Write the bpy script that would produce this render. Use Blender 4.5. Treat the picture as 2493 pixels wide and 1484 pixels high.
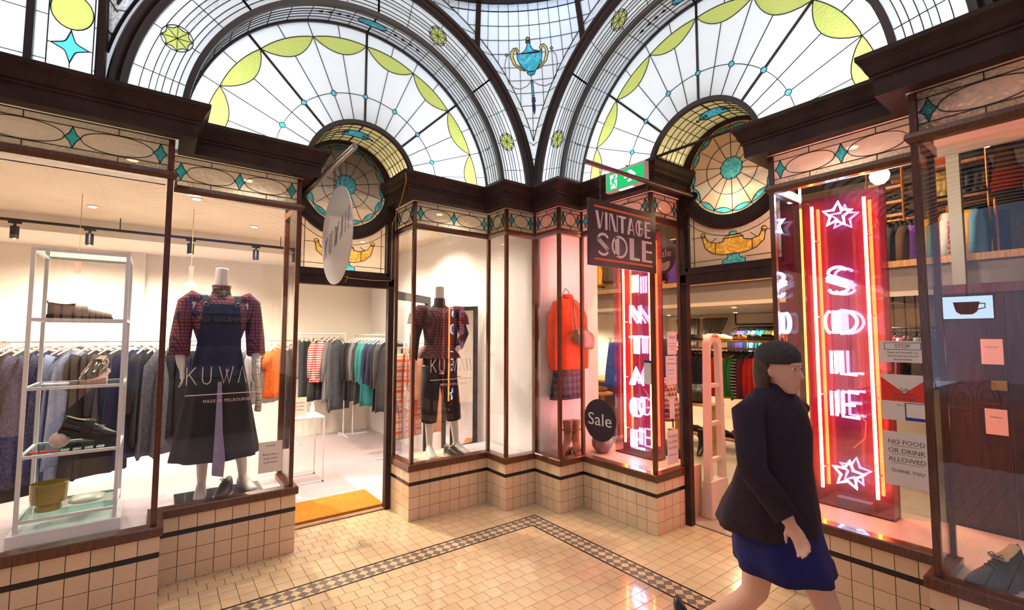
import bpy, bmesh, math, random
from math import sin, cos, pi, radians, sqrt, atan2, hypot, acos
from mathutils import Vector, Matrix, geometry
for o in list(bpy.data.objects): bpy.data.objects.remove(o)
SC = bpy.context.scene
COL = SC.collection
random.seed(7)
# ------------------------------------------------------------------ camera
yaw, pitch, roll = radians(37.209), radians(3.715), radians(-.085)
fw = Vector((sin(yaw)*cos(pitch), cos(yaw)*cos(pitch), sin(pitch)))
rt = Vector((cos(yaw), -sin(yaw), 0)); dn = fw.cross(rt)
r2 = rt*cos(roll)+dn*sin(roll); d2 = dn*cos(roll)-rt*sin(roll)
camd = bpy.data.cameras.new('camera'); cam = bpy.data.objects.new('camera', camd); COL.objects.link(cam)
camd.sensor_width = 36; camd.lens = 1132.64/2493*36; camd.clip_start = .03
M = Matrix((r2, -d2, -fw)).transposed().to_4x4(); M.translation = (0, 0, 1.7); cam.matrix_world = M
SC.camera = cam
# ------------------------------------------------------------------ world, exposure, large lights
SC.view_settings.view_transform = 'Standard'; SC.view_settings.look = 'None'
SC.view_settings.gamma = 1; SC.view_settings.use_curve_mapping = False
SC.view_settings.exposure = 0.65
SC.cycles.max_bounces = 8; SC.cycles.diffuse_bounces = 3; SC.cycles.glossy_bounces = 3; SC.cycles.transparent_max_bounces = 16
wd = bpy.data.worlds.new('world'); SC.world = wd; wd.use_nodes = True
bg = wd.node_tree.nodes['Background']; bg.inputs[0].default_value = (.50, .68, 1, 1); bg.inputs[1].default_value = 2.0

def area(name, loc, target, sx, sy, power, col=(1, 1, 1), spread=180):
    l = bpy.data.lights.new(name, 'AREA'); l.shape = 'RECTANGLE'; l.size = sx; l.size_y = sy; l.energy = power; l.color = col
    l.spread = radians(spread)
    o = bpy.data.objects.new(name, l); COL.objects.link(o); o.location = loc
    o.rotation_euler = (Vector(target)-Vector(loc)).to_track_quat('-Z', 'Z').to_euler(); return o
def spot(name, loc, target, power, ang=60, col=(1, .86, .68), blend=.4, rad=.04):
    l = bpy.data.lights.new(name, 'SPOT'); l.energy = power; l.color = col; l.spot_size = radians(ang); l.spot_blend = blend; l.shadow_soft_size = rad
    o = bpy.data.objects.new(name, l); COL.objects.link(o); o.location = loc
    o.rotation_euler = (Vector(target)-Vector(loc)).to_track_quat('-Z', 'Y').to_euler(); return o
def point(name, loc, power, col=(1, .86, .68), rad=.05):
    l = bpy.data.lights.new(name, 'POINT'); l.energy = power; l.color = col; l.shadow_soft_size = rad
    o = bpy.data.objects.new(name, l); COL.objects.link(o); o.location = loc; return o
CX0, CY0, ZC = 3.12, 3.72, 3.10         # corner of the two shopfronts, springing height
KW = .178
# fluorescent battens in the roof void behind the leaded glass (cool white)
COOL = (.86, .93, 1)
area('lightbox_batten_left', (.25, 4.55, 3.10), (.25, 4.0, 3.55), 1.1, .12, 48*KW, COOL)
area('lightbox_batten_left', (2.53, 4.55, 3.10), (2.53, 4.0, 3.55), 1.1, .12, 48*KW, COOL)
area('lightbox_batten_right', (3.95, .85, 3.10), (3.4, .85, 3.55), .12, 1.1, 48*KW, COOL)
area('lightbox_batten_right', (3.95, 3.13, 3.10), (3.4, 3.13, 3.55), .12, 1.1, 48*KW, COOL)
area('lightbox_batten_left_top', (1.39, 4.80, 4.6), (1.39, 3.9, 4.1), 3.4, .3, 26*KW, COOL)
area('lightbox_batten_right_top', (4.20, 1.99, 4.6), (3.3, 1.99, 4.1), .3, 3.4, 26*KW, COOL)
area('lightbox_batten_corner', (3.95, 4.55, 3.9), (2.8, 3.4, 4.3), .5, .9, 36*KW, COOL)
area('lightbox_batten_side', (-1.0, 4.80, 3.5), (-1.0, 3.7, 3.9), 1.2, .3, 60*KW, COOL)
area('lightbox_batten_side_right', (4.20, -.4, 3.5), (3.1, -.4, 3.9), .3, 1.2, 60*KW, COOL)
# warm colour of track spots and added ceiling lights
WARM = (1, .85, .68)
# ------------------------------------------------------------------ materials
MATS = {}
def nodes(m): return m.node_tree.nodes, m.node_tree.links
def mat(name, col, rough=.5, metal=0., var=0., vscale=6., bump=0., bscale=40., coat=0., spec=.5, grain=None, objvar=0.):
    if name in MATS: return MATS[name]
    m = bpy.data.materials.new(name); m.use_nodes = True; N, L = nodes(m); b = N['Principled BSDF']
    c = (*col, 1); b.inputs['Base Color'].default_value = c; b.inputs['Roughness'].default_value = rough
    b.inputs['Metallic'].default_value = metal; b.inputs['Coat Weight'].default_value = coat; b.inputs['Specular IOR Level'].default_value = spec
    tc = N.new('ShaderNodeTexCoord')
    src = None
    if var:
        mp = N.new('ShaderNodeMapping'); L.new(tc.outputs['Object'], mp.inputs[0])
        if grain: mp.inputs['Scale'].default_value = grain
        n = N.new('ShaderNodeTexNoise'); n.inputs['Scale'].default_value = vscale; n.inputs['Detail'].default_value = 5; L.new(mp.outputs[0], n.inputs[0])
        r = N.new('ShaderNodeValToRGB'); r.color_ramp.elements[0].position = .3; r.color_ramp.elements[1].position = .7
        r.color_ramp.elements[0].color = (*[x*(1-var) for x in col], 1); r.color_ramp.elements[1].color = (*[min(1, x*(1+var)) for x in col], 1)
        L.new(n.outputs[0], r.inputs[0]); src = r.outputs[0]
    if objvar:
        oi = N.new('ShaderNodeObjectInfo'); h = N.new('ShaderNodeHueSaturation'); mr = N.new('ShaderNodeMapRange')
        mr.inputs[3].default_value = 1-objvar; mr.inputs[4].default_value = 1+objvar; L.new(oi.outputs['Random'], mr.inputs[0]); L.new(mr.outputs[0], h.inputs['Value'])
        h.inputs['Color'].default_value = c
        if src: L.new(src, h.inputs['Color'])
        src = h.outputs[0]
    if src: L.new(src, b.inputs['Base Color'])
    if bump:
        n = N.new('ShaderNodeTexNoise'); n.inputs['Scale'].default_value = bscale; n.inputs['Detail'].default_value = 4; L.new(tc.outputs['Object'], n.inputs[0])
        bp = N.new('ShaderNodeBump'); bp.inputs['Strength'].default_value = bump; bp.inputs['Distance'].default_value = .01; L.new(n.outputs[0], bp.inputs['Height']); L.new(bp.outputs[0], b.inputs['Normal'])
    MATS[name] = m; return m
def emit(name, col, s):
    if name in MATS: return MATS[name]
    m = bpy.data.materials.new(name); m.use_nodes = True; N, L = nodes(m); b = N['Principled BSDF']
    b.inputs['Base Color'].default_value = (*[x*.15 for x in col], 1); b.inputs['Emission Color'].default_value = (*col, 1); b.inputs['Emission Strength'].default_value = s
    MATS[name] = m; return m
def facing_fac(N, L, f0, power=5.):
    lw = N.new('ShaderNodeLayerWeight'); lw.inputs[0].default_value = .5
    p = N.new('ShaderNodeMath'); p.operation = 'POWER'; p.inputs[1].default_value = power; L.new(lw.outputs['Facing'], p.inputs[0])
    a = N.new('ShaderNodeMath'); a.operation = 'MULTIPLY_ADD'; a.inputs[1].default_value = 1-f0; a.inputs[2].default_value = f0; L.new(p.outputs[0], a.inputs[0]); return a
def glass(name, tint=(1, 1, 1), f0=.045, rough=.0):
    if name in MATS: return MATS[name]
    m = bpy.data.materials.new(name); m.use_nodes = True; N, L = nodes(m); N.remove(N['Principled BSDF']); out = N['Material Output']
    t = N.new('ShaderNodeBsdfTransparent'); t.inputs[0].default_value = (*tint, 1)
    g = N.new('ShaderNodeBsdfGlossy'); g.inputs['Roughness'].default_value = rough
    mx = N.new('ShaderNodeMixShader'); L.new(facing_fac(N, L, f0).outputs[0], mx.inputs[0]); L.new(t.outputs[0], mx.inputs[1]); L.new(g.outputs[0], mx.inputs[2]); L.new(mx.outputs[0], out.inputs[0])
    MATS[name] = m; return m
def leadglass(name, col, trans=.75, see=0., tex=0., tscale=60., diff=.2, gl=.05, mott=0.):
    """translucent art glass: scatters light from behind; see = clear share; tex = hammered relief"""
    if name in MATS: return MATS[name]
    m = bpy.data.materials.new(name); m.use_nodes = True; N, L = nodes(m); N.remove(N['Principled BSDF']); out = N['Material Output']
    tl = N.new('ShaderNodeBsdfTranslucent'); df = N.new('ShaderNodeBsdfDiffuse'); g = N.new('ShaderNodeBsdfGlossy'); g.inputs['Roughness'].default_value = .12
    tp = N.new('ShaderNodeBsdfTransparent')
    for n in (tl, df, tp): n.inputs[0].default_value = (*col, 1)
    if mott:
        tc = N.new('ShaderNodeTexCoord'); nz = N.new('ShaderNodeTexNoise'); nz.inputs['Scale'].default_value = 14; nz.inputs['Distortion'].default_value = 2; L.new(tc.outputs['Object'], nz.inputs[0])
        r = N.new('ShaderNodeValToRGB'); r.color_ramp.elements[0].position = .35; r.color_ramp.elements[1].position = .7
        r.color_ramp.elements[0].color = (*[x*(1-mott) for x in col], 1); r.color_ramp.elements[1].color = (*[min(1, x+mott*.5) for x in col], 1); L.new(nz.outputs[0], r.inputs[0])
        for n in (tl, df): L.new(r.outputs[0], n.inputs[0])
    a = N.new('ShaderNodeMixShader'); a.inputs[0].default_value = trans/(trans+diff); L.new(df.outputs[0], a.inputs[1]); L.new(tl.outputs[0], a.inputs[2])
    b = N.new('ShaderNodeMixShader'); b.inputs[0].default_value = see; L.new(a.outputs[0], b.inputs[1]); L.new(tp.outputs[0], b.inputs[2])
    c = N.new('ShaderNodeMixShader'); L.new(b.outputs[0], c.inputs[1]); L.new(g.outputs[0], c.inputs[2]); L.new(c.outputs[0], out.inputs[0])
    L.new(facing_fac(N, L, gl).outputs[0], c.inputs[0])
    if tex:
        tc = N.new('ShaderNodeTexCoord'); v = N.new('ShaderNodeTexVoronoi'); v.inputs['Scale'].default_value = tscale; L.new(tc.outputs['Object'], v.inputs[0])
        bp = N.new('ShaderNodeBump'); bp.inputs['Strength'].default_value = tex; bp.inputs['Distance'].default_value = .012; L.new(v.outputs['Distance'], bp.inputs['Height'])
        for n in (tl, df, g): L.new(bp.outputs[0], n.inputs['Normal'])
    MATS[name] = m; return m
TIMBER = mat('varnished_timber', (.105, .032, .012), .28, var=.45, vscale=9, grain=(14, 14, 1.2), bump=.06, coat=.3)
DARKT = mat('dark_stained_timber', (.036, .018, .016), .5, var=.4, vscale=7, bump=.05, bscale=30, spec=.25)
WTILE = mat('cream_glazed_tile', (.73, .55, .37), .16, objvar=.05, coat=.3)
FTILE = mat('cream_floor_tile', (.70, .52, .32), .15, var=.05, vscale=9, objvar=.055, coat=.45)
GTILE = mat('grey_floor_tile', (.20, .165, .145), .22, objvar=.08)
BTILE = mat('black_tile', (.012, .009, .010), .2)
GROUT = mat('dark_grout', (.10, .075, .055), .9)
LEAD = mat('lead_came', (.022, .017, .015), .5)
RIB = mat('painted_rib', (.038, .025, .027), .42, var=.2)
GLASS = glass('window_glass')
G_W = leadglass('opal_white_glass', (.93, .94, .95), .8)
G_H = leadglass('hammered_white_glass', (.86, .88, .88), .7, tex=.7, tscale=45)
G_Y = leadglass('yellow_green_glass', (.62, .66, .16), .8, tex=.35, tscale=60)
G_C = leadglass('cyan_glass', (.03, .50, .62), .85, mott=.25, tex=.2)
G_LC = leadglass('pale_cyan_glass', (.10, .62, .78), .85)
G_B = leadglass('cobalt_glass', (.015, .03, .30), .9)
G_O = leadglass('orange_glass', (.70, .30, .03), .85)
G_A = leadglass('amber_glass', (.85, .66, .28), .75, tex=.4, tscale=40)
G_P = leadglass('peach_glass', (.90, .78, .62), .45, see=.45, tex=.15, tscale=80)
G_GOLD = leadglass('gold_glass', (.85, .50, .03), .7, see=.1, mott=.35)
G_SM = leadglass('smoky_frieze_glass', (.66, .61, .49), .30, see=.28, tex=.6, tscale=30, gl=.10)
G_SH = leadglass('hammered_frieze_glass', (.70, .65, .52), .30, see=.22, tex=1., tscale=85, gl=.22)
G_T = leadglass('teal_frieze_glass', (.03, .46, .54), .5, see=.25, tex=.8, tscale=70, gl=.08)
CREAM = mat('cream_wall_paint', (.84, .78, .67), .7, var=.03, vscale=2)
WHITE = mat('white_paint', (.84, .82, .80), .6)
VOID = mat('white_void_lining', (.85, .86, .87), .9)
# ------------------------------------------------------------------ mesh helpers
class MB:
    def __init__(s): s.v = []; s.f = []; s.mi = []
    def add(s, vs, fs, mi=0):
        n = len(s.v); s.v += [tuple(v) for v in vs]; s.f += [tuple(i+n for i in f) for f in fs]; s.mi += [mi]*len(fs); return s
    def box(s, x0, x1, y0, y1, z0, z1, T=None, mi=0):
        vs = [(x, y, z) for z in (z0, z1) for y in (y0, y1) for x in (x0, x1)]
        if T: vs = [T(*v) for v in vs]
        return s.add(vs, [(0, 2, 3, 1), (4, 5, 7, 6), (0, 1, 5, 4), (2, 6, 7, 3), (0, 4, 6, 2), (1, 3, 7, 5)], mi)
    def prism(s, pts, h0, h1, T=None, mi=0):
        n = len(pts); vs = [(a, b, h0) for a, b in pts]+[(a, b, h1) for a, b in pts]
        if T: vs = [T(*v) for v in vs]
        return s.add(vs, [tuple(range(n))[::-1], tuple(range(n, 2*n))]+[(i, (i+1) % n, n+(i+1) % n, n+i) for i in range(n)], mi)
    def tube(s, path, r, n=8, closed=False, mi=0, flat=1.):
        P = [Vector(p) for p in path]; k = len(P); R = r if isinstance(r, (list, tuple)) else [r]*k
        vs = []; up = None
        for i in range(k):
            a = P[(i-1) % k] if (closed or i) else P[0]; b = P[(i+1) % k] if (closed or i < k-1) else P[-1]
            t = (b-a).normalized() if (b-a).length > 1e-9 else Vector((0, 0, 1))
            if up is None: up = Vector((0, 0, 1)) if abs(t.z) < .9 else Vector((1, 0, 0))
            u = (up-t*up.dot(t)); u = u.normalized() if u.length > 1e-6 else t.orthogonal().normalized(); w = t.cross(u); up = u
            for j in range(n):
                q = 2*pi*j/n; vs.append(P[i]+(u*cos(q)*flat+w*sin(q))*R[i])
        fs = []
        for i in range(k if closed else k-1):
            for j in range(n): fs.append((i*n+j, i*n+(j+1) % n, ((i+1) % k)*n+(j+1) % n, ((i+1) % k)*n+j))
        if not closed: fs += [tuple(range(n))[::-1], tuple(range((k-1)*n, k*n))]
        return s.add(vs, fs, mi)
    def lathe(s, prof, n=20, c=(0, 0, 0), sx=1, sy=1, mi=0, T=None):
        vs = []; k = len(prof)
        for r, z in prof:
            for j in range(n): q = 2*pi*j/n; vs.append((c[0]+r*cos(q)*sx, c[1]+r*sin(q)*sy, c[2]+z))
        if T: vs = [T(*v) for v in vs]
        fs = [(i*n+j, i*n+(j+1) % n, (i+1)*n+(j+1) % n, (i+1)*n+j) for i in range(k-1) for j in range(n)]
        if prof[0][0] > 1e-6: fs.append(tuple(range(n))[::-1])
        if prof[-1][0] > 1e-6: fs.append(tuple(range((k-1)*n, k*n)))
        return s.add(vs, fs, mi)
    def loft(s, rings, cap=True, mi=0):
        n = len(rings[0]); vs = [p for r in rings for p in r]
        fs = [(i*n+j, i*n+(j+1) % n, (i+1)*n+(j+1) % n, (i+1)*n+j) for i in range(len(rings)-1) for j in range(n)]
        if cap: fs += [tuple(range(n))[::-1], tuple(range((len(rings)-1)*n, len(rings)*n))]
        return s.add(vs, fs, mi)
    def mesh(s, name, mats, smooth=False, off=None, bevel=0., fixn=True):
        me = bpy.data.meshes.new(name); v = s.v
        if off is not None: v = [(a-off[0], b-off[1], c-off[2]) for a, b, c in v]
        me.from_pydata(v, [], s.f)
        for m in (mats if isinstance(mats, (list, tuple)) else [mats]): me.materials.append(m)
        if any(s.mi): me.polygons.foreach_set('material_index', s.mi)
        bm = bmesh.new(); bm.from_mesh(me)
        bmesh.ops.remove_doubles(bm, verts=bm.verts, dist=1e-6)
        if bevel: bmesh.ops.bevel(bm, geom=bm.edges[:], offset=bevel, segments=2, affect='EDGES', profile=.6)
        if fixn: bmesh.ops.recalc_face_normals(bm, faces=bm.faces)
        bm.to_mesh(me); bm.free()
        if smooth:
            me.polygons.foreach_set('use_smooth', [True]*len(me.polygons))
            if smooth != 'all':
                try: me.set_sharp_from_angle(angle=radians(40))
                except Exception: pass
        me.update(); return me
    def build(s, name, mats, parent=None, smooth=False, bevel=0., loc=None, **tg):
        """vertices are in world space (or in the space of a parent that carries its own rotation)"""
        if parent is not None:
            off = Vector((0, 0, 0)) if parent.get('_local') else wloc(parent)
            o = bpy.data.objects.new(name, s.mesh(name, mats, smooth, off, bevel)); COL.objects.link(o); o.parent = parent
            if parent.get('_local'): o['_local'] = 1
        else:
            off = Vector(loc) if loc is not None else s.base()
            o = bpy.data.objects.new(name, s.mesh(name, mats, smooth, off, bevel)); COL.objects.link(o); o.location = off
        if tg: tag(o, **tg)
        return o
    def base(s):
        X = [p[0] for p in s.v]; Y = [p[1] for p in s.v]; Z = [p[2] for p in s.v]
        return Vector(((min(X)+max(X))/2, (min(Y)+max(Y))/2, min(Z)))
def wloc(o):
    l = Vector(o.location)
    while o.parent: o = o.parent; l = l+Vector(o.location)
    return l
def tag(o, label=None, cat=None, group=None, kind=None):
    if label: o['label'] = label
    if cat: o['category'] = cat
    if group: o['group'] = group
    if kind: o['kind'] = kind
    return o
def empty(name, loc=(0, 0, 0), rz=None, label=None, cat=None, group=None, kind=None, parent=None, rot=None):
    o = bpy.data.objects.new(name, None); COL.objects.link(o); o.location = loc; o.empty_display_size = .05
    if rz is not None: o.rotation_euler = (0, 0, rz); o['_local'] = 1
    if rot is not None: o.rotation_euler = rot; o['_local'] = 1
    if parent: o.parent = parent
    return tag(o, label, cat, group, kind)
def copy_tree(o, parent=None):
    c = o.copy(); COL.objects.link(c); c.parent = parent
    for ch in [x for x in KIDS.get(o.name, [])] if False else list(o.children): copy_tree(ch, c)
    return c
def side(k):
    """frame of a shopfront: s along the wall from the corner, d into the shop"""
    return (lambda s, d, z: (CX0-s, CY0+d, z)) if k == 'left' else (lambda s, d, z: (CX0+d, CY0-s, z))
# ------------------------------------------------------------------ leaded glass: lead lines in 2-D -> panes + cames
def seg_in(poly, pred): 
    """cut a polyline to the runs whose segment middles satisfy pred"""
    out = []; cur = []
    for a, b in zip(poly, poly[1:]):
        if pred((a[0]+b[0])/2, (a[1]+b[1])/2):
            if not cur: cur = [a]
            cur.append(b)
        elif cur: out.append(cur); cur = []
    if cur: out.append(cur)
    return out
def sample(a, b, n): return [(a[0]+(b[0]-a[0])*i/n, a[1]+(b[1]-a[1])*i/n) for i in range(n+1)]
def arc(c, r, a0, a1, n): return [(c[0]+r*cos(radians(a0+(a1-a0)*i/n)), c[1]+r*sin(radians(a0+(a1-a0)*i/n))) for i in range(n+1)]
def leaded(root, lines, inside, classify, T, depth=.008, names=None, proud=.004):
    """lines: [(polyline, width)]; T(a,b,c) -> world, c towards the viewer; classify(a,b) -> material"""
    V = []; Eg = []; W = []; key = {}
    def vid(p):
        k = (round(p[0], 4), round(p[1], 4))
        if k not in key: key[k] = len(V); V.append(Vector(k))
        return key[k]
    for poly, w in lines:
        ids = [vid(p) for p in poly]
        for a, b in zip(ids, ids[1:]):
            if a != b: Eg.append((a, b)); W.append(w)
    vs, es, fs, ov, oe, of = geometry.delaunay_2d_cdt(V, Eg, [], 0, 1e-5)
    hard = {}
    for e, o in zip(es, oe):
        if o: hard[tuple(sorted(e))] = max(W[i] for i in o if i < len(W)) if any(i < len(W) for i in o) else W[0]
    ef = {}
    for i, f in enumerate(fs):
        for a, b in zip(f, f[1:]+f[:1]): ef.setdefault(tuple(sorted((a, b))), []).append(i)
    seen = set(); cnt = 0
    for i0 in range(len(fs)):
        if i0 in seen: continue
        grp = []; st = [i0]; seen.add(i0)
        while st:
            i = st.pop(); grp.append(i); f = fs[i]
            for a, b in zip(f, f[1:]+f[:1]):
                e = tuple(sorted((a, b)))
                if e in hard: continue
                for j in ef[e]:
                    if j not in seen: seen.add(j); st.append(j)
        best = max(grp, key=lambda i: abs((vs[fs[i][1]]-vs[fs[i][0]]).cross(vs[fs[i][2]]-vs[fs[i][0]])))
        c = (vs[fs[best][0]]+vs[fs[best][1]]+vs[fs[best][2]])/3
        if not inside(c.x, c.y): continue
        ar = sum(abs((vs[fs[i][1]]-vs[fs[i][0]]).cross(vs[fs[i][2]]-vs[fs[i][0]]))/2 for i in grp)
        if ar < 2e-6: continue
        m = classify(c.x, c.y)
        mb = MB(); idx = {}
        for i in grp:
            for v in fs[i]:
                if v not in idx: idx[v] = len(mb.v); mb.v.append(T(vs[v].x, vs[v].y, 0.))
            mb.f.append(tuple(idx[v] for v in fs[i])); mb.mi.append(0)
        mb.build('pane', m, root); cnt += 1
    mb = MB()
    for (a, b), w in hard.items():
        p, q = vs[a], vs[b]; d = q-p
        if d.length < 1e-5: continue
        if not (inside(*((p+q)/2)) or inside(*((p+q)/2+Vector((d.y, -d.x)).normalized()*.004)) or inside(*((p+q)/2-Vector((d.y, -d.x)).normalized()*.004))): continue
        n = Vector((-d.y, d.x)).normalized()*w/2; d = d.normalized()*w*.3
        pts = [p-d-n, q+d-n, q+d+n, p-d+n]
        mb.add([T(x.x, x.y, -depth/2) for x in pts]+[T(x.x, x.y, proud+w*.25) for x in pts], [(0, 3, 2, 1), (4, 5, 6, 7), (0, 1, 5, 4), (1, 2, 6, 5), (2, 3, 7, 6), (3, 0, 4, 7)])
    if mb.v: mb.build('lead_came', LEAD, root)
    return cnt
def text_mesh(txt, font_size=1., extrude=.0, spacing=1., bold=0., align='CENTER', shear=0.):
    cu = bpy.data.curves.new('txt', 'FONT'); cu.body = txt; cu.size = font_size; cu.align_x = align; cu.align_y = 'CENTER'; cu.extrude = extrude; cu.space_character = spacing; cu.offset = bold; cu.shear = shear
    cu.resolution_u = 3
    o = bpy.data.objects.new('txt', cu); COL.objects.link(o); dg = bpy.context.evaluated_depsgraph_get(); dg.update()
    me = bpy.data.meshes.new_from_object(o.evaluated_get(dg)); v = [tuple(x.co) for x in me.vertices]; f = [tuple(p.vertices) for p in me.polygons]
    bpy.data.objects.remove(o); bpy.data.curves.remove(cu); bpy.data.meshes.remove(me); return v, f
def letters(name, txt, T, size, mat_, parent, spacing=1., bold=0., align='CENTER', extr=.0015, width=None):
    v, f = text_mesh(txt, size, extr, spacing, bold, align)
    if width:
        xs = [p[0] for p in v]; k = width/(max(xs)-min(xs)); v = [(p[0]*k, p[1], p[2]) for p in v]
    mb = MB(); mb.add([T(*p) for p in v], f); return mb.build(name, mat_, parent)
# ================================================================== STRUCTURE
SEG1 = [('d', 0., -1), ('s', .375, 1), ('d', .32, -1), ('s', 1.235, 1)]     # corner -> door
SEG2 = [('s', 2.20, -1), ('d', .32, -1), ('s', 3.06, -1), ('d', 0., -1)]    # door -> far end
DEND, SEND = .77, 5.2
def corners(segs, o, which):
    """polyline of a shopfront moved outwards by o"""
    V = [(a, v+sg*o) for a, v, sg in segs]; pts = []
    for k in range(len(V)+1):
        if k == 0: pts.append((o, V[0][1]) if which == 1 else (V[0][1], DEND))
        elif k == len(V): pts.append((V[-1][1], DEND) if which == 1 else (SEND, V[-1][1]))
        else:
            s_ = V[k-1][1] if V[k-1][0] == 's' else V[k][1]; d_ = V[k-1][1] if V[k-1][0] == 'd' else V[k][1]; pts.append((s_, d_))
    return pts
def sweep(mb, prof, segs, which, F):
    rings = []
    cols = [corners(segs, o, which) for o, z in prof]
    for k in range(len(segs)+1): rings.append([F(cols[i][k][0], cols[i][k][1], prof[i][1]) for i in range(len(prof))])
    mb.loft(rings)
TILEM = {}
def tile_mesh(w, h, t, m, nm):
    k = (round(w, 4), round(h, 4), m.name)
    if k not in TILEM:
        b = MB(); b.box(-w/2, w/2, -t, 0, -h/2, h/2); TILEM[k] = b.mesh(nm, m, bevel=.0012 if nm == 'tile' else 0)
    return TILEM[k]
def put(name, me, loc, rz, parent):
    o = bpy.data.objects.new(name, me); COL.objects.link(o); o.parent = parent; o.location = Vector(loc)-wloc(parent); o.rotation_euler = (0, 0, rz); return o
ROWS = [(0, .105), (.105, .21), (.21, .316), (.346, .445)]
SIDE_WORD = {'left': 'left', 'right': 'right'}
CORN = [(0, 2.985), (.095, 2.985), (.095, 3.0), (.10, 3.075), (.112, 3.08), (.112, 3.09), (.105, 3.095), (.118, 3.105), (.128, 3.125), (.136, 3.15), (.152, 3.175), (.16, 3.185), (.16, 3.21), (.13, 3.212), (0, 3.212)]
SILL = [(-.07, .445), (.012, .445), (.016, .452), (.016, .498), (.010, .506), (-.07, .508)]
RAIL = [(-.06, 2.715), (-.012, 2.715), (-.004, 2.728), (.004, 2.742), (.0, 2.765), (-.012, 2.772), (-.06, 2.772)]
G = .035
def frieze_lines(w, h, nd):
    """concave diamonds with vesica ovals between, plain bands above and below"""
    m = .042; L = [([(0, 0), (w, 0), (w, h), (0, h), (0, 0)], .006), ([(0, m), (w, m)], .004), ([(0, h-m), (w, h-m)], .004)]
    cy = h/2; hd = (h-2*m)/2; wd = min(.036, w*.11); n = nd-1; x0 = wd*1.25; pit = (w-2*x0)/n
    dia = []; ov = []
    for i in range(nd):
        c = x0+i*pit
        P = [(c, cy+hd), (c+wd*.42, cy+hd*.36), (c+wd, cy), (c+wd*.42, cy-hd*.36), (c, cy-hd), (c-wd*.42, cy-hd*.36), (c-wd, cy), (c-wd*.42, cy+hd*.36), (c, cy+hd)]
        L.append((P, .0045)); dia.append(c)
    for i in range(n):
        a = x0+i*pit+wd; b = x0+(i+1)*pit-wd; mid = (a+b)/2; hw = (b-a)/2
        L.append(([(mid-hw*cos(pi*t/14), cy+hd*.96*sin(pi*t/14)) for t in range(29)], .004)); ov.append((mid, hw))
        for q in (-1, 1): L.append(([(mid, cy+q*hd), (mid, cy+q*h/2)], .004))
    def cls(x, y):
        if y < m or y > h-m: return G_SH
        for c in dia:
            if abs(x-c)/wd+abs(y-cy)/hd < .8: return G_T
        return G_SM
    return L, cls
def glazed(root, F, p, q, nd, zmid=None):
    """one bay of glass and leaded frieze between plan points p and q"""
    p = Vector(p); q = Vector(q); d = (q-p); w = d.length; d.normalize()
    nrm = Vector((-d.y, d.x))
    mb = MB(); t = .004
    P = [F(*(p+nrm*t), .508), F(*(q+nrm*t), .508), F(*(q+nrm*t), 2.72), F(*(p+nrm*t), 2.72)]
    Q = [F(*(p-nrm*t), .508), F(*(q-nrm*t), .508), F(*(q-nrm*t), 2.72), F(*(p-nrm*t), 2.72)]
    mb.loft([P, Q]); mb.build('pane', GLASS, root, label='clear plate glass pane')
    L, cls = frieze_lines(w, .215, nd)
    # towards the viewer: choose the side facing out of the shop
    c = Vector(((p+q)/2)); sg = OUT(c, nrm)
    leaded(root, L, lambda a, b: 0 < a < w and 0 < b < .215, cls, lambda a, b, c_: F(*(p+d*a+nrm*(c_*sg)), 2.770+b))
def OUT(c, n):
    return 1 if (n.y < -.5 or (abs(n.x) > .5 and ((c.x < 1.5 and n.x > 0) or (c.x > 1.5 and n.x < 0)))) else -1
def post(mb, F, s, d, w=.03, z0=.508, z1=2.985):
    mb.box(s-w/2, s+w/2, d-w/2, d+w/2, z0, z1, F)
FLOOR_TOP = 0.
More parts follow.
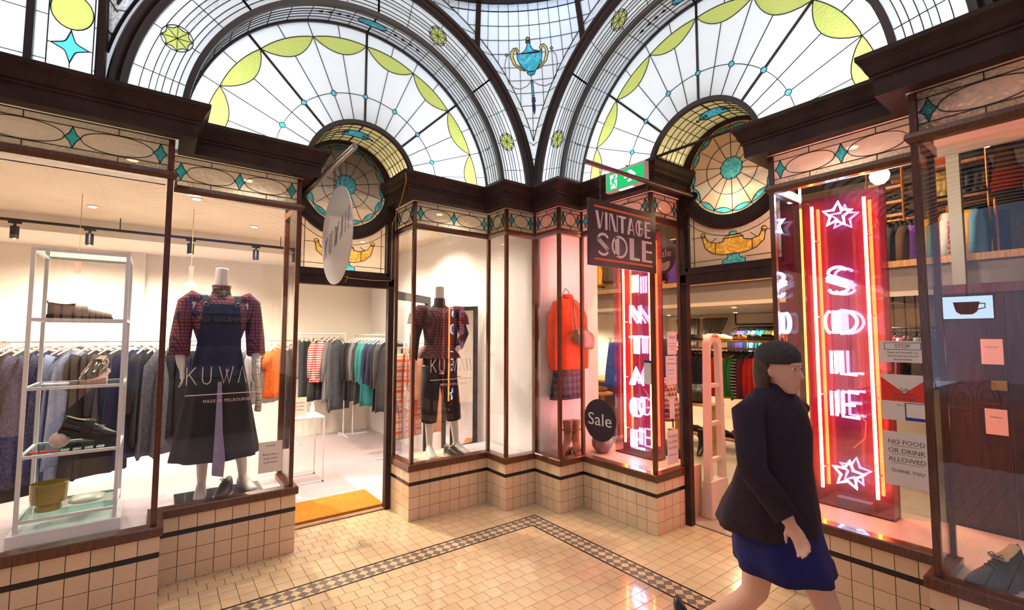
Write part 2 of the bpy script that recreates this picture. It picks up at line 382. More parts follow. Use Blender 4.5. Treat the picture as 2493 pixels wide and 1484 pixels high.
def shopfront(k):
    F = side(k); rz0 = 0 if k == 'left' else -pi/2
    names = (('corner', SEG1, 1), ('outer', SEG2, 2))
    for nm, segs, which in names:
        where = {'leftcorner': 'left of the inner corner, beside the clothing shop door', 'leftouter': 'at far left, below the shelf and mannequin windows',
                 'rightcorner': 'right of the inner corner, below the hanging board sign', 'rightouter': 'at far right, below the neon star sign'}[k+nm]
        base = F(*corners(segs, 0, which)[1 if which == 1 else 2], 0)
        root = empty('wall_%s_%s' % (k, nm), base, label='cream tiled plinth with black stripe '+where, cat='wall', kind='structure')
        mb = MB(); sweep(mb, [(-.006, .0), (-.006, .445), (-.1, .445), (-.1, .0)], segs, which, F); mb.build('backing', GROUT, root)
        pl = corners(segs, 0, which)
        for i, (ax, val, sg) in enumerate(segs):
            a, b = pl[i], pl[i+1]; ln = hypot(b[0]-a[0], b[1]-a[1]); n = max(1, round(ln/.1065)); w = ln/n; dx = ((b[0]-a[0])/ln, (b[1]-a[1])/ln)
            nx = (0, -1) if ax == 'd' else (sg, 0)
            # rotation so that local -Y points out of the wall
            wn = Vector(F(nx[0], nx[1], 0))-Vector(F(0, 0, 0)); rz = atan2(wn.y, wn.x)+pi/2
            for j in range(n):
                c = (a[0]+dx[0]*w*(j+.5), a[1]+dx[1]*w*(j+.5))
                for z0, z1 in ROWS: put('tile', tile_mesh(w-.0035, z1-z0-.0035, .006, WTILE, 'tile'), F(c[0]-nx[0]*.006, c[1]-nx[1]*.006, (z0+z1)/2), rz, root)
            c = ((a[0]+b[0])/2, (a[1]+b[1])/2)
            put('stripe_tile', tile_mesh(ln, .028, .0065, BTILE, 'stripe_tile'), F(c[0]-nx[0]*.006, c[1]-nx[1]*.006, .331), rz, root)
        # windows over it
        wl = {'leftcorner': 'glazed display window with dark timber posts left of the corner', 'leftouter': 'glazed display window with glass shelf unit and pinafore mannequin',
              'rightcorner': 'glazed display window right of the corner with orange jacket and neon', 'rightouter': 'glazed display window with neon stars at far right'}[k+nm]
        n_ = {'leftcorner': 1, 'leftouter': 2, 'rightcorner': 3, 'rightouter': 4}[k+nm]
        win = empty('window_%d' % n_, (base[0], base[1], .445), label=wl, cat='window', kind='structure')
        mb = MB(); sweep(mb, SILL, segs, which, F); mb.build('sill', TIMBER, win)
        mb = MB(); sweep(mb, RAIL, segs, which, F); mb.build('transom_rail', TIMBER, win)
        gp = corners(segs, -G, which)
        for i in range(len(gp)-1):
            a, b = Vector(gp[i]), Vector(gp[i+1]); d = (b-a).normalized(); ln = (b-a).length
            nd = 3 if ln > .6 else 2
            if which == 2 and i == 3:   # long run: several bays
                cut = [.0, .96, 1.95, (b-a).length]
                for u, v in zip(cut, cut[1:]): glazed(win, F, a+d*(u+.015), a+d*(v-.015), 3)
                for u in cut[1:]:
                    m2 = MB(); post(m2, F, *(a+d*u)); m2.build('post', TIMBER, win)
            else: glazed(win, F, a+d*.015, b-d*.015, nd)
        for i, p in enumerate(gp):
            if i == 0 and which == 1 and k == 'right': continue
            m2 = MB(); post(m2, F, p[0], p[1], .045 if i in (0,) else .032); m2.build('post', TIMBER, win)
        tr = MB(); sweep(tr, CORN, segs, which, F)
        tr.build('trim_%d' % n_, DARKT, None, label='dark moulded timber cornice over the '+wl.replace('glazed ', '')[:60].strip(), cat='cornice', kind='structure') if False else \
            tr.build('trim_%d' % n_, DARKT, None, cat='cornice', kind='structure', label={1: 'dark stepped cornice left of the inner corner', 2: 'dark stepped cornice at far left above the shelf window', 3: 'dark stepped cornice right of the inner corner behind exit sign', 4: 'dark stepped cornice at far right above the neon star sign'}[n_])
shopfront('left'); shopfront('right')
# ------------------------------------------------------------------ arches
RA, RB, RO = 1.31, 1.62, 1.70
def ringmesh(mb, F, r0, r1, d0, d1, a0=0, a1=180, n=60, zc=ZC, sc=1.73):
    rings = []
    for i in range(n+1):
        q = radians(a0+(a1-a0)*i/n); c, s_ = cos(q), sin(q)
        rings.append([F(sc-c*r, d, zc+s_*r) for r, d in ((r0, d0), (r1, d0), (r1, d1), (r0, d1))])
    mb.loft(rings)
def arch(k):
    F = side(k); A = lambda a, b, c: F(1.73-a, .28-c, ZC+b)
    w = {'left': 'left', 'right': 'right'}[k]
    n0 = 5 if k == 'left' else 9
    # lunette
    lt = tag(empty('window_%d' % n0, F(1.73, .28, ZC)), {'left': 'semicircular white leaded fanlight with yellow leaves over the clothing shop door', 'right': 'semicircular white leaded fanlight with yellow leaves behind the exit sign'}[k], 'fanlight', None, 'structure')
    L = [(arc((0, 0), .475, 0, 180, 48), .012), (arc((0, 0), RA, 0, 180, 96), .012), ([(-RA, 0), (-.475, 0)], .01), ([(.475, 0), (RA, 0)], .01)]
    tip = 1.187; ri = 1.055; ro = 1.197
    def leafr(th, inner):
        f = (th % 22.5)/22.5; b = 4*f*(1-f)
        return tip-(tip-ri)*b**.9 if inner else tip+.012*b-tip*(1-cos(radians(11.25)))*0
    for i in range(8):
        ths = [22.5*i+22.5*t/10 for t in range(11)]
        for inn in (True, False):
            P = []
            for t, th in enumerate(ths):
                f = t/10; b = 4*f*(1-f); r = tip-(tip-ri)*b**.85 if inn else tip+.010*b
                P.append((r*cos(radians(th)), r*sin(radians(th))))
            L.append((P, .005))
    for j in range(1, 16):
        th = radians(11.25*j); wd = .018 if j in (4, 8, 12) else .0045
        if j % 2 == 0:
            L += [([(r*cos(th), r*sin(th)) for r in (.475, .72-.022)], wd), ([(r*cos(th), r*sin(th)) for r in (.72+.022, tip)], wd), ([(r*cos(th), r*sin(th)) for r in (tip, RA)], wd)]
        else:
            L += [([(r*cos(th), r*sin(th)) for r in (.475, ri)], wd), ([(r*cos(th), r*sin(th)) for r in (tip+.010, RA)], wd)]
    dots = [(.72*cos(radians(22.5*j)), .72*sin(radians(22.5*j))) for j in range(1, 8)]
    for p in seg_in(arc((0, 0), .72, 0, 180, 160), lambda a, b: all(hypot(a-x, b-y) > .0215 for x, y in dots)): L.append((p, .004))
    for c in dots: L.append((arc(c, .022, 0, 360, 14), .004))
    def cls(a, b):
        if any(hypot(a-x, b-y) < .02 for x, y in dots): return G_LC
        th = math.degrees(atan2(b, a)) % 22.5; r = hypot(a, b); f = th/22.5; q = 4*f*(1-f)
        if tip-(tip-ri)*q**.85 < r < tip+.010*q: return G_Y
        return G_W
    leaded(lt, L, lambda a, b: b > 0 and .475 < hypot(a, b) < RA, cls, A)
    mb = MB(); ringmesh(mb, F, RA-.006, RA+.03, .262, .30); mb.build('inner_rib', RIB, lt)
    mb = MB(); ringmesh(mb, F, .455, .492, .262, .30, n=32); mb.build('opening_rib', RIB, lt)
    # soffit (barrel between fanlight and archivolt)
    def lens(c, hl, hw, n=10): return [(c[0]-hl*cos(pi*t/n), c[1]+hw*sin(pi*t/n)) for t in range(2*n+1)]
    def soffit(no, R, d0, d1, step, white, hammered, lab, label):
        so = tag(empty('window_%d' % no, F(1.73, d0, ZC+R)), label, 'soffit', None, 'structure')
        W_ = d1-d0; T = lambda a, b, c: F(1.73-(R-c)*cos(a/R), d0+b, ZC+(R-c)*sin(a/R)); Lr = pi*R
        m_ = W_/2; ov = (Lr/2, m_); ohl = min(.13, Lr*.09); ohw = W_*.16
        L = [([(0, 0), (0, W_)], .006), ([(Lr, 0), (Lr, W_)], .006)]
        inov = lambda a, b: ((a-ov[0])/ohl)**2+((b-ov[1])/ohw)**2 < 1
        darts = []
        for sg in (-1, 1):
            for i in range(4):
                x = Lr/2+sg*(ohl+.09+.075*i)*R/1.31; darts.append((x, sg))
        for v in (0, W_): L.append((sample((0, v), (Lr, v), 64), .008))
        for v in (.2, .36, .5, .64, .8):
            y = W_*v; P = sample((0, y), (Lr, y), 220)
            for p in seg_in(P, lambda a, b: not inov(a, b) and not (v == .5 and any(abs(a-x) < .021*R/1.31 for x, _ in darts))): L.append((p, .004))
        nst = int(round(180/step))
        for i in range(1, nst):
            a = Lr*i/nst
            for p in seg_in(sample((a, 0), (a, W_), 40), lambda x, y: not inov(x, y)): L.append((p, .010 if abs(i*step-90) < .1 else .0035))
        L.append((lens(ov, ohl, ohw), .005))
        for x, sg in darts:
            q = .021*R/1.31; L.append(([(x+sg*q, m_), (x-sg*q, m_+W_*.05), (x-sg*q, m_-W_*.05), (x+sg*q, m_)], .004))
        for a, sg in ((Lr*.13, 1), (Lr*.87, -1)): L.append(([(a-sg*W_*.14*sin(pi*t/10), m_-W_*.14*cos(pi*t/10)) for t in range(11)], .004))
        def cl(a, b):
            if inov(a, b): return G_C
            for x, sg in darts:
                if abs(a-x) < .02*R/1.31 and abs(b-m_) < W_*.045: return G_B
            return hammered if (b < W_*.2 or b > W_*.8) else white
        leaded(so, L, lambda a, b: 0 < a < Lr and 0 < b < W_, cl, T)
        return so
    soffit(n0+1, RA+.012, .012, .265, 7.5, G_W, G_H, 'big', {'left': 'leaded soffit of the large arch over the clothing shop, with cyan oval', 'right': 'leaded soffit of the large arch behind the exit sign, with cyan oval'}[k])
    sm = soffit(n0+2, .468, .295, .735, 11.25, G_A, G_A, 'small', {'left': 'small amber leaded soffit over the round window behind the disc sign', 'right': 'small amber leaded soffit over the bright round window at right'}[k])
    # archivolt
    av = tag(empty('window_%d' % (n0+3), F(1.73, 0, ZC)), {'left': 'white leaded arch band with yellow octagon rosettes at left', 'right': 'white leaded arch band with yellow octagon rosettes at right'}[k], 'arch band', None, 'structure')
    r0, r1 = RA+.02, RB; AV = lambda a, b, c: F(1.73-a, .0-c, ZC+b)
    oc = [((1.48*cos(radians(t)), 1.48*sin(radians(t))), t) for t in (22.5, 67.5, 112.5, 157.5)]; OR = .088
    inoc = lambda a, b: any(hypot(a-c[0], b-c[1]) < OR-.0005 for c, t in oc)
    L = []
    for r, w_ in ((r0, .008), (1.372, .004), (1.405, .004), (1.447, .004), (1.48, .003), (1.513, .004), (1.562, .004), (r1, .008)):
        for p in seg_in(arc((0, 0), r, 0, 180, 240), lambda a, b: not inoc(a, b)): L.append((p, w_))
    L += [([(r0, 0), (r1, 0)], .006), ([(-r1, 0), (-r0, 0)], .006)]
    for j in range(1, 16):
        th = radians(11.25*j)
        for p in seg_in(sample((r0*cos(th), r0*sin(th)), (r1*cos(th), r1*sin(th)), 60), lambda a, b: not inoc(a, b)): L.append((p, .014 if j in (4, 8, 12) else .0035))
    for c, t in oc:
        L.append((arc(c, OR, t, t+360, 32), .0045))
        vv = [(c[0]+OR*.985*cos(radians(t+22.5+45*i)), c[1]+OR*.985*sin(radians(t+22.5+45*i))) for i in range(9)]
        for a, b in zip(vv, vv[1:]):
            P = []
            for u in range(7):
                f = u/6; x = a[0]+(b[0]-a[0])*f-c[0]; y = a[1]+(b[1]-a[1])*f-c[1]; sc_ = 1-.16*4*f*(1-f); P.append((c[0]+x*sc_, c[1]+y*sc_))
            L.append((P, .004))
        for i in range(8): L.append(([c, vv[i]], .003))
    def ocin(a, b):
        for c, t in oc:
            x, y = a-c[0], b-c[1]; r = hypot(x, y)
            if r < OR:
                f = ((math.degrees(atan2(y, x))-t-22.5) % 45)/45; lim = OR*.985*cos(radians(22.5))/cos(radians(45*f-22.5))*(1-.16*4*f*(1-f))
                return 1 if r < lim else 2
        return 0
    def cls2(a, b):
        o_ = ocin(a, b)
        if o_ == 1: return G_Y
        if o_ == 2: return G_H
        r = hypot(a, b)
        return G_H if 1.447 < r < 1.513 else G_W
    leaded(av, L, lambda a, b: b > 0 and r0 < hypot(a, b) < r1, cls2, AV)
    mb = MB(); ringmesh(mb, F, RA-.012, RA+.026, -.018, .02); mb.build('middle_rib', RIB, av)
    # outer rib with roll mouldings
    mb = MB(); rings = []
    prof = [(RB-.005, .02), (RB-.005, -.025), (RB+.012, -.045), (RB+.03, -.05), (RB+.042, -.035), (RB+.055, -.06), (RB+.08, -.06), (RB+.095, -.03), (RB+.1, .02)]
    for i in range(73):
        q = pi*i/72; rings.append([F(1.73-cos(q)*r, d, ZC+sin(q)*r) for r, d in prof])
    mb.loft(rings); mb.build('outer_rib', RIB, av, smooth=True)
    # door, rose window, lamp panel
    dn_ = 1 if k == 'left' else 2; DW0, DW1 = 1.235, 2.20
    dr = tag(empty('door_%d' % dn_, F(1.72, .77, 0)), {'left': 'dark timber doorway of the clothing shop with round leaded window above', 'right': 'dark timber doorway of the vintage shop with round leaded window above'}[k], 'doorway', None, 'structure')
    for s_ in (DW0+.028, DW1-.028): mb = MB(); mb.box(s_-.028, s_+.028, .735, .80, 0, 2.99, F); mb.build('door_post', DARKT, dr)
    RC = 3.145; mb = MB(); mb.box(DW0, DW1, .735, .80, 2.165, 2.285, F); mb.box(DW0, DW1, .728, .735, 2.255, 2.285, F); mb.box(DW0, DW1, .728, .735, 2.165, 2.185, F); mb.build('lintel', DARKT, dr)
    rings = []; mb = MB()
    pr = [(.402, .79), (.402, .752), (.415, .745), (.43, .735), (.455, .735), (.47, .725), (.50, .725), (.52, .74), (.525, .79)]
    for i in range(73): q = 2*pi*i/72; rings.append([F(1.73-cos(q)*r, d, RC+sin(q)*r) for r, d in pr])
    mb.loft(rings, cap=False); mb.build('round_frame', DARKT, dr, smooth=True)
    # spandrel boards beside the ring, from the lamp panel up to springing
    # lamp panel: region between lintel top, stiles and ring
    px0, px1, pz0, pz1 = DW0+.056+.02, DW1-.056-.02, 2.315, 2.99
    cs = 1.73; Rr = .527
    mb = MB()
    mb.box(DW0+.05, px0, .74, .79, 2.28, 2.99, F); mb.box(px1, DW1-.05, .74, .79, 2.28, 2.99, F); mb.box(DW0+.05, DW1-.05, .74, .79, 2.28, pz0, F)
    mb.build('panel_frame', DARKT, dr)
    # rose
    rs = empty('rose_window', F(1.73, .77, RC)); rs.parent = dr; rs.location = Vector(F(1.73, .77, RC))-wloc(dr)
    RT = lambda a, b, c: F(1.73-a, .77-c, RC+b)
    nR = 14; L = [(arc((0, 0), .405, 0, 360, 56), .008)]
    c0 = []
    for i in range(57):
        q = 360*i/56; f = (q/360*12) % 1; c0.append(((.100-.012*(4*(f-.5)**2))*cos(radians(q)), (.100-.012*(4*(f-.5)**2))*sin(radians(q))))
    c0[-1] = c0[0]; L.append((c0, .004)); L.append((arc((0, 0), .225, 0, 360, 48), .004))
    for i in range(nR):
        th = 360*(i+.5)/nR; L.append(([(r*cos(radians(th)), r*sin(radians(th))) for r in (.094, .2, .3, .372)], .004)); L.append(([(r*cos(radians(th)), r*sin(radians(th))) for r in (.372, .405)], .004))
        for inn in (0, 1):
            P = []
            for t in range(9):
                f = t/8; b = 4*f*(1-f); a = radians(th+360/nR*f); r = .372+(.0 if inn else .012)*b-(.034 if inn else 0)*b; P.append((r*cos(a), r*sin(a)))
            L.append((P, .004))
    def cls3(a, b):
        r = hypot(a, b)
        if r < .09: return G_C
        f = ((math.degrees(atan2(b, a))-180/nR) % (360/nR))/(360/nR); q = 4*f*(1-f)
        if .372-.034*q < r < .372+.012*q: return G_C
        return G_P
    leaded(rs, L, lambda a, b: hypot(a, b) < .405, cls3, RT)
    # lamp panel glass
    lp = empty('lamp_panel'); lp.parent = dr; lp.location = Vector(F(1.73, .765, pz0))-wloc(dr)
    hw = (px1-px0)/2; LT = lambda a, b, c: F(1.73-a, .765-c, pz0+b); hcz = RC-pz0; H_ = .66
    arcR = lambda r: [(-r*cos(radians(t)), hcz-r*sin(radians(t))) for t in range(20, 161, 4)]
    L = [([(-hw, 0), (hw, 0)], .008), ([(-hw, 0), (-hw, H_)], .008), ([(hw, 0), (hw, H_)], .008), ([(-hw, H_), (hw, H_)], .004),
         ([(-hw+.045, .0), (-hw+.045, H_)], .004), ([(hw-.045, 0), (hw-.045, H_)], .004)]
    L.append((arcR(Rr), .004)); L.append((arcR(Rr+.055), .004))
    lamp = [(-.27, .245), (-.255, .165), (-.19, .11), (-.10, .085), (.10, .085), (.19, .11), (.255, .165), (.285, .27), (.262, .275), (.22, .22), (.15, .195), (.09, .20), (.085, .225), (-.085, .225), (-.09, .20), (-.15, .185), (-.215, .2), (-.245, .255), (-.27, .245)]
    L.append((lamp, .0055)); L.append(([(-.16, .1), (-.16, .19)], .004)); L.append(([(.16, .1), (.16, .195)], .004)); L.append(([(-.085, .225), (-.06, .245), (.06, .245), (.085, .225)], .004))
    lid = [(-.035, .245), (-.03, .27), (0, .28), (.03, .27), (.035, .245)]; L.append((lid, .004))
    foot = [(-.05, .085), (-.05, .055), (-.1, .035), (-.1, 0)]; L.append((foot, .004)); L.append(([(-a, b) for a, b in foot], .004))
    for a in ((-.27, .245), (.285, .27)): L.append((arc((a[0]+(.012 if a[0] < 0 else -.012), a[1]+.01), .022, 0, 360, 12), .004)); L.append(([a, (a[0]*1.35, a[1]+.0)], .004))
    L += [([(-.2, .2), (-.15, .24)], .004), ([(.2, .205), (.15, .24)], .004), ([(-hw, .05), (-.1, .05)], .004), ([(.1, .05), (hw, .05)], .004)]
    def inpoly(p, poly):
        x, y = p; c = False
        for (x0_, y0_), (x1_, y1_) in zip(poly, poly[1:]+poly[:1]):
            if (y0_ > y) != (y1_ > y) and x < (x1_-x0_)*(y-y0_)/(y1_-y0_)+x0_: c = not c
        return c
    def cls4(a, b):
        if inpoly((a, b), lamp) or (abs(a) < .085 and .22 < b < .246) or any(hypot(a-x, b-y) < .021 for x, y in ((-.258, .255), (.273, .28))): return G_GOLD
        if inpoly((a, b), lid) or (abs(a) < .1 and b < .09 and inpoly((a, b), foot+[(-x, y) for x, y in foot][::-1])): return G_C
        if hypot(a, b-hcz) < Rr+.055 or abs(a) > hw-.045 or (b < .05 and abs(a) > .1): return G_PH
        return G_P
    leaded(lp, L, lambda a, b: abs(a) < hw and 0 < b < H_ and hypot(a, b-hcz) > Rr-.004, cls4, LT)
G_PH = leadglass('hammered_peach_glass', (.92, .82, .68), .45, see=.35, tex=.9, tscale=70, gl=.14)
arch('left'); arch('right')
# ------------------------------------------------------------------ pendentives
RS = 1.73*sqrt(2); PC = Vector((CX0-1.73, CY0-1.73, ZC))
URN = {}
def uc(x, y): return (-(x-540)*.0372, 36.2-(y-353)*.0245)
URN_PARTS = [
 ('C', [(468, 430), (500, 405), (515, 370), (520, 342), (540, 342), (545, 370), (560, 400), (615, 420), (600, 428)]),
 ('C', [(437, 432), (628, 416), (625, 470), (608, 525), (575, 575), (560, 584), (520, 584), (505, 575), (462, 525), (442, 478)]),
 ('C', [(510, 588), (572, 580), (565, 605), (545, 617), (530, 617), (512, 603)]),
 ('C', [(508, 328), (542, 326), (544, 340), (508, 342)]),
 ('O', [(513, 322), (510, 305), (523, 293), (537, 303), (538, 322)]),
 ('C', [(536, 660), (548, 660), (555, 800), (540, 800)]),
 ('D', [(540, 812), (558, 812), (562, 850), (550, 865), (538, 850)]),
 ('D', [(543, 870), (556, 870), (558, 890), (542, 890)]),
 ('D', [(543, 895), (558, 895), (560, 920), (552, 965), (542, 925)]),
 ('Y', [(388, 455), (392, 410), (412, 382), (440, 380), (452, 405), (444, 425), (432, 418), (436, 402), (425, 395), (412, 415), (410, 455), (430, 515), (498, 578), (462, 566), (408, 515)]),
 ('Y', [(676, 435), (668, 390), (645, 362), (622, 368), (610, 388), (618, 408), (630, 404), (628, 388), (640, 380), (652, 400), (656, 435), (640, 500), (582, 568), (612, 556), (660, 500)]),
 ('Z', [(348, 436), (360, 424), (373, 436), (360, 450)]), ('Z', [(690, 405), (702, 393), (712, 405), (702, 420)]),
]
def pendentive(no, ang, label, urn=True):
    pn = tag(empty('window_%d' % no, PC+Vector((cos(radians(ang)), sin(radians(ang)), 0))*RS), label, 'pendentive', None, 'structure')
    def T(az, el, c):
        a = radians(ang+az); e = radians(el); r = RS-c; return (PC.x+r*cos(e)*cos(a), PC.y+r*cos(e)*sin(a), PC.z+r*sin(e))
    top = 44.2
    def bd(el, k):
        v = k/(sqrt(2)*cos(radians(el))); return 45-math.degrees(acos(min(1, v)))
    els = [i*1.0 for i in range(0, 45)]+[top]
    L = []
    for sg in (-1, 1):
        L.append(([(sg*max(.02, bd(e, .992)), e) for e in els], .45)); L.append(([(sg*max(0., bd(e, .966)), e) for e in els if bd(e, .966) > 0], .2))
    L.append(([(-bd(top, .992), top), (bd(top, .992), top)], .3))
    polys = [(t, [uc(*p) for p in P]) for t, P in URN_PARTS] if urn else []
    def inp(p, poly):
        x, y = p; c = False
        for (x0, y0), (x1, y1) in zip(poly, poly[1:]+poly[:1]):
            if (y0 > y) != (y1 > y) and x < (x1-x0)*(y-y0)/(y1-y0)+x0: c = not c
        return c
    clear = lambda a, e: not any(inp((a, e), P) for t, P in polys) and abs(a) < bd(e, .966)
    e = top-1.5
    while e > 10:
        for p in seg_in(sample((-46, e), (46, e), 460), clear): L.append((p, .2 if e > top-2 else .12))
        e -= 2.8
    for j in range(-14, 15):
        if abs(j) == 5: continue
        for p in seg_in(sample((j*3.0, 9), (j*3.0, top), 180), clear): L.append((p, .12))
    for t, P in polys: L.append((P+P[:1], .16))
    for sg in (-1, 1):
        for e in range(2, 44, 4): L.append(([(sg*bd(e, .966), e), (sg*bd(e+1, .992), e+1)], .1))
        if urn:
            g = [(360, 452), (345, 520), (352, 600), (375, 680), (420, 725), (460, 732), (505, 710), (538, 665)] if sg < 0 else [(703, 420), (732, 470), (736, 540), (720, 640), (690, 695), (640, 720), (590, 705), (545, 665)]
            L += [(q, .12) for q in seg_in([uc(*p) for p in g], lambda a, b: True)]
    colr = {'C': G_C, 'O': G_O, 'D': G_B, 'Y': G_GOLD2, 'Z': G_Y}
    def cls(a, e):
        for t, P in polys:
            if inp((a, e), P): return colr[t]
        return G_H if abs(a) > bd(e, .966) or e > top-1.5 or e < 10 else G_W
    # angular widths -> scaled in leaded() as plain numbers; convert proud/depth to metres through T
    leaded(pn, L, lambda a, e: 0 < e < top and abs(a) < bd(e, .992)+.01, cls, lambda a, e, c: T(a, e, c if abs(c) < .02 else .006), depth=.008)
    for sg in (-1, 1):
        mb = MB(); R_ = []
        for i in range(9):
            el = 34.5+(top-34.5)*i/8
            R_.append([T(sg*15+w, el, c) for w, c in ((-.75, -.01), (.75, -.01), (.75, .03), (-.75, .03))])
        mb.loft(R_); mb.build('pendentive_rib', RIB, pn)
G_GOLD2 = leadglass('pale_gold_glass', (.85, .68, .14), .8, mott=.2)
pendentive(13, 45, 'white gridded pendentive with blue urn above the inner corner')
pendentive(14, 135, 'white gridded pendentive above the far left window', False)
pendentive(15, -45, 'white gridded pendentive above the far right window', False)
# ------------------------------------------------------------------ dome ring, dome, outer ribs of the open arches
mb = MB(); rings = []
prof = [(1.70, 4.80), (1.76, 4.80), (1.80, 4.84), (1.80, 4.95), (1.62, 4.95), (1.62, 4.88), (1.66, 4.84)]
for i in range(65): q = 2*pi*i/64; rings.append([(PC.x+r*cos(q), PC.y+r*sin(q), z) for r, z in prof])
mb.loft(rings, cap=False); mb.build('trim_5', RIB, smooth=True, label='dark moulded ring at the foot of the dome', cat='dome ring', kind='structure')
DOME = emit('lit_dome_glass', (1, .95, .88), .95)
dm = empty('ceiling_dome', PC+Vector((0, 0, 1.85)), label='lit leaded glass dome above the crossing', cat='dome', kind='structure')
mb = MB(); mb.lathe([(1.66*cos(radians(a)), 4.93+1.1*sin(radians(a))) for a in (0, 15, 30, 45, 60, 75, 89)], 32, (PC.x, PC.y, 0)); mb.build('dome_glass', DOME, dm)
for i in range(16):
    mb = MB(); q = 2*pi*i/16; mb.tube([(PC.x+1.65*cos(radians(a))*cos(q), PC.y+1.65*cos(radians(a))*sin(q), 4.93+1.09*sin(radians(a))) for a in range(0, 90, 11)], .02, 5); mb.build('dome_rib', RIB, dm)
for nm, ax in (('west', 0), ('south', 1)):
    mb = MB(); rings = []
    for i in range(49):
        q = pi*i/48; R_ = []
        for r, d in ((RB+.06, -.015), (RB+.1, -.015), (RB+.1, .02), (RB+.06, .02)):
            R_.append((PC.x-1.73-d, PC.y+cos(q)*r, ZC+sin(q)*r) if ax == 0 else (PC.x+cos(q)*r, PC.y-1.73-d, ZC+sin(q)*r))
        rings.append(R_)
    mb.loft(rings); mb.build('trim_%d' % (6+ax), RIB, label='dark arch rib over the open %s passage' % nm, cat='arch rib', kind='structure')
# ------------------------------------------------------------------ clerestory panels beyond the square
def clerestory(no, k, label):
    F = side(k); r = tag(empty('window_%d' % no, F(3.45, 0, 3.2)), label, 'clerestory', None, 'structure')
    s0, s1, h0, h1 = 3.49, 5.2, 3.15, 4.9
    T = lambda a, b, c: F(a, .0-c, b)
    L = [([(s0, h0), (s1, h0), (s1, h1), (s0, h1), (s0, h0)], .008)]
    ov = []; st = []
    for c in (3.605, 4.41, ):
        L += [([(c-.10, h0), (c-.10, h1)], .005), ([(c+.10, h0), (c+.10, h1)], .005)]
        for zz in (3.41, 3.85, 4.29):
            P = []
            for i in range(4):
                a = (c+.085*cos(pi/2*i), zz+.10*sin(pi/2*i)); b = (c+.085*cos(pi/2*(i+1)), zz+.10*sin(pi/2*(i+1)))
                for u in range(6):
                    f = u/6; x = a[0]+(b[0]-a[0])*f; y = a[1]+(b[1]-a[1])*f; q = 1-.42*4*f*(1-f); P.append((c+(x-c)*q, zz+(y-zz)*q))
            L.append((P+P[:1], .005)); st.append((c, zz))
            L += [([(c, zz+.10), (c, zz+.108)], .004), ([(c, zz-.10), (c, zz-.13)], .004), ([(c-.10, zz), (c-.085, zz)], .004), ([(c+.10, zz), (c+.085, zz)], .004)]
            oz = zz+.220; L.append(([(c+.095*cos(2*pi*t/24), oz+.112*sin(2*pi*t/24)) for t in range(25)], .005)); ov.append((c, oz))
            L += [([(c-.055, oz-.09), (c+.055, oz-.09)], .003)] if False else []
    for c in (3.505, 3.69, ): L += [([(c, h0), (c, h1)], .004)] if False else []
    for c0, c1 in ((3.49, 3.505), (3.705, 3.76), (3.80, 4.30), (4.52, 5.2)):
        for z in [3.3+.27*i for i in range(6)]: L.append(([(c0, z), (c1, z)], .003))
    def cls(a, b):
        if any(hypot((a-x)/.095, (b-y)/.112) < 1 for x, y in ov): return G_Y
        if any((abs(a-x)/.085)**.72+(abs(b-y)/.10)**.72 < 1 for x, y in st): return G_LC
        return G_W
    leaded(r, L, lambda a, b: s0 < a < s1 and h0 < b < h1, cls, T)
    for s_, w in ((3.462, .04), (3.775, .035), (4.3, .035), (4.52, .035), (5.2, .05)):
        mb = MB(); mb.box(s_-w/2, s_+w/2, -.035, .03, 3.15, 4.9, F); mb.build('mullion', RIB, r)
    return r
clerestory(16, 'left', 'upright leaded panel with yellow oval and cyan star at far left'); clerestory(17, 'right', 'upright leaded panel above the far right window')
# ------------------------------------------------------------------ roof void (light box) linings
def slab(name, x0, x1, y0, y1, z0, z1, m, label, cat, parent=None, kind='structure'):
    mb = MB(); mb.box(x0, x1, y0, y1, z0, z1); return mb.build(name, m, parent, label=label, cat=cat, kind=kind) if parent is None else mb.build(name, m, parent)
slab('wall_void_left', -2.1, 4.45, 4.97, 5.0, 3.0, 5.0, VOID, 'white lining behind the left fanlight', 'lining')
slab('wall_void_right', 4.42, 4.45, -1.5, 4.97, 3.0, 5.0, VOID, 'white lining behind the right fanlight', 'lining')
slab('ceiling_void', -2.1, 4.45, -1.5, 5.0, 5.0, 5.03, VOID, 'white lining above the leaded arches', 'lining') if False else None
mb = MB(); mb.box(-2.1, 4.45, 3.72+.001, 5.0, 4.97, 5.0); mb.box(3.121, 4.45, -1.5, 3.72, 4.97, 5.0); mb.build('ceiling_void', VOID, label='white lining above the leaded arches', cat='lining', kind='structure')
mb = MB(); # shop-window ceilings that close the void from below
for k in ('left', 'right'):
    F = side(k)
    for s0, s1, d0 in ((-1.3, .35, .02), (.35, 1.235, .335), (1.235, 2.20, .985), (2.20, 3.08, .335), (3.08, 5.2, .02)): mb.box(s0, s1, d0, 1.3, 3.0, 3.03, F)
mb.build('ceiling_window_bays', CREAM, label='cream ceilings of the display windows', cat='ceiling', kind='structure')
# added boards screening batten light behind the roses; left one near-black like unlit void
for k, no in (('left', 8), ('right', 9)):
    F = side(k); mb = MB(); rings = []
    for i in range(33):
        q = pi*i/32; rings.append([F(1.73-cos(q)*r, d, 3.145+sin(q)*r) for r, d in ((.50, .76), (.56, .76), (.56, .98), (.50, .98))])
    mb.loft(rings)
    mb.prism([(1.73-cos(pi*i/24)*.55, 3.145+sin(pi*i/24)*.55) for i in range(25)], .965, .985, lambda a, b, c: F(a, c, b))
    mb.build('trim_%d' % no, mat('void_board_'+k, (.035, .033, .03) if k == 'left' else (.75, .62, .46), .8), label={'left': 'near-black board added as dark void behind the round window at left', 'right': 'added cream board behind the round window at right'}[k], cat='boarding', kind='structure')
point('rose_fill_right', (CX0+.89, CY0-1.73, 2.86), 4.0, (1, .74, .46), .10)  # unseen warm point light added to brighten the right round window
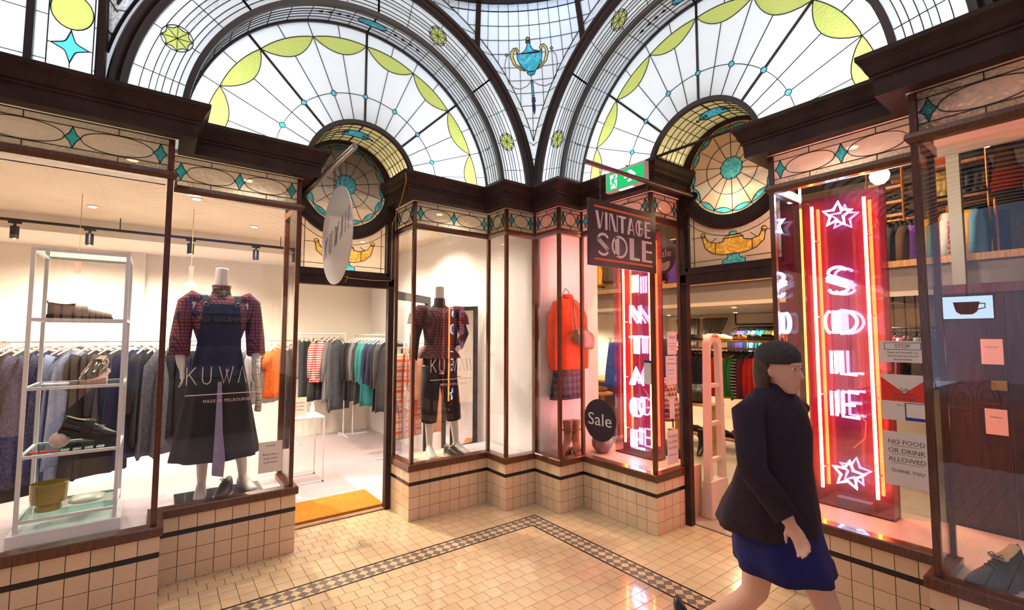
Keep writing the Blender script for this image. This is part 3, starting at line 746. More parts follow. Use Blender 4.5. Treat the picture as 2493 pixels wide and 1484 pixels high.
# ------------------------------------------------------------------ floor
fl = empty('floor', (1.4, 2.0, 0), label='cream tiled arcade floor with black edged diamond border', cat='floor', kind='structure')
mb = MB(); mb.box(-12, 4.0, -12, 4.6, -.05, -.004); mb.build('bed', GROUT, fl)
BX, BY = 2.921, 3.484; BWD = .183; LW = .016; PT = .1052
ink = {}
def fmesh(kind, pts, m, t=.004):
    k = (kind, m.name, tuple((round(a, 4), round(b, 4)) for a, b in pts))
    if k not in ink: b = MB(); b.prism(pts, -.004, 0.); ink[k] = b.mesh(kind, m)
    return ink[k]
floor_parts = []; stuffA = MB()
def clip(poly, a, b, c):
    """keep a*x+b*y<=c"""
    out = []
    for (x0, y0), (x1, y1) in zip(poly, poly[1:]+poly[:1]):
        f0 = a*x0+b*y0-c; f1 = a*x1+b*y1-c
        if f0 <= 0: out.append((x0, y0))
        if f0*f1 < 0: t = f0/(f0-f1); out.append((x0+(x1-x0)*t, y0+(y1-y0)*t))
    return out
def farea(p): return abs(sum(x0*y1-x1*y0 for (x0, y0), (x1, y1) in zip(p, p[1:]+p[:1])))/2
def ftile(poly, m, name='floor_tile'):
    poly = [(round(a, 5), round(b, 5)) for a, b in poly]; q = []
    for p in poly:
        if not q or hypot(p[0]-q[-1][0], p[1]-q[-1][1]) > 1e-4: q.append(p)
    if len(q) > 2 and hypot(q[0][0]-q[-1][0], q[0][1]-q[-1][1]) < 1e-4: q.pop()
    if len(q) < 3 or farea(q) < 3e-5: return
    floor_parts.append((q, m, name))
g = .0018
def rect(x0, x1, y0, y1): return [(x0+g, y0+g), (x1-g, y0+g), (x1-g, y1-g), (x0+g, y1-g)]
# inside the border: running bond, rows along X
ix, iy = BX-BWD, BY-BWD
y = iy; r = 0
while y > -1.2:
    x = ix-(PT/2 if r % 2 else 0)+PT
    while x > -2.2:
        p = clip(clip(rect(x-PT, x, y-PT, y), 1, 0, ix-g), 0, 1, iy-g)
        if p: ftile(p, FTILE)
        x -= PT
    y -= PT; r += 1
# left of the border: two straight courses, then running bond to the thresholds; right: straight grid
y = BY; r = 0
while y < 4.55:
    x = BX+PT*2-(PT/2 if (r % 2 and r > 1) else 0)
    x = 3.12+PT/2*(r % 2 if r > 1 else 0)
    while x > -2.2:
        if x-PT/2-(y+PT/2-BY) <= BX+.0 or True:
            p = rect(x-PT, x, y, min(y+PT, 4.5))
            p = clip(p, 1, -1, BX-BY) if True else p
            if p and max(b for a, b in p) > 0: ftile(p, FTILE)
        x -= PT
    y += PT; r += 1
x = BX
while x < 3.93:
    y = 3.72
    while y > -1.2:
        p = clip(rect(x, min(x+PT, 3.93), y-PT, y), -1, 1, BY-BX)
        if p: ftile(p, FTILE)
        y -= PT
    x += PT
# border: black fillets and a checker of small square tiles set diagonally
for (a, b) in (((0, 0), (LW, LW)), ((BWD-LW, BWD-LW), (BWD, BWD))):
    o0, o1 = a[0], b[0]
    nseg = 12; xs = [-2.2+(BX+2.2)*i/nseg for i in range(nseg+1)]
    for x0, x1 in zip(xs, xs[1:]):
        p = rect(x0, x1, BY-o1-g*.5, BY-o0+g*.5); p = clip(p, 1, -1, BX-BY); ftile(p, BTILE, 'border_strip')
    ys = [-1.2+(BY+1.2)*i/nseg for i in range(nseg+1)]
    for y0, y1 in zip(ys, ys[1:]):
        p = rect(BX-o1-g*.5, BX-o0+g*.5, y0, y1); p = clip(p, -1, 1, BY-BX); ftile(p, BTILE, 'border_strip')
bw = BWD-2*LW; D = bw/2
for arm in (0, 1):
    n = int(4.6/D)
    for i in range(-1, n):
        for row, m, off in ((.25, GTILE, 0), (.75, GTILE, 0), (.5, FTILE, .5), (0, FTILE, .5), (1, FTILE, .5)):
            u = (i+off)*D+.5*D; v = row*bw; e = D/2-.0012
            P = [(u-e, v), (u, v-e), (u+e, v), (u, v+e)]
            P = clip(clip(P, 0, -1, -.0008), 0, 1, bw-.0008)
            if not P: continue
            # u runs away from the corner; v inwards
            Q = [(BX-LW-a, BY-LW-b) if arm == 0 else (BX-LW-b, BY-LW-a) for a, b in P]
            Q = clip(Q, 1, -1, BX-BY) if arm == 0 else clip(Q, -1, 1, BY-BX)
            if Q: ftile(Q, m, 'border_tile')
def camdist(p):
    cx = sum(a for a, b in p)/len(p); cy = sum(b for a, b in p)/len(p); f = cx*sin(yaw)+cy*cos(yaw); l = cx*cos(yaw)-cy*sin(yaw)
    px = 1246+1132*l/f if f > .2 else -9999; py = 742+1132*(1.7/f)+70 if f > .2 else 9999
    vis = f > .2 and -30 < px < 2530 and py < 1500 and not (cx > 3.12 and cy > 3.4)
    # hidden behind plinths
    if cy > 4.04 and not (.92 < cx < 1.885): vis = False
    if cx > 3.456 and not (1.52 < cy < 2.485): vis = False
    if cy > 3.72 and cx < .06: vis = False
    if cx > 3.12 and cy < .66: vis = False
    return (0 if vis else 1, -farea(p)/max(.2, f)**3)
byk = {}
for t in floor_parts: byk.setdefault(t[2], []).append(t)
stuff = {}
for kname, lst in byk.items():
    lst.sort(key=lambda t: camdist(t[0]))
    for i, (p, m, nm) in enumerate(lst):
        cx = sum(a for a, b in p)/len(p); cy = sum(b for a, b in p)/len(p)
        if i < 300 and camdist(p)[0] == 0:
            rel = [(a-cx, b-cy) for a, b in p]; put(nm, fmesh(nm, rel, m), (cx, cy, 0), 0, fl)
        else: stuff.setdefault((nm, m.name), MB()).prism(p, -.004, 0)
for (nm, mn), mb in stuff.items(): o = mb.build(nm, MATS[mn], fl); o['kind'] = 'stuff'
# thresholds
F = side('left'); mb = MB(); mb.box(1.24, 2.195, .75, .80, 0, .012, F); mb.build('trim_10', mat('worn_brass_edge', (.30, .16, .07), .5, var=.3), label='worn brown threshold strip before the orange doormat', cat='threshold', kind='structure')
F = side('right'); mb = MB(); mb.box(1.24, 2.195, .80, .82, 0, .006, F); mb.build('trim_11', mat('grey_threshold', (.16, .12, .09), .6), label='thin dark threshold strip of the right hand shop', cat='threshold', kind='structure')
# ------------------------------------------------------------------ the two passages behind the camera (seen in reflections)
BRK = mat('passage_timber', (.07, .035, .02), .4, var=.3)
def pwall(name, x0, x1, y0, y1, label):
    r = empty(name, ((x0+x1)/2, (y0+y1)/2, 0), label=label, cat='wall', kind='structure')
    mb = MB(); mb.box(x0, x1, y0, y1, 0, .5); mb.box(x0, x1, y0, y1, 2.9, 4.8); mb.build('wall_boarding', BRK, r)
    n = int(max(x1-x0, y1-y0)/1.1); 
    for i in range(n+1):
        mb = MB(); f = i/n
        if x1-x0 > y1-y0: c = x0+(x1-x0)*f; mb.box(c-.05, c+.05, y0, y1, .5, 2.9)
        else: c = y0+(y1-y0)*f; mb.box(x0, x1, c-.05, c+.05, .5, 2.9)
        mb.build('wall_post', BRK, r)
    mb = MB(); mb.box(x0+.02, x1-.02, y0+.02, y1-.02, .5, 2.9); mb.build('fill_glow_pane', emit('fill_glow_window', (1, .52, .30), .65), r)  # window glow added as warm fill for the plinths
pwall('wall_passage_south', -12, -1.1, -.62, -.5, 'timber shopfront across the west passage'); pwall('wall_passage_west', -1.22, -1.1, -12, -.5, 'timber shopfront across the south passage')
pwall('wall_passage_north', -12, -2.1, 3.72, 3.84, 'timber shopfront further along the west passage'); pwall('wall_passage_east', 3.12, 3.24, -12, -1.5, 'timber shopfront further along the south passage')
VLT = emit('lit_vault_glass', (.70, .75, .85), .30)
for nm, ax in (('west', 0), ('south', 1)):
    r = empty('ceiling_passage_'+nm, (-6, 1.6, 3.3) if ax == 0 else (1, -6, 3.3), label='barrel vault of glass and dark ribs over the %s passage' % nm, cat='ceiling', kind='structure')
    def vp(l, q, rr, ax=ax):
        if ax == 0: return (l, 1.61+cos(q)*rr, 4.72+sin(q)*rr*.30)
        return (1.01+cos(q)*rr, l, 4.72+sin(q)*rr*.30)
    lo, hi = (-12, -.40) if ax == 0 else (-12, .20)
    mb = MB(); mb.loft([[vp(lo, pi*i/20, 2.13), vp(hi, pi*i/20, 2.13), vp(hi, pi*i/20, 2.16), vp(lo, pi*i/20, 2.16)] for i in range(21)]); mb.build('vault_glass', VLT, r)
    for j in range(30):
        l = lo+(hi-lo)*j/29; mb = MB(); mb.tube([vp(l, pi*i/16, 2.10) for i in range(17)], .035, 4); mb.build('vault_rib', RIB, r)
# street end of the passages: pale brick building and road in daylight
BR = mat('pale_street_brick', (.42, .42, .44), .8, var=.2, vscale=20)
slab('wall_street_west', -19, -18.8, -8, 12, -.1, 7, BR, 'pale brick building across the street, seen in reflection', 'building'); slab('wall_street_south', -8, 12, -19, -18.8, -.1, 7, mat('blue_street_wall', (.10, .14, .26), .6, var=.3, vscale=3), 'blue grey building across the lane, seen in reflection', 'building')
slab('floor_street', -19, 12, -19, 4, -.12, -.052, mat('asphalt', (.10, .10, .11), .7), 'street paving beyond the passages', 'paving')
# ================================================================== LEFT SHOP
def pxx(px, y): return y*math.tan(yaw+math.atan((px-1246.5)/1132.64))          # photograph column -> x on a plane y
def pxy(px, x): return x/math.tan(yaw+math.atan((px-1246.5)/1132.64))
LILAC = mat('pale_lilac_floor', (.56, .46, .49), .35, var=.05, vscale=2)
slab('floor_shop_left', -3.2, 3.15, 4.50, 8.55, -.03, .004, LILAC, 'pale pinkish floor of the clothing shop', 'floor')
slab('wall_shop_left_back', -3.2, 3.15, 8.5, 8.6, 0, 3.1, CREAM, 'cream back wall of the clothing shop', 'wall')
slab('wall_shop_left_side', -3.3, -3.2, 3.72, 8.6, 0, 3.1, CREAM, 'cream side wall at far left of the clothing shop', 'wall')
slab('wall_party', 3.15, 3.20, 3.80, 8.6, 0, 3.1, WHITE, 'white party wall between the two shops', 'wall')
PRESS = mat('pressed_ceiling', (.80, .68, .50), .6, var=.05, vscale=3, bump=.25, bscale=26)
slab('ceiling_shop_left', -3.2, 3.15, 4.97, 7.3, 3.05, 3.1, PRESS, 'cream pressed ceiling of the clothing shop', 'ceiling')
mb = MB(); mb.box(-3.2, 3.15, 7.3, 8.5, 2.86, 3.1); mb.build('ceiling_bulkhead_left', CREAM, label='lower cream bulkhead along the back of the clothing shop', cat='ceiling', kind='structure')
mb = MB(); mb.box(-2.2, -2.0, 8.38, 8.5, 0, 2.86); mb.box(-.35, -.18, 8.4, 8.5, 0, 2.86); mb.build('wall_shop_left_pier', CREAM, label='cream wall piers behind the white rail', cat='wall', kind='structure')
BED = mat('lilac_window_bed', (.52, .45, .49), .4)
mb = MB(); F = side('left'); bl = .85
mb.box(2.24, 5.2, .36, bl, .0, .47, F); mb.box(3.10, 5.2, .04, .36, .0, .47, F)
mb.build('floor_window_bed_left', BED, label='raised lilac display bed in the far left windows', cat='display bed', kind='structure')
mb = MB(); mb.box(.02, 1.195, .36, bl, 0, .47, F); mb.box(.02, .335, .04, .36, 0, .47, F); mb.build('floor_window_bed_corner', BED, label='raised lilac display bed left of the corner', cat='display bed', kind='structure')
WSTEEL = mat('white_steel', (.80, .80, .82), .35)
BLK = mat('black_metal', (.012, .012, .013), .4)
# ------------------------------------------------------------------ track lights and pendants
tr = empty('lighting_track', (0, 7.0, 2.88), label='long black lighting track below the shop ceiling', cat='track')
mb = MB(); mb.box(-2.6, 1.45, 6.985, 7.015, 2.885, 2.915); mb.build('rail', BLK, tr)
for x in (-2.2, -.4, 1.3): mb = MB(); mb.tube([(x, 7.0, 2.915), (x, 7.0, 3.05)], .005, 6); mb.build('hanger_rod', BLK, tr)
for i, (px, nm) in enumerate(((20, 'far left end'), (206, 'above the glass shelf unit'), (456, 'above the pinafore mannequin'), (617, 'nearest the doorway'))):
    x = pxx(px, 7.0); t = empty('track_spotlight', (x, 7.0, 2.72), label='black cylinder spotlight on the track, '+nm, cat='spotlight', group='spotlights on the black track')
    mb = MB(); mb.box(x-.05, x+.05, 6.985, 7.015, 2.862, 2.885); mb.build('adapter', BLK, t)
    mb = MB(); mb.tube([(x, 7.0, 2.87), (x, 7.0, 2.83)], .012, 8); mb.build('swivel', BLK, t)
    mb = MB(); mb.lathe([(.0, .13), (.034, .13), (.036, .125), (.036, 0), (.028, 0), (.028, .03), (0, .03)], 16, (x, 7.0, 2.705)); mb.build('lamp_body', BLK, t, smooth=True)
    if i == 3: spot('track_spot_light', (x, 6.99, 2.69), (1.62, 3.9, 0), 330, 50, WARM, .25, .02)
    else: spot('track_spot_light', (x, 7.0, 2.69), (x+.15, 8.4, 1.2), 140, 95, WARM, .7)
for i, (px, nm, y) in enumerate(((182, 'seen through the glass shelf unit', 6.0), (460, 'left of the pinafore mannequin', 6.0))):
    x = pxx(px, y); t = empty('pendant_lamp', (x, y, 2.2), label='small pink tube pendant lamp '+nm, cat='pendant lamp', group='pink pendant lamps')
    mb = MB(); mb.tube([(x, y, 2.42), (x, y, 3.05)], .003, 5); mb.build('cord', mat('brass_cord', (.55, .38, .12), .4), t)
    mb = MB(); mb.lathe([(.0, .17), (.022, .17), (.023, 0), (0, 0)], 14, (x, y, 2.26)); mb.build('tube_body', mat('salmon_paint', (.80, .28, .22), .5), t, smooth=True)
    mb = MB(); mb.lathe([(.02, .0), (.045, -.012), (.05, -.03), (.035, -.05), (0, -.055)], 14, (x, y, 2.262)); mb.build('bulb', emit('warm_bulb', (1, .85, .62), 14), t, smooth=True)
# unseen ceiling fixtures added to light the shops and displays
def added_ceiling_light(x, y, z, power, label, col=WARM, grp='added ceiling lights of the clothing shop', ang=150):
    t = empty('added_ceiling_light', (x, y, z-.012), label=label, cat='added_ceiling_light', group=grp)
    mb = MB(); mb.lathe([(.0, 0), (.045, 0), (.05, .004), (.05, .011), (0, .011)], 20, (x, y, z-.012)); mb.build('trim_ring', WSTEEL, t)
    mb = MB(); mb.lathe([(0, -.001), (.032, -.001), (.032, -.004), (0, -.004)], 18, (x, y, z-.012)); mb.build('diffuser', emit('added_light_glow', (1, .84, .60), 5), t)
    spot('added_ceiling_lamp', (x, y, z-.02), (x, y, 0), power, ang, col, .6, .06)
for i, (x, y, w) in enumerate(((-1.2, 5.5, 'far left'), (.25, 5.5, 'behind the pinafore mannequin'), (1.55, 5.5, 'inside the doorway'), (2.55, 5.5, 'behind the corner mannequin'), (-.6, 6.5, 'left of centre'), (.9, 6.5, 'at centre'), (2.3, 6.6, 'above the cardigan rail'))):
    added_ceiling_light(x, y, 3.05, 112, 'added round ceiling light in the clothing shop, '+w)
for x, w in ((-.2, 'shelf unit'), (.55, 'pinafore mannequin'), (2.35, 'corner mannequin')):  # unseen lights added to brighten the window mannequins
    added_ceiling_light(x, 4.38, 3.0, 55, 'added round ceiling light above the '+w, grp='added window lights')
# ------------------------------------------------------------------ glass shelf unit
t = empty('glass_shelf_unit', (-.395, 4.15, .47), label='white steel display tower with glass shelves and shoes', cat='shelf unit')
X0, X1, Y0, Y1 = -.615, -.175, 3.95, 4.38
for x in (X0, X1):
    for y in (Y0, Y1): mb = MB(); mb.box(x-.010, x+.010, y-.010, y+.010, .54, 2.225); mb.build('leg', WSTEEL, t)
mb = MB(); mb.box(X0-.035, X1+.035, Y0-.035, Y1+.035, .47, .545); mb.build('base', WSTEEL, t, bevel=.006)
for z in (.615, .985, 1.385, 1.80, 2.225):
    mb = MB()
    for a, b, c, d in ((X0, X1, Y0-.009, Y0+.009), (X0, X1, Y1-.009, Y1+.009), (X0-.009, X0+.009, Y0, Y1), (X1-.009, X1+.009, Y0, Y1)): mb.box(a, b, c, d, z-.018, z)
    fr = mb.build('shelf_frame', WSTEEL, t)
    mb = MB(); mb.box(X0+.009, X1-.009, Y0+.009, Y1-.009, z-.008, z-.001); mb.build('shelf_glass', glass('shelf_glass', (.80, .93, .90), .06), fr)
# ------------------------------------------------------------------ shoes
def shoe(name, loc, rz, label, upper, sole, L=.27, W=.088, h=.085, heel=.018, opening=True, laces=None, strap=None, shine=.3, tilt=0., group=None, tongue=None, platform=0., ankle=0., cat='shoe'):
    t = empty(name, loc, label=label, cat=cat, group=group, rot=(0, tilt, rz))
    n = 14; S = 16
    def width(f): return W/2*(.60+.55*f-.0*f if f < .3 else 1.0*(1-max(0, (f-.62)/.38)**2.6*.72))*(1 if f > .3 else .98+.0)
    def ringz(f, z0, hh, wk):
        x = (f-.42)*L; w = width(f)*wk
        return [(x, w*cos(2*pi*j/S), z0+hh*(max(0, sin(2*pi*j/S))**.8 if sin(2*pi*j/S) > 0 else 0)) for j in range(S)]
    fs = [i/(n-1) for i in range(n)]
    base = lambda f: platform+heel*(1-f)**1.2*.6
    def hgt(f):
        if f < .45: return h*(.98-.12*sin(pi*f/.45)+ankle*(1-f/.45))
        return h*(.88-.55*((f-.45)/.55)**.8)
    mb = MB(); mb.loft([[(p[0], p[1], 0) if p[2] < base(f)+.001 and False else p for p in ringz(f, base(f)+.012, hgt(f), 1)] for f in fs]); mb.build('upper', upper, t, smooth='all')
    mb = MB(); mb.loft([[( (f-.42)*L*1.03, width(f)*1.10*cos(2*pi*j/S), (base(f)+.014) if sin(2*pi*j/S) > 0 else (platform*.0 if f < .34 or platform else .004*min(1, max(0, f-.3)*5)*0)) for j in range(S)] for f in fs]); mb.build('sole', sole, t)
    if opening:
        mb = MB(); mb.loft([[((.02+.38*i/6-.40)*L, width(.02+.38*i/6)*.74*cos(2*pi*j/12), base(.2)+.012+hgt(.02+.38*i/6)*(.985+.03*sin(2*pi*j/12))) for j in range(12)] for i in range(7)]); mb.build('insole', mat('tan_lining', (.35, .24, .13), .7), t)
    if laces:
        for i in range(3):
            x = (.40+.07*i-.42)*L; z = base(.45)+.014+hgt(.40+.07*i); mb = MB(); mb.tube([(x, -.026, z-.008), (x, 0, z+.006), (x, .026, z-.008)], .0035, 6); mb.build('lace', laces, t)
        mb = MB(); z = base(.4)+.02+hgt(.4)
        for sg in (-1, 1): mb.tube([(.0, 0, z), (-.005, sg*.02, z+.014), (.002, sg*.036, z+.004), (.0, 0, z)], .003, 5)
        mb.build('lace_bow', laces, t)
    if strap:
        for xx in ((.52,) if strap != 2 else (.44, .62)):
            mb = MB(); hh = hgt(xx); w = width(xx)
            mb.loft([[((xx-.42+d)*L, w*1.06*cos(a), base(xx)+.012+hh*1.06*max(0, sin(a))**.8) for d in (-.085, .085)]+[((xx-.42+d)*L, w*.9*cos(a), base(xx)+.012+hh*.9*max(0, sin(a))**.8) for d in (.085, -.085)] for a in [pi*i/12 for i in range(13)]]); mb.build('strap', upper if strap != 3 else sole, t)
    if tongue:
        mb = MB(); z = base(.0)+hgt(0); mb.tube([(-.42*L+.004, 0, z-.01), (-.42*L-.004, 0, z+.016), (-.42*L+.006, 0, z+.022)], .007, 6, flat=.4); mb.build('pull_tab', upper, t)
    return t
TAUPE = mat('taupe_leather', (.30, .20, .17), .45, var=.15); BSOLE = mat('black_rubber', (.012, .011, .011), .55)
PATENT = mat('patent_olive_leather', (.06, .05, .035), .10, coat=.8); BLEATH = mat('black_leather', (.018, .015, .014), .3, coat=.2); PSOLE = mat('pink_rubber', (.62, .40, .33), .6)
shoe('derby_shoe', (-.43, 4.10, 1.80), 0.12, 'taupe leather strap shoe with black sole on the top glass shelf', TAUPE, BSOLE, L=.31, strap=1, tongue=1, heel=.02)
shoe('loafer', (-.315, 4.16, 1.425), radians(-108), 'glossy olive patent shoe on a pink block, toe to the window', PATENT, PSOLE, L=.26, W=.10, h=.10, tilt=.16)
mb = MB(); mb.box(-.37, -.26, 4.09, 4.23, 1.385, 1.42); mb.build('display_block', mat('pink_block', (.70, .46, .40), .6), label='flat pink block under the glossy olive shoe', cat='block', bevel=.004)
shoe('platform_sandal', (-.36, 4.12, 1.036), -.06, 'black strap sandal leaning on a pink ball on the third shelf', BLEATH, BSOLE, L=.29, W=.095, strap=2, platform=.02, tilt=.27, heel=.01)
mb = MB(); mb.lathe([(.05*sin(pi*i/14), .05-.05*cos(pi*i/14)) for i in range(15)], 20, (-.47, 4.12, .985)); mb.build('pink_ball', mat('pink_terrazzo', (.72, .50, .44), .5, var=.2, vscale=30), label='pink ball propping up the black sandal', cat='ball', smooth='all')
for i in range(3):
    mb = MB(); x = -.565+.042*i; mb.tube([(x+.016*cos(2*pi*j/12), 4.0+.012*sin(2*pi*j/12), .992) for j in range(12)], .005, 6, closed=True); mb.build('red_earring', mat('red_resin', (.75, .05, .02), .25), smooth=True, label='red resin ring earring, %s from the left on the third shelf' % ('first', 'second', 'third')[i], cat='earring', group='red earrings')
for i in range(4):
    mb = MB(); x = -.43+.055*i; mb.box(x-.018, x+.018, 3.985, 4.03, .986, .992); q = mb.build('earring_card', mat('cream_card', (.80, .78, .66), .6), label='small cream earring card, %s from the left on the third shelf' % ('first', 'second', 'third', 'fourth')[i], cat='card', group='earring cards')
    for sg in (-1, 1): mb = MB(); mb.lathe([(.0, 0), (.006, .002), (.006, .006), (0, .008)], 8, (x+sg*.008, 4.005, .992)); mb.build('stud', mat('blue_resin', (.10, .25, .45), .3), q)
mb = MB(); mb.box(-.56, -.44, 4.02, 4.12, 1.386, 1.396); mb.build('folded_scarf', mat('folded_white_cloth', (.70, .70, .74), .8), label='folded white cloth on the second glass shelf', cat='scarf', bevel=.004)
mb = MB(); mb.lathe([(.058, 0), (.062, .02), (.052, .035), (.078, .05), (.083, .10), (.085, .165), (.082, .168), (.078, .10), (.07, .055), (0, .05)], 28, (-.50, 4.10, .615), 1.05, .85); mb.build('glazed_vase', mat('olive_amber_glaze', (.30, .21, .02), .12, var=.4, vscale=5, coat=.6), smooth=True, label='olive and amber glazed vase on the lowest glass shelf', cat='vase')
def pillow(name, x0, x1, y0, y1, z0, z1, m, label, cat):
    mb = MB(); R_ = []
    for i in range(9):
        f = i/8; q = sin(pi*f)**.35 if 0 < f < 1 else .2; x = x0+(x1-x0)*f
        R_.append([(x, (y0+y1)/2+(y1-y0)/2*cos(2*pi*j/14)*(.7+.3*q), z0+(z1-z0)*(.5+.5*sin(2*pi*j/14)*q)) for j in range(14)])
    mb.loft(R_); return mb.build(name, m, smooth='all', label=label, cat=cat)
pillow('white_pouch', -.41, -.24, 4.05, 4.22, .618, .67, mat('white_leather', (.74, .74, .68), .35), 'rounded white leather pouch on the lowest glass shelf', 'pouch')
# ------------------------------------------------------------------ cloth materials
def plaid(name, base, l1, l2, p=.05, w1=.18, w2=.1, rough=.8):
    if name in MATS: return MATS[name]
    m = bpy.data.materials.new(name); m.use_nodes = True; N, L = nodes(m); b = N['Principled BSDF']; b.inputs['Roughness'].default_value = rough
    tc = N.new('ShaderNodeTexCoord'); sp = N.new('ShaderNodeSeparateXYZ'); L.new(tc.outputs['Object'], sp.inputs[0])
    ad = N.new('ShaderNodeMath'); ad.operation = 'ADD'; L.new(sp.outputs[0], ad.inputs[0]); L.new(sp.outputs[1], ad.inputs[1])
    def band(out, per, w, ph):
        a = N.new('ShaderNodeMath'); a.operation = 'MULTIPLY_ADD'; a.inputs[1].default_value = 1/per; a.inputs[2].default_value = ph; L.new(out, a.inputs[0])
        f = N.new('ShaderNodeMath'); f.operation = 'FRACT'; L.new(a.outputs[0], f.inputs[0]); g_ = N.new('ShaderNodeMath'); g_.operation = 'LESS_THAN'; g_.inputs[1].default_value = w; L.new(f.outputs[0], g_.inputs[0]); return g_.outputs[0]
    src = None
    for (per, w, ph, c) in ((p, w1, 0, l1), (p, w2, .5, l2)):
        for out in (ad.outputs[0], sp.outputs[2]):
            mx = N.new('ShaderNodeMix'); mx.data_type = 'RGBA'; L.new(band(out, per, w, ph), mx.inputs[0])
            if src: L.new(src, mx.inputs[6])
            else: mx.inputs[6].default_value = (*base, 1)
            mx.inputs[7].default_value = (*c, 1); src = mx.outputs[2]
    L.new(src, b.inputs['Base Color']); MATS[name] = m; return m
def stripes(name, a, b_, p=.04, w=.5, axis=2):
    if name in MATS: return MATS[name]
    m = mat(name, a, .85); N, L = nodes(m); b = N['Principled BSDF']; tc = N.new('ShaderNodeTexCoord'); sp = N.new('ShaderNodeSeparateXYZ'); L.new(tc.outputs['Object'], sp.inputs[0])
    q = N.new('ShaderNodeMath'); q.operation = 'MULTIPLY'; q.inputs[1].default_value = 1/p; L.new(sp.outputs[axis], q.inputs[0]); f = N.new('ShaderNodeMath'); f.operation = 'FRACT'; L.new(q.outputs[0], f.inputs[0])
    l = N.new('ShaderNodeMath'); l.operation = 'LESS_THAN'; l.inputs[1].default_value = w; L.new(f.outputs[0], l.inputs[0])
    mx = N.new('ShaderNodeMix'); mx.data_type = 'RGBA'; L.new(l.outputs[0], mx.inputs[0]); mx.inputs[6].default_value = (*a, 1); mx.inputs[7].default_value = (*b_, 1); L.new(mx.outputs[2], b.inputs['Base Color']); return m
def cloth(name, c, var=.12, vs=25): return mat('cloth_'+name, c, .9, var=var, vscale=vs, bump=.15, bscale=120)
CL = {'black': cloth('black', (.012, .012, .014)), 'charcoal': cloth('charcoal', (.045, .045, .052)), 'navy': cloth('navy', (.018, .022, .06)), 'navy patterned': cloth('navy_pattern', (.05, .05, .11), .75, 60),
      'pale blue': cloth('pale_blue', (.22, .28, .42)), 'dark green': cloth('dark_green', (.015, .09, .06)), 'grey tweed': cloth('tweed', (.10, .10, .12), .7, 90), 'light grey': cloth('light_grey', (.40, .39, .39)),
      'grey': cloth('grey', (.20, .20, .21)), 'teal': cloth('teal', (.03, .22, .22)), 'orange': cloth('orange', (.85, .16, .02)), 'peach': cloth('peach', (.80, .38, .24)), 'dark teal': cloth('dteal', (.03, .09, .12)),
      'red striped': stripes('cloth_red_stripe', (.75, .70, .68), (.62, .06, .05), .035), 'orange plaid': plaid('cloth_orange_plaid', (.80, .48, .33), (.72, .10, .04), (.25, .12, .22), .11, .28, .07),
      'red': cloth('red', (.60, .02, .015)), 'mustard': cloth('mustard', (.75, .38, .02)), 'green': cloth('green', (.03, .22, .06)), 'purple': cloth('purple', (.10, .03, .22)), 'maroon': cloth('maroon', (.14, .015, .03)),
      'cream': cloth('cream', (.66, .58, .44)), 'blue': cloth('blue', (.03, .08, .42)), 'sky blue': cloth('sky', (.13, .36, .62)), 'bright teal': cloth('bteal', (.02, .34, .30)), 'tan': cloth('tan', (.35, .22, .12)), 'white': cloth('white', (.70, .68, .66)),
      'pink': cloth('pink', (.75, .22, .28)), 'striped black': stripes('cloth_black_stripe', (.015, .012, .02), (.6, .58, .55), .045, .3), 'yellow': cloth('yellow', (.85, .55, .06)), 'bright green': cloth('bgreen', (.02, .42, .10)), 'khaki': cloth('khaki', (.16, .15, .07)),
      'magenta': cloth('magenta', (.50, .02, .14)), 'red checked': plaid('cloth_red_check', (.62, .10, .10), (.75, .60, .55), (.20, .02, .03), .06, .25, .12), 'brown': cloth('brown', (.09, .045, .03)), 'lilac': cloth('lilac', (.22, .10, .48)), 'patterned blue': cloth('pblue', (.10, .12, .30), .8, 70)}
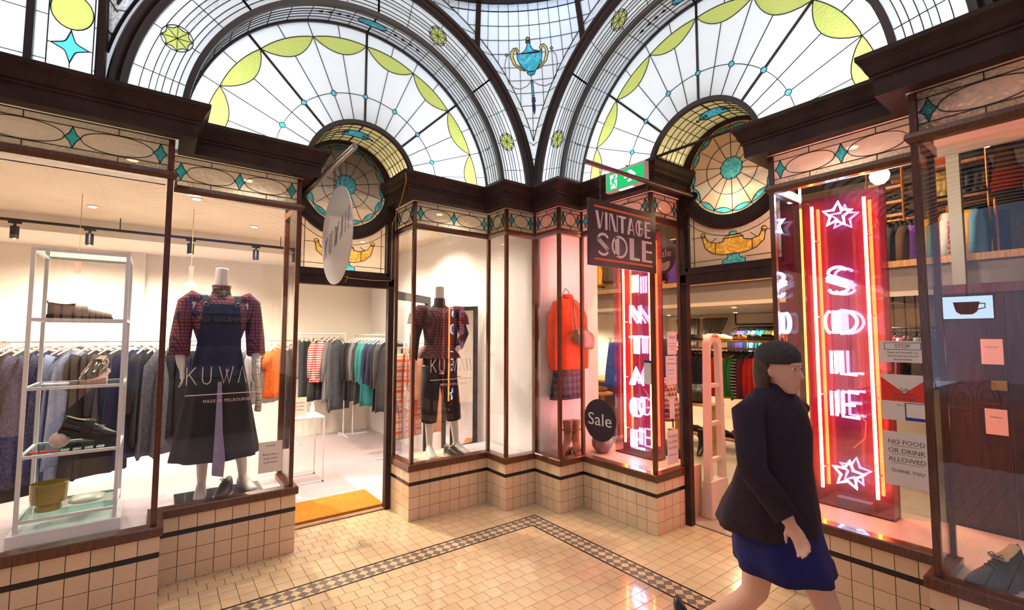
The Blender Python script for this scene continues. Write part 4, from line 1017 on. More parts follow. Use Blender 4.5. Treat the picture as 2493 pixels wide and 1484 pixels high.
# ------------------------------------------------------------------ garments on hangers (shoulders along local X, hook at the origin)
GM = {}
def garment_mesh(kind, v):
    k = (kind, v)
    if k in GM: return GM[k]
    rnd = random.Random(hash(kind) % 97+v*13 if False else sum(map(ord, kind))+v*13)
    ln, w0, w1, slv = {'dress': (1.12, .19, .27, 0), 'gown': (1.25, .18, .25, .3), 'coat': (.98, .21, .25, .60), 'shirt': (.66, .20, .23, .54), 'top': (.60, .19, .22, .20), 'knit': (.62, .21, .24, .58), 'trousers': (.92, .15, .20, 0), 'skirt': (.72, .15, .23, 0)}[kind]
    z0 = -.10 if kind not in ('trousers', 'skirt') else -.13
    n = 26; R_ = []; ph = rnd.random()*6; th = .036
    for i in range(11):
        f = i/10; z = z0-ln*f-(0 if i < 10 else 0)
        sh = 1 if kind in ('trousers', 'skirt') else min(1, .28+f*9)
        w = (w0+(w1-w0)*f)*sh; drop = 0
        R_.append([])
        for j in range(n):
            a = 2*pi*j/n; x = w*(abs(cos(a))**.7)*(1 if cos(a) > 0 else -1); y = (th*(.45+.75*min(1, f*3)))*sin(a)+ (.012+.022*f)*sin(5*x/w1*2+ph+f*.7)*min(1, f*4)
            zz = z+(-.06*abs(x)/.2 if f < .3 and kind not in ('trousers', 'skirt') and i < 2 else 0)+(.012*sin(3*a+ph) if i == 10 else 0)
            R_[-1].append((x, y, zz))
    mb = MB(); mb.loft(R_)
    if kind == 'trousers':
        mb = MB()
        for sg in (-1, 1):
            Q = []
            for i in range(9):
                f = i/8; cx = sg*(.075+.02*f); w = .078-.004*f; Q.append([(cx+w*cos(2*pi*j/14), .03*sin(2*pi*j/14)*(1+.2*sin(j*2+f*3))+.01*sin(f*4+ph), z0-ln*f) for j in range(14)])
            mb.loft(Q)
    body = mb.mesh('cloth_body', WHITE, smooth='all')
    sl = None
    if slv:
        sl = []
        for sg in (-1, 1):
            mb = MB(); P = [(sg*(w0-.02), 0, z0-.05), (sg*(w0+.02), .012, z0-.16), (sg*(w0+.035), .03*sg*.3+.02, z0-.05-slv*.55), (sg*(w0+.02), .035, z0-.05-slv)]
            mb.tube(P, [.05, .052, .045, .036], 10, flat=.7)
            sl.append(mb.mesh('sleeve', WHITE, smooth='all'))
    mb = MB(); hw = w0*.9
    mb.tube([(0, 0, -.015), (.018, 0, 0), (.012, 0, .022), (-.008, 0, .026), (-.02, 0, .012)], .0022, 5); mb.tube([(0, 0, -.015), (0, 0, -.055)], .0022, 5)
    if kind in ('trousers', 'skirt'): mb.box(-.16, .16, -.006, .006, -.075, -.055); mb.box(-.13, -.10, -.012, .012, -.14, -.07); mb.box(.10, .13, -.012, .012, -.14, -.07)
    else: mb.tube([(-hw, 0, -.145), (-hw*.5, 0, -.09), (0, 0, -.06), (hw*.5, 0, -.09), (hw, 0, -.145)], [.008, .011, .012, .011, .008], 6)
    hg = mb.mesh('hanger', WHITE)
    GM[k] = (body, sl, hg); return GM[k]
ORD = ['first', 'second', 'third', 'fourth', 'fifth', 'sixth', 'seventh', 'eighth', 'ninth', 'tenth', 'eleventh', 'twelfth', 'thirteenth', 'fourteenth', 'fifteenth', 'sixteenth', 'seventeenth', 'eighteenth', 'nineteenth', 'twentieth', 'twenty-first', 'twenty-second', 'twenty-third', 'twenty-fourth', 'twenty-fifth', 'twenty-sixth']
HWOOD = mat('white_hanger', (.72, .66, .58), .45)
KN = {'dress': 'dress', 'gown': 'long dress', 'coat': 'coat', 'shirt': 'shirt', 'top': 'blouse', 'knit': 'cardigan', 'trousers': 'trousers', 'skirt': 'skirt'}
def slotmat(o, m):
    o.material_slots[0].link = 'OBJECT'; o.material_slots[0].material = m
def garment(kind, colr, loc, rz, label, group, hang=HWOOD, scale=1., parts=True, v=None):
    v = random.randrange(3) if v is None else v; body, sl, hg = garment_mesh(kind, v)
    t = empty('hanging_'+KN[kind].replace(' ', '_'), (loc[0], loc[1], loc[2]), rz=rz, label=label, cat='garment', group=group); t.scale = (scale,)*3
    o = bpy.data.objects.new('cloth_body', body); COL.objects.link(o); o.parent = t; slotmat(o, CL[colr])
    for m_ in sl or (): o = bpy.data.objects.new('sleeve', m_); COL.objects.link(o); o.parent = t; slotmat(o, CL[colr])
    o = bpy.data.objects.new('hanger', hg); COL.objects.link(o); o.parent = t; slotmat(o, hang)
    return t
def rail_rack(name, p, q, z, label, feet=True, m=WSTEEL, r=.012, uprights=True):
    p, q = Vector((*p, 0)), Vector((*q, 0)); t = empty(name, ((p.x+q.x)/2, (p.y+q.y)/2, 0), label=label, cat='clothes rail'); d = (q-p).normalized(); n = Vector((-d.y, d.x, 0))
    mb = MB(); mb.tube([p+Vector((0, 0, z)), q+Vector((0, 0, z))], r, 8); mb.build('rail', m, t)
    if uprights:
        for e in (p, q):
            mb = MB(); mb.tube([e+Vector((0, 0, .02)), e+Vector((0, 0, z+.01))], r, 8); mb.build('upright', m, t)
            mb = MB(); mb.tube([e+n*.25+Vector((0, 0, .014)), e-n*.25+Vector((0, 0, .014))], r, 8); mb.build('foot', m, t)
    return t
# rail behind the far left windows
ya = 5.75; za = 1.64
rail_rack('clothes_rail', (-1.55, ya), (-1.02, ya), za, 'white clothes rail with black garments at the far left')
rail_rack('clothes_rail', (pxx(120, ya)-.28, ya), (pxx(700, ya), ya), za, 'long white clothes rail behind the shelf unit and pinafore mannequin')
A = [(-30, 'trousers', 'black'), (5, 'gown', 'black'), (28, 'gown', 'black')]
for i, (px, kd, c) in enumerate(A): garment(kd, c, (pxx(px, ya), ya, za+.012), radians(55), 'long %s %s, %s from the left on the far left rail' % (c, KN[kd].replace('long ', ''), ORD[i]), 'black garments on the far left rail', v=i % 3)
A = [(62, 'dress', 'dark green'), (88, 'gown', 'navy patterned'), (120, 'gown', 'navy patterned'), (150, 'gown', 'navy patterned'), (180, 'gown', 'pale blue'), (196, 'dress', 'pale blue'), (232, 'gown', 'black'), (262, 'gown', 'black'), (290, 'coat', 'charcoal'), (322, 'coat', 'navy'), (343, 'dress', 'navy'),
     (366, 'coat', 'black'), (395, 'dress', 'grey tweed'), (418, 'dress', 'grey tweed'), (440, 'trousers', 'black'), (468, 'trousers', 'black'), (540, 'gown', 'navy patterned'), (575, 'dress', 'grey tweed'), (612, 'knit', 'grey'), (640, 'shirt', 'light grey'), (660, 'shirt', 'light grey'), (676, 'top', 'orange')]
for i, (px, kd, c) in enumerate(A): garment(kd, c, (pxx(px, ya), ya, za+.012), radians(random.uniform(28, 62)), '%s %s, %s from the left on the long white rail' % (c, KN[kd], ORD[i]), 'garments on the long white rail', scale=.9)
# rail along the back wall, seen through the doorway
yb = 8.1
rail_rack('clothes_rail', (pxx(725, yb), yb), (pxx(842, yb), yb), 1.72, 'white clothes rail against the back wall, seen through the doorway')
for i, (px, kd, c) in enumerate([(736, 'top', 'grey'), (750, 'trousers', 'charcoal'), (761, 'trousers', 'black'), (772, 'trousers', 'charcoal'), (786, 'shirt', 'red striped'), (800, 'shirt', 'red striped'), (812, 'coat', 'grey'), (826, 'dress', 'grey tweed')]):
    garment(kd, c, (pxx(px, yb), yb, 1.732), radians(random.uniform(20, 50)), '%s %s, %s from the left on the back wall rail' % (c, KN[kd], ORD[i]), 'garments on the back wall rail', scale=1.05)
# rail beside the party wall
rail_rack('clothes_rail', (2.66, 6.25), (2.72, 8.1), 1.70, 'white clothes rail of dark cardigans right of the doorway')
for i, (f, kd, c) in enumerate([(.0, 'coat', 'charcoal'), (.08, 'coat', 'black'), (.18, 'knit', 'navy'), (.28, 'knit', 'navy'), (.38, 'coat', 'teal'), (.48, 'knit', 'teal'), (.58, 'coat', 'charcoal'), (.68, 'knit', 'grey'), (.77, 'coat', 'charcoal'), (.86, 'coat', 'black'), (.95, 'coat', 'charcoal')]):
    garment(kd, c, (2.66+.06*f, 6.32+1.7*f, 1.712), radians(random.uniform(-8, 12)), '%s %s, %s from the front on the cardigan rail' % (c, KN[kd], ORD[i]), 'garments on the cardigan rail')
# rail of orange plaid behind the corner mannequin
yc = 5.75
rail_rack('clothes_rail', (pxx(985, yc), yc), (pxx(1187, yc), yc), 1.60, 'white clothes rail of orange plaid behind the corner mannequin')
for i, (px, kd, c) in enumerate([(990, 'trousers', 'orange plaid'), (1008, 'trousers', 'orange plaid'), (1030, 'shirt', 'peach'), (1058, 'shirt', 'peach'), (1078, 'dress', 'peach'), (1100, 'trousers', 'orange plaid'), (1120, 'trousers', 'orange plaid'), (1150, 'skirt', 'orange plaid'), (1172, 'trousers', 'orange plaid')]):
    garment(kd, c, (pxx(px, yc), yc, 1.612), radians(random.uniform(5, 30)), '%s %s, %s from the left behind the corner mannequin' % (c, KN[kd], ORD[i]), 'orange garments behind the corner mannequin', scale=1.18 if kd in ('trousers', 'skirt') else 1.)
# ------------------------------------------------------------------ figures
def fuse(mb, voxel=.009, smooth=6):
    """merge overlapping lofts and tubes into one continuous skin"""
    me = mb.mesh('tmp', WHITE); o = bpy.data.objects.new('tmp', me); COL.objects.link(o)
    m = o.modifiers.new('r', 'REMESH'); m.mode = 'VOXEL'; m.voxel_size = voxel
    s = o.modifiers.new('s', 'SMOOTH'); s.factor = .5; s.iterations = smooth
    dg = bpy.context.evaluated_depsgraph_get(); dg.update(); r = bpy.data.meshes.new_from_object(o.evaluated_get(dg))
    bpy.data.objects.remove(o); bpy.data.meshes.remove(me); r.materials.clear(); r.polygons.foreach_set('use_smooth', [True]*len(r.polygons)); return r
def obj_from(name, me, m, parent):
    me.materials.clear(); me.materials.append(m); me.name = name; o = bpy.data.objects.new(name, me); COL.objects.link(o); o.parent = parent
    if parent.get('_local'): o['_local'] = 1
    return o
def ell(c, rx, ry, n=18, ph=0, rip=0, k=7): return [(c[0]+rx*cos(2*pi*j/n)*(1+rip*sin(k*2*pi*j/n+ph)), c[1]+ry*sin(2*pi*j/n)*(1+rip*sin(k*2*pi*j/n+ph)), c[2]) for j in range(n)]
def hand(mb, w, d, nrm, s=1., curl=.35, thumb=1):
    w = Vector(w); d = Vector(d).normalized(); nrm = Vector(nrm); nrm = (nrm-d*nrm.dot(d)).normalized(); a = d.cross(nrm)
    R_ = []
    for f, wd, th in ((-.01, .024, .018), (.02, .030, .017), (.05, .039, .016), (.085, .040, .013), (.093, .035, .009)):
        c = w+d*f*s; R_.append([c+a*wd*s*cos(2*pi*j/12)+nrm*th*s*sin(2*pi*j/12) for j in range(12)])
    mb.loft(R_)
    for i, (o_, ln) in enumerate(((-.030, .070), (-.010, .080), (.011, .075), (.030, .058))):
        p = w+d*.082*s+a*o_*s; dd = (d+a*o_*2.2).normalized(); P = [p]; ang = curl*.5
        for q in (.45, .32, .23): dd = (dd*cos(ang)-nrm*sin(ang)).normalized(); P.append(P[-1]+dd*ln*q*s); ang = curl
        mb.tube(P, [.0098*s, .0092*s, .0086*s, .007*s], 8)
    p = w+d*.02*s-a*.024*s*thumb; P = [p, p+(d*.5-a*.75*thumb).normalized()*.035*s, p+(d*.5-a*.75*thumb).normalized()*.035*s+(d*.9-a*.25*thumb-nrm*.3).normalized()*.045*s]
    mb.tube(P, [.0125*s, .0112*s, .008*s], 8)
def foot(mb, a, fd, s=1., heelup=0.):
    """a ankle point, fd direction of toes (flat); bare mannequin foot"""
    a = Vector(a); fd = Vector(fd).normalized(); sd = Vector((-fd.y, fd.x, 0)); R_ = []
    for f, wd, h, zz in ((-.055, .022, .03, 0), (-.03, .032, .05, 0), (.03, .034, .055, 0), (.09, .042, .032, 0), (.14, .045, .020, 0), (.175, .030, .012, 0)):
        lift = heelup*max(0, 1-(f+.055)/.16); c = a+fd*f*s; c.z = a.z-.085*s+lift
        R_.append([c+sd*wd*s*cos(2*pi*j/12)+Vector((0, 0, h*s+h*s*sin(2*pi*j/12))) for j in range(12)])
    mb.loft(R_)
    for i in range(5):
        o_ = (-.034+.017*i)*s; p = a+fd*(.135-.006*abs(i-1))*s+sd*o_; p.z = a.z-.085*s+.012*s; mb.tube([p, p+fd*.035*s], [.0105*s, .008*s], 7)
MQ = mat('white_mannequin', (.72, .68, .62), .35)
def mannequin(name, loc, rz, label, sh, legs, arms, neckz=1.74, tilt=0):
    t = empty(name, loc, rz=rz, label=label, cat='mannequin'); mb = MB()
    mb.loft([ell((0, 0, z), rx, ry) for z, rx, ry in ((.82, .10, .08), (.90, .165, .115), (.98, .165, .115), (1.08, .125, .09), (1.14, .118, .085), (1.25, .145, .10), (1.34, .16, .11), (1.42, .165, .095), (1.48, .14, .075), (1.52, .06, .055), (1.56, .048, .05), (neckz, .046, .048))])
    for sg, P in legs.items():
        mb.tube([(sg*.085, 0, .90)]+P, [.095, .058, .054, .038, .030, .030][:len(P)+1], 14)
    for sg, P in arms.items(): mb.tube([(sg*.125, 0, 1.46), (sg*sh, 0, 1.455)]+P, [.05, .052]+[.042, .030, .024][:len(P)], 12)
    return t, mb
# --- mannequin in pinafore
B1 = (.385, 4.30, .486)
mb = MB(); mb.box(B1[0]-.24, B1[0]+.33, 4.10, 4.48, .47, .4795); mb.build('display_plinth', mat('dark_glass_base', (.03, .03, .035), .08), label='dark glass plate under the pinafore mannequin', cat='plate', bevel=.002)
legs = {-1: [(-.09, -.01, .50), (-.085, .0, .42), (-.075, .03, .20), (-.075, .03, .085)], 1: [(.11, -.02, .50), (.14, .0, .42), (.19, .03, .20), (.20, .035, .085)]}
arms = {-1: [(-.255, .02, 1.20), (-.245, -.05, 1.02), (-.235, -.065, .97)], 1: [(.255, .02, 1.20), (.25, -.05, 1.02), (.24, -.065, .97)]}
t, mb = mannequin('mannequin', B1, 0, 'white mannequin in red plaid blouse and black pinafore', .19, legs, arms)
foot(mb, (-.075, .03, .085), (-.12, -1, 0)); foot(mb, (.20, .035, .085), (.35, -1, 0))
hand(mb, (-.235, -.065, .97), (.10, -.25, -1), (1, 0, .0), .95, .4, 1); hand(mb, (.24, -.065, .97), (-.10, -.25, -1), (-1, 0, 0), .95, .4, -1)
bd = obj_from('body', fuse(mb), MQ, t)
RPL = plaid('red_black_plaid', (.34, .055, .05), (.015, .01, .012), (.06, .02, .02), .026, .30, .10)
mb = MB(); mb.loft([ell((0, 0, z), rx, ry, 24) for z, rx, ry in ((1.06, .15, .115), (1.15, .14, .105), (1.27, .178, .12), (1.38, .20, .125), (1.46, .185, .10), (1.50, .12, .075), (1.525, .068, .062))]); bl_ = mb.build('blouse', RPL, t, smooth='all')
for sg in (-1, 1):
    mb = MB(); mb.tube([(sg*.135, 0, 1.47), (sg*.185, 0, 1.50), (sg*.215, .005, 1.46), (sg*.232, .015, 1.34), (sg*.250, .01, 1.18), (sg*.252, -.04, 1.06)], [.05, .058, .064, .066, .068, .066], 18); mb.build('blouse_sleeve', RPL, bl_, smooth='all')
mb = MB(); mb.loft([ell((0, 0, 1.515), .072, .064, 20), ell((0, -.004, 1.565), .060, .060, 20), ell((0, -.006, 1.60), .066, .066, 20), ell((0, -.006, 1.602), .058, .058, 20), ell((0, -.004, 1.55), .054, .054, 20)], cap=False); mb.build('blouse_collar', RPL, bl_, smooth='all')
for sg in (-1, 1):
    mb = MB(); mb.prism([(0, 0), (sg*.03, -.035), (sg*.022, -.10), (0, -.03)], -.004, .004, lambda a, b, c: (a, -.068+c-abs(a)*.1, 1.575+b)); mb.build('collar_tie', RPL, bl_)
PIN = cloth('pinafore', (.013, .013, .018)); mb = MB(); R_ = []
for i in range(13):
    f = i/12; z = 1.13-.85*f; rx = .145+.145*f**.9; ry = .12+.10*f; R_.append(ell((.01*f, 0, z), rx, ry, 40, f*.8, .012+.05*f, 8))
mb.loft(R_); pf = mb.build('pinafore_skirt', PIN, t, smooth='all')
mb = MB(); R_ = []
for i in range(7):
    z = 1.11+.34*i/6; hw = .15-.03*i/6; ry = (.108, .112, .12, .128, .13, .124, .112)[i]; rx = (.15, .15, .165, .178, .188, .19, .18)[i]
    front = []; 
    for j in range(11):
        x = -hw+2*hw*j/10; y = -ry*sqrt(max(0, 1-(x/rx)**2))-.004; front.append((x, y, z))
    R_.append(front+[(x, y+.006, z_) for x, y, z_ in front[::-1]])
mb.loft(R_); mb.build('pinafore_bib', PIN, t, smooth=True)
for sg in (-1, 1):
    mb = MB(); mb.loft([[(sg*(x+w), y, z), (sg*(x-w), y, z), (sg*(x-w), y+.006, z-.002), (sg*(x+w), y+.006, z-.002)] for x, w, y, z in ((.10, .022, -.118, 1.42), (.105, .022, -.10, 1.475), (.11, .022, -.06, 1.512), (.11, .022, 0, 1.525), (.105, .022, .07, 1.49), (.10, .022, .12, 1.38), (.09, .022, .115, 1.2))]); mb.build('pinafore_strap', PIN, t)
    mb = MB(); mb.tube([(sg*.105+.016*cos(2*pi*j/14), -.112, 1.445+.018*sin(2*pi*j/14)) for j in range(14)], .0022, 5, closed=True); mb.build('strap_ring', mat('brass', (.60, .40, .10), .3, 1.), t)
mb = MB(); mb.loft([ell((.01, 0, z), rx, ry, 24, 1, .03) for z, rx, ry in ((.42, .20, .16), (.27, .215, .17), (.20, .05, .16))]) if False else mb.loft([[(-.012, -.165, .86), (.012, -.165, .86), (.012, -.14, .86), (-.012, -.14, .86)], [(-.022, -.225, .50), (.025, -.23, .50), (.025, -.18, .50), (-.022, -.175, .50)], [(-.03, -.25, .30), (.045, -.255, .30), (.045, -.2, .30), (-.03, -.19, .30)], [(-.03, -.225, .19), (.04, -.23, .17), (.04, -.19, .17), (-.03, -.18, .19)]]); mb.build('slip_panel', cloth('lilac_slip', (.30, .28, .46)), t, smooth=True)
mb = MB(); P = [(.262, -.10, 1.02), (.25, -.13, .88), (.27, -.14, .72), (.265, -.13, .62)]
mb.tube(P, [.035, .04, .045, .05], 10, flat=.5); mb.build('held_scarf', plaid('cream_check', (.72, .66, .52), (.30, .27, .20), (.5, .5, .45), .05, .15, .08), smooth='all', label='cream checked scarf hanging from the pinafore mannequin hand', cat='scarf') if False else mb.build('scarf', plaid('cream_check', (.72, .66, .52), (.30, .27, .20), (.5, .5, .45), .05, .15, .08), t, smooth='all')
shoe('lace_up_shoe', (B1[0]+.07, 4.24, .4805), radians(-112), 'black leather shoe between the pinafore mannequin feet, toe to the window', BLEATH, PSOLE, L=.26, W=.098, h=.09, laces=BLEATH)
# --- mannequin left of the corner
B2 = (2.33, 4.32, .480)
mb = MB(); mb.box(2.08, 2.66, 4.12, 4.50, .47, .4745); mb.build('display_plinth', mat('cream_base', (.70, .62, .48), .4), label='cream plate under the corner mannequin', cat='plate')
legs = {-1: [(-.10, -.03, .50), (-.10, -.01, .42), (-.085, .02, .20), (-.085, .02, .085)], 1: [(.13, -.02, .52), (.16, .01, .44), (.20, .03, .20), (.21, .03, .085)]}
arms = {-1: [(-.255, .02, 1.20), (-.285, -.04, 1.00), (-.29, -.06, .94)], 1: [(.30, .05, 1.23), (.20, -.06, 1.10), (.17, -.075, 1.07)]}
t, mb = mannequin('mannequin', B2, radians(-8), 'white mannequin in sheer plaid top and black trousers near the corner', .19, legs, arms, 1.73)
foot(mb, (-.085, .02, .085), (-.1, -1, 0)); foot(mb, (.21, .03, .085), (.5, -1, 0))
hand(mb, (-.29, -.06, .94), (.05, -.2, -1), (1, .1, 0), .95, .3, 1); hand(mb, (.17, -.075, 1.07), (-.75, -.25, -.75), (.0, -1, .1), .9, .5, 1)
obj_from('body', fuse(mb), MQ, t)
NAVY = cloth('black_jersey', (.014, .013, .016))
mb = MB(); mb.loft([ell((0, 0, z), rx, ry, 24) for z, rx, ry in ((1.09, .142, .108), (1.15, .132, .10), (1.27, .157, .112), (1.38, .174, .118), (1.46, .165, .092), (1.50, .11, .07), (1.53, .062, .06), (1.60, .056, .057), (1.603, .052, .053))]); tn = mb.build('turtleneck', NAVY, t, smooth='all')
mb = MB(); mb.tube([(-.15, 0, 1.46), (-.19, 0, 1.455), (-.255, .02, 1.20), (-.285, -.04, 1.00), (-.287, -.05, .97)], [.058, .060, .052, .042, .038], 14); mb.build('turtleneck_sleeve', NAVY, tn, smooth='all')
mb = MB(); mb.tube([(.15, 0, 1.46), (.19, 0, 1.455), (.30, .05, 1.23), (.21, -.05, 1.11), (.195, -.06, 1.095)], [.058, .060, .054, .042, .038], 14); mb.build('turtleneck_sleeve', NAVY, tn, smooth='all')
SH = plaid('sheer_plaid', (.10, .02, .035), (.02, .008, .012), (.22, .05, .07), .028, .3, .10)
mb = MB(); mb.loft([ell((0, 0, z), rx, ry, 28, z*9, r_) for z, rx, ry, r_ in ((1.12, .150, .116, .02), (1.27, .17, .125, .01), (1.37, .190, .13, .005), (1.46, .185, .10, 0), (1.495, .15, .078, 0), (1.50, .11, .074, 0))], cap=False); pt = mb.build('plaid_overtop', SH, t, smooth='all')
mb = MB(); mb.loft([ell((0, 0, z), rx, ry, 40, z*20, r_, 9) for z, rx, ry, r_ in ((1.13, .138, .106, .01), (1.10, .16, .125, .04), (1.04, .20, .155, .07), (.985, .225, .175, .10))], cap=False); mb.build('peplum', SH, pt, smooth='all')
for sg in (-1, 1):
    mb = MB(); mb.tube([(sg*.14, 0, 1.485), (sg*.20, 0, 1.48), (sg*.25, .01, 1.40), (sg*.255, .01, 1.33)], [.045, .062, .075, .082], 16); mb.build('frill_sleeve', SH, pt, smooth='all')
mb = MB(); mb.loft([ell((0, 0, z), rx, ry, 24) for z, rx, ry in ((1.10, .140, .104), (1.0, .168, .12), (.92, .172, .125), (.84, .15, .11))]); tz = mb.build('trousers', NAVY, t, smooth='all')
for P, R2 in (([(-.08, 0, .90), (-.10, -.02, .60), (-.105, -.02, .48), (-.097, .0, .345)], [.10, .092, .086, .078]), ([(.08, 0, .90), (.125, -.015, .60), (.15, .0, .48), (.172, .01, .345)], [.10, .092, .086, .078])):
    mb = MB(); mb.tube(P, R2, 16); mb.build('trouser_leg', NAVY, tz, smooth='all')
mb = MB(); mb.tube([(.062*sin(a)*1.1, -.062-.045*max(0, cos(a)), 1.52-.07*max(0, cos(a))) for a in [-1.5+3.0*i/16 for i in range(17)]], .0016, 4); mb.build('necklace', mat('silver', (.7, .68, .62), .25, 1.), t)
shoe('lace_up_shoe', (2.44, 4.20, .475), radians(-70), 'black lace-up shoe beside the corner mannequin feet', BLEATH, PSOLE, L=.25, W=.092, h=.085, laces=BLEATH, tongue=1)
# ------------------------------------------------------------------ shop door leaf, mirror, side table, mat, notices
def framed_leaf(root, p, q, z0, z1, st, m, gm, th=.04, bot=None, mid=None):
    p = Vector((*p, 0)); q = Vector((*q, 0)); d = (q-p).normalized(); n = Vector((-d.y, d.x, 0)); w = (q-p).length
    T = lambda a, b, c: p+d*a+n*c+Vector((0, 0, b))
    for nm, a0, a1, b0, b1 in (('stile', 0, st, z0, z1), ('stile', w-st, w, z0, z1), ('top_rail', st, w-st, z1-st, z1), ('bottom_rail', st, w-st, z0, z0+(bot or st))):
        mb = MB(); mb.box(a0, a1, b0, b1, -th/2, th/2, lambda a, b, c: T(a, b, c)); mb.build(nm, m, root)
    mb = MB(); mb.box(st, w-st, z0+(bot or st), z1-st, -.004, .004, lambda a, b, c: T(a, b, c)); mb.build('glass_panel', gm, root); return T, w
hp, hq = (1.90, 4.56), (2.62, 5.12)
dl = empty('shop_door_leaf', (hp[0], hp[1], .008), label='black framed glass door standing open behind the corner mannequin', cat='door')
T, w = framed_leaf(dl, hp, hq, .008, 2.16, .085, mat('black_door_paint', (.014, .013, .016), .35), GLASS, bot=.25)
mb = MB(); mb.box(w-.072, w-.012, 1.02, 1.24, -.03, .03, lambda a, b, c: T(a, b, c)); lk = mb.build('lock_plate', mat('aged_brass', (.55, .36, .08), .3, 1.), dl, label='brass lock plate')
mb = MB(); mb.tube([T(w-.042, 1.16, -.03), T(w-.042, 1.16, -.055), T(w-.10, 1.16, -.06)], .008, 8); mb.build('door_handle', mat('aged_brass', (.55, .36, .08), .3, 1.), lk)
mr = empty('standing_mirror', (3.02, 4.6, .47), label='tall black framed mirror in the window left of the corner post', cat='mirror')
framed_leaf(mr, (2.86, 5.2), (3.08, 4.75), .0, 2.05, .05, BLK, mat('mirror_silver', (.8, .8, .8), .03, 1.), .03)
mb = MB(); mb.box(2.74, 2.98, 4.30, 4.325, .47, 2.35); mb.build('white_display_board', WHITE, label='narrow white display board left of the corner post', cat='board') if False else mb.box(0, .001, 0, .001, .47, .471)
t = empty('side_table', (1.42, 5.95, 0), label='slim white side table just inside the clothing shop', cat='table')
tx0, tx1, ty0, ty1 = 1.20, 1.60, 5.72, 6.12
mb = MB(); mb.box(tx0, tx1, ty0, ty1, .73, .75); mb.build('table_top', WSTEEL, t, bevel=.003)
for x in (tx0+.01, tx1-.01):
    for y in (ty0+.01, ty1-.01): mb = MB(); mb.box(x-.008, x+.008, y-.008, y+.008, .004, .73); mb.build('leg', WSTEEL, t)
for y in (ty0+.01, ty1-.01): mb = MB(); mb.box(tx0, tx1, y-.008, y+.008, .004, .02); mb.build('stretcher', WSTEEL, t)
PAPER = mat('white_paper', (.80, .79, .76), .7); INK = mat('grey_ink', (.10, .09, .10), .7); PINKP = mat('pink_paper', (.78, .60, .52), .7)
def sheet(name, T, w, h, lines, label, m=PAPER, grp=None, th=.0015, cat='notice'):
    """T(a,b,c): a right, b up from the centre, c towards the viewer; lines: [(text, y, size, material)]"""
    mb = MB(); mb.box(-w/2, w/2, -h/2, h/2, -th, 0, lambda a, b, c: T(a, b, c)); c0 = T(0, -h/2, 0)
    o = empty(name, c0, label=label, cat=cat, group=grp); mb.build('paper', m, o)
    for tx, y, sz, mm in lines: letters('lettering', tx, lambda a, b, c, y=y: T(a, b+y, c+.0006), sz, mm, o, extr=.0002)
    return o
tT = lambda a, b, c: (1.33+a, 5.80-c+b*.12, .75+.12+b)
sheet('counter_card', tT, .16, .22, [('Please wear a', .05, .022, INK), ('mask inside', .01, .022, INK), ('at all times', -.03, .022, INK)], 'small printed card standing on the white side table', mat('cream_sheet', (.80, .72, .60), .7))
mb = MB(); mb.lathe([(.025, 0), (.027, .01), (.025, .10), (.012, .12), (.012, .15), (0, .152)], 14, (1.50, 5.9, .75)); mb.build('sanitiser_bottle', mat('clear_bottle', (.75, .72, .66), .15), smooth=True, label='pale pump bottle on the white side table', cat='bottle')
MATC = mat('coir_orange', (.55, .20, .008), .95, var=.3, vscale=60, bump=.8, bscale=220)
mb = MB(); mb.box(1.0, 1.86, 4.56, 5.10, .004, .028); mb.build('doormat', MATC, label='orange coir doormat inside the clothing shop door', cat='doormat', bevel=.004)
gl = lambda x0: (lambda a, b, c: (x0+a, 4.04+G-.006-c, b))
K = (lambda a, b, c: (.735+a, 4.04+G-.0055-c, .755+b))
sheet('mask_notice', K, .165, .235, [('KUWAII', .085, .018, INK), ('Please wear a', .02, .021, INK), ('mask inside', -.01, .021, INK), ('at all times', -.04, .021, INK)], 'white mask notice taped low on the pinafore window')
# window lettering on the glass: K U W A I I in thin strokes
STRK = {'K': [[(0, 0), (0, 1)], [(.5, 1), (0, .45)], [(.14, .6), (.55, 0)]], 'U': [[(0, 1), (0, .3), (.06, .1), (.25, 0), (.44, .1), (.5, .3), (.5, 1)]], 'W': [[(0, 1), (.3, 0), (.55, .85)], [(.4, .85), (.62, 0), (.85, 1)]], 'A': [[(0, 0), (.22, 1), (.5, 0)]], 'I': [[(.0, 1), (.2, 0)]]}
def kuwaii(T, h, m, parent, r=.0035, pitch=.83, flat=False):
    x = 0
    for i, ch in enumerate('KUWAII'):
        mb = MB()
        for P in STRK[ch]: mb.tube([T(x*h+a*h*.8, b*h, 0) for a, b in P], r, 5)
        mb.build('letter', m, parent); x += {'K': .72, 'U': .78, 'W': .95, 'A': .55, 'I': .32}[ch]
    return x*h
VIN = mat('pink_white_vinyl', (.80, .66, .68), .5)
for nm, x0, lab in (('left', .175, 'thin pink KUWAII window lettering over the pinafore mannequin'), ('corner', 2.11, 'thin pink KUWAII window lettering over the corner mannequin')):
    r = empty('window_lettering', (x0+.23, 4.04+G-.006, 1.2), label=lab, cat='lettering')
    y = 4.04+G-.0055
    kuwaii(lambda a, b, c: (x0+a*1.05, y-c, 1.34+b), .125, VIN, r, .0032)
    mb = MB(); mb.box(x0-.005, x0+.47, y-.002, y, 1.262, 1.268); mb.build('underline', VIN, r)
    letters('lettering', 'MADE IN MELBOURNE', lambda a, b, c: (x0+.255+a, y-c, 1.215+b), .032, VIN, r, spacing=1.25, extr=.0004, width=.30)
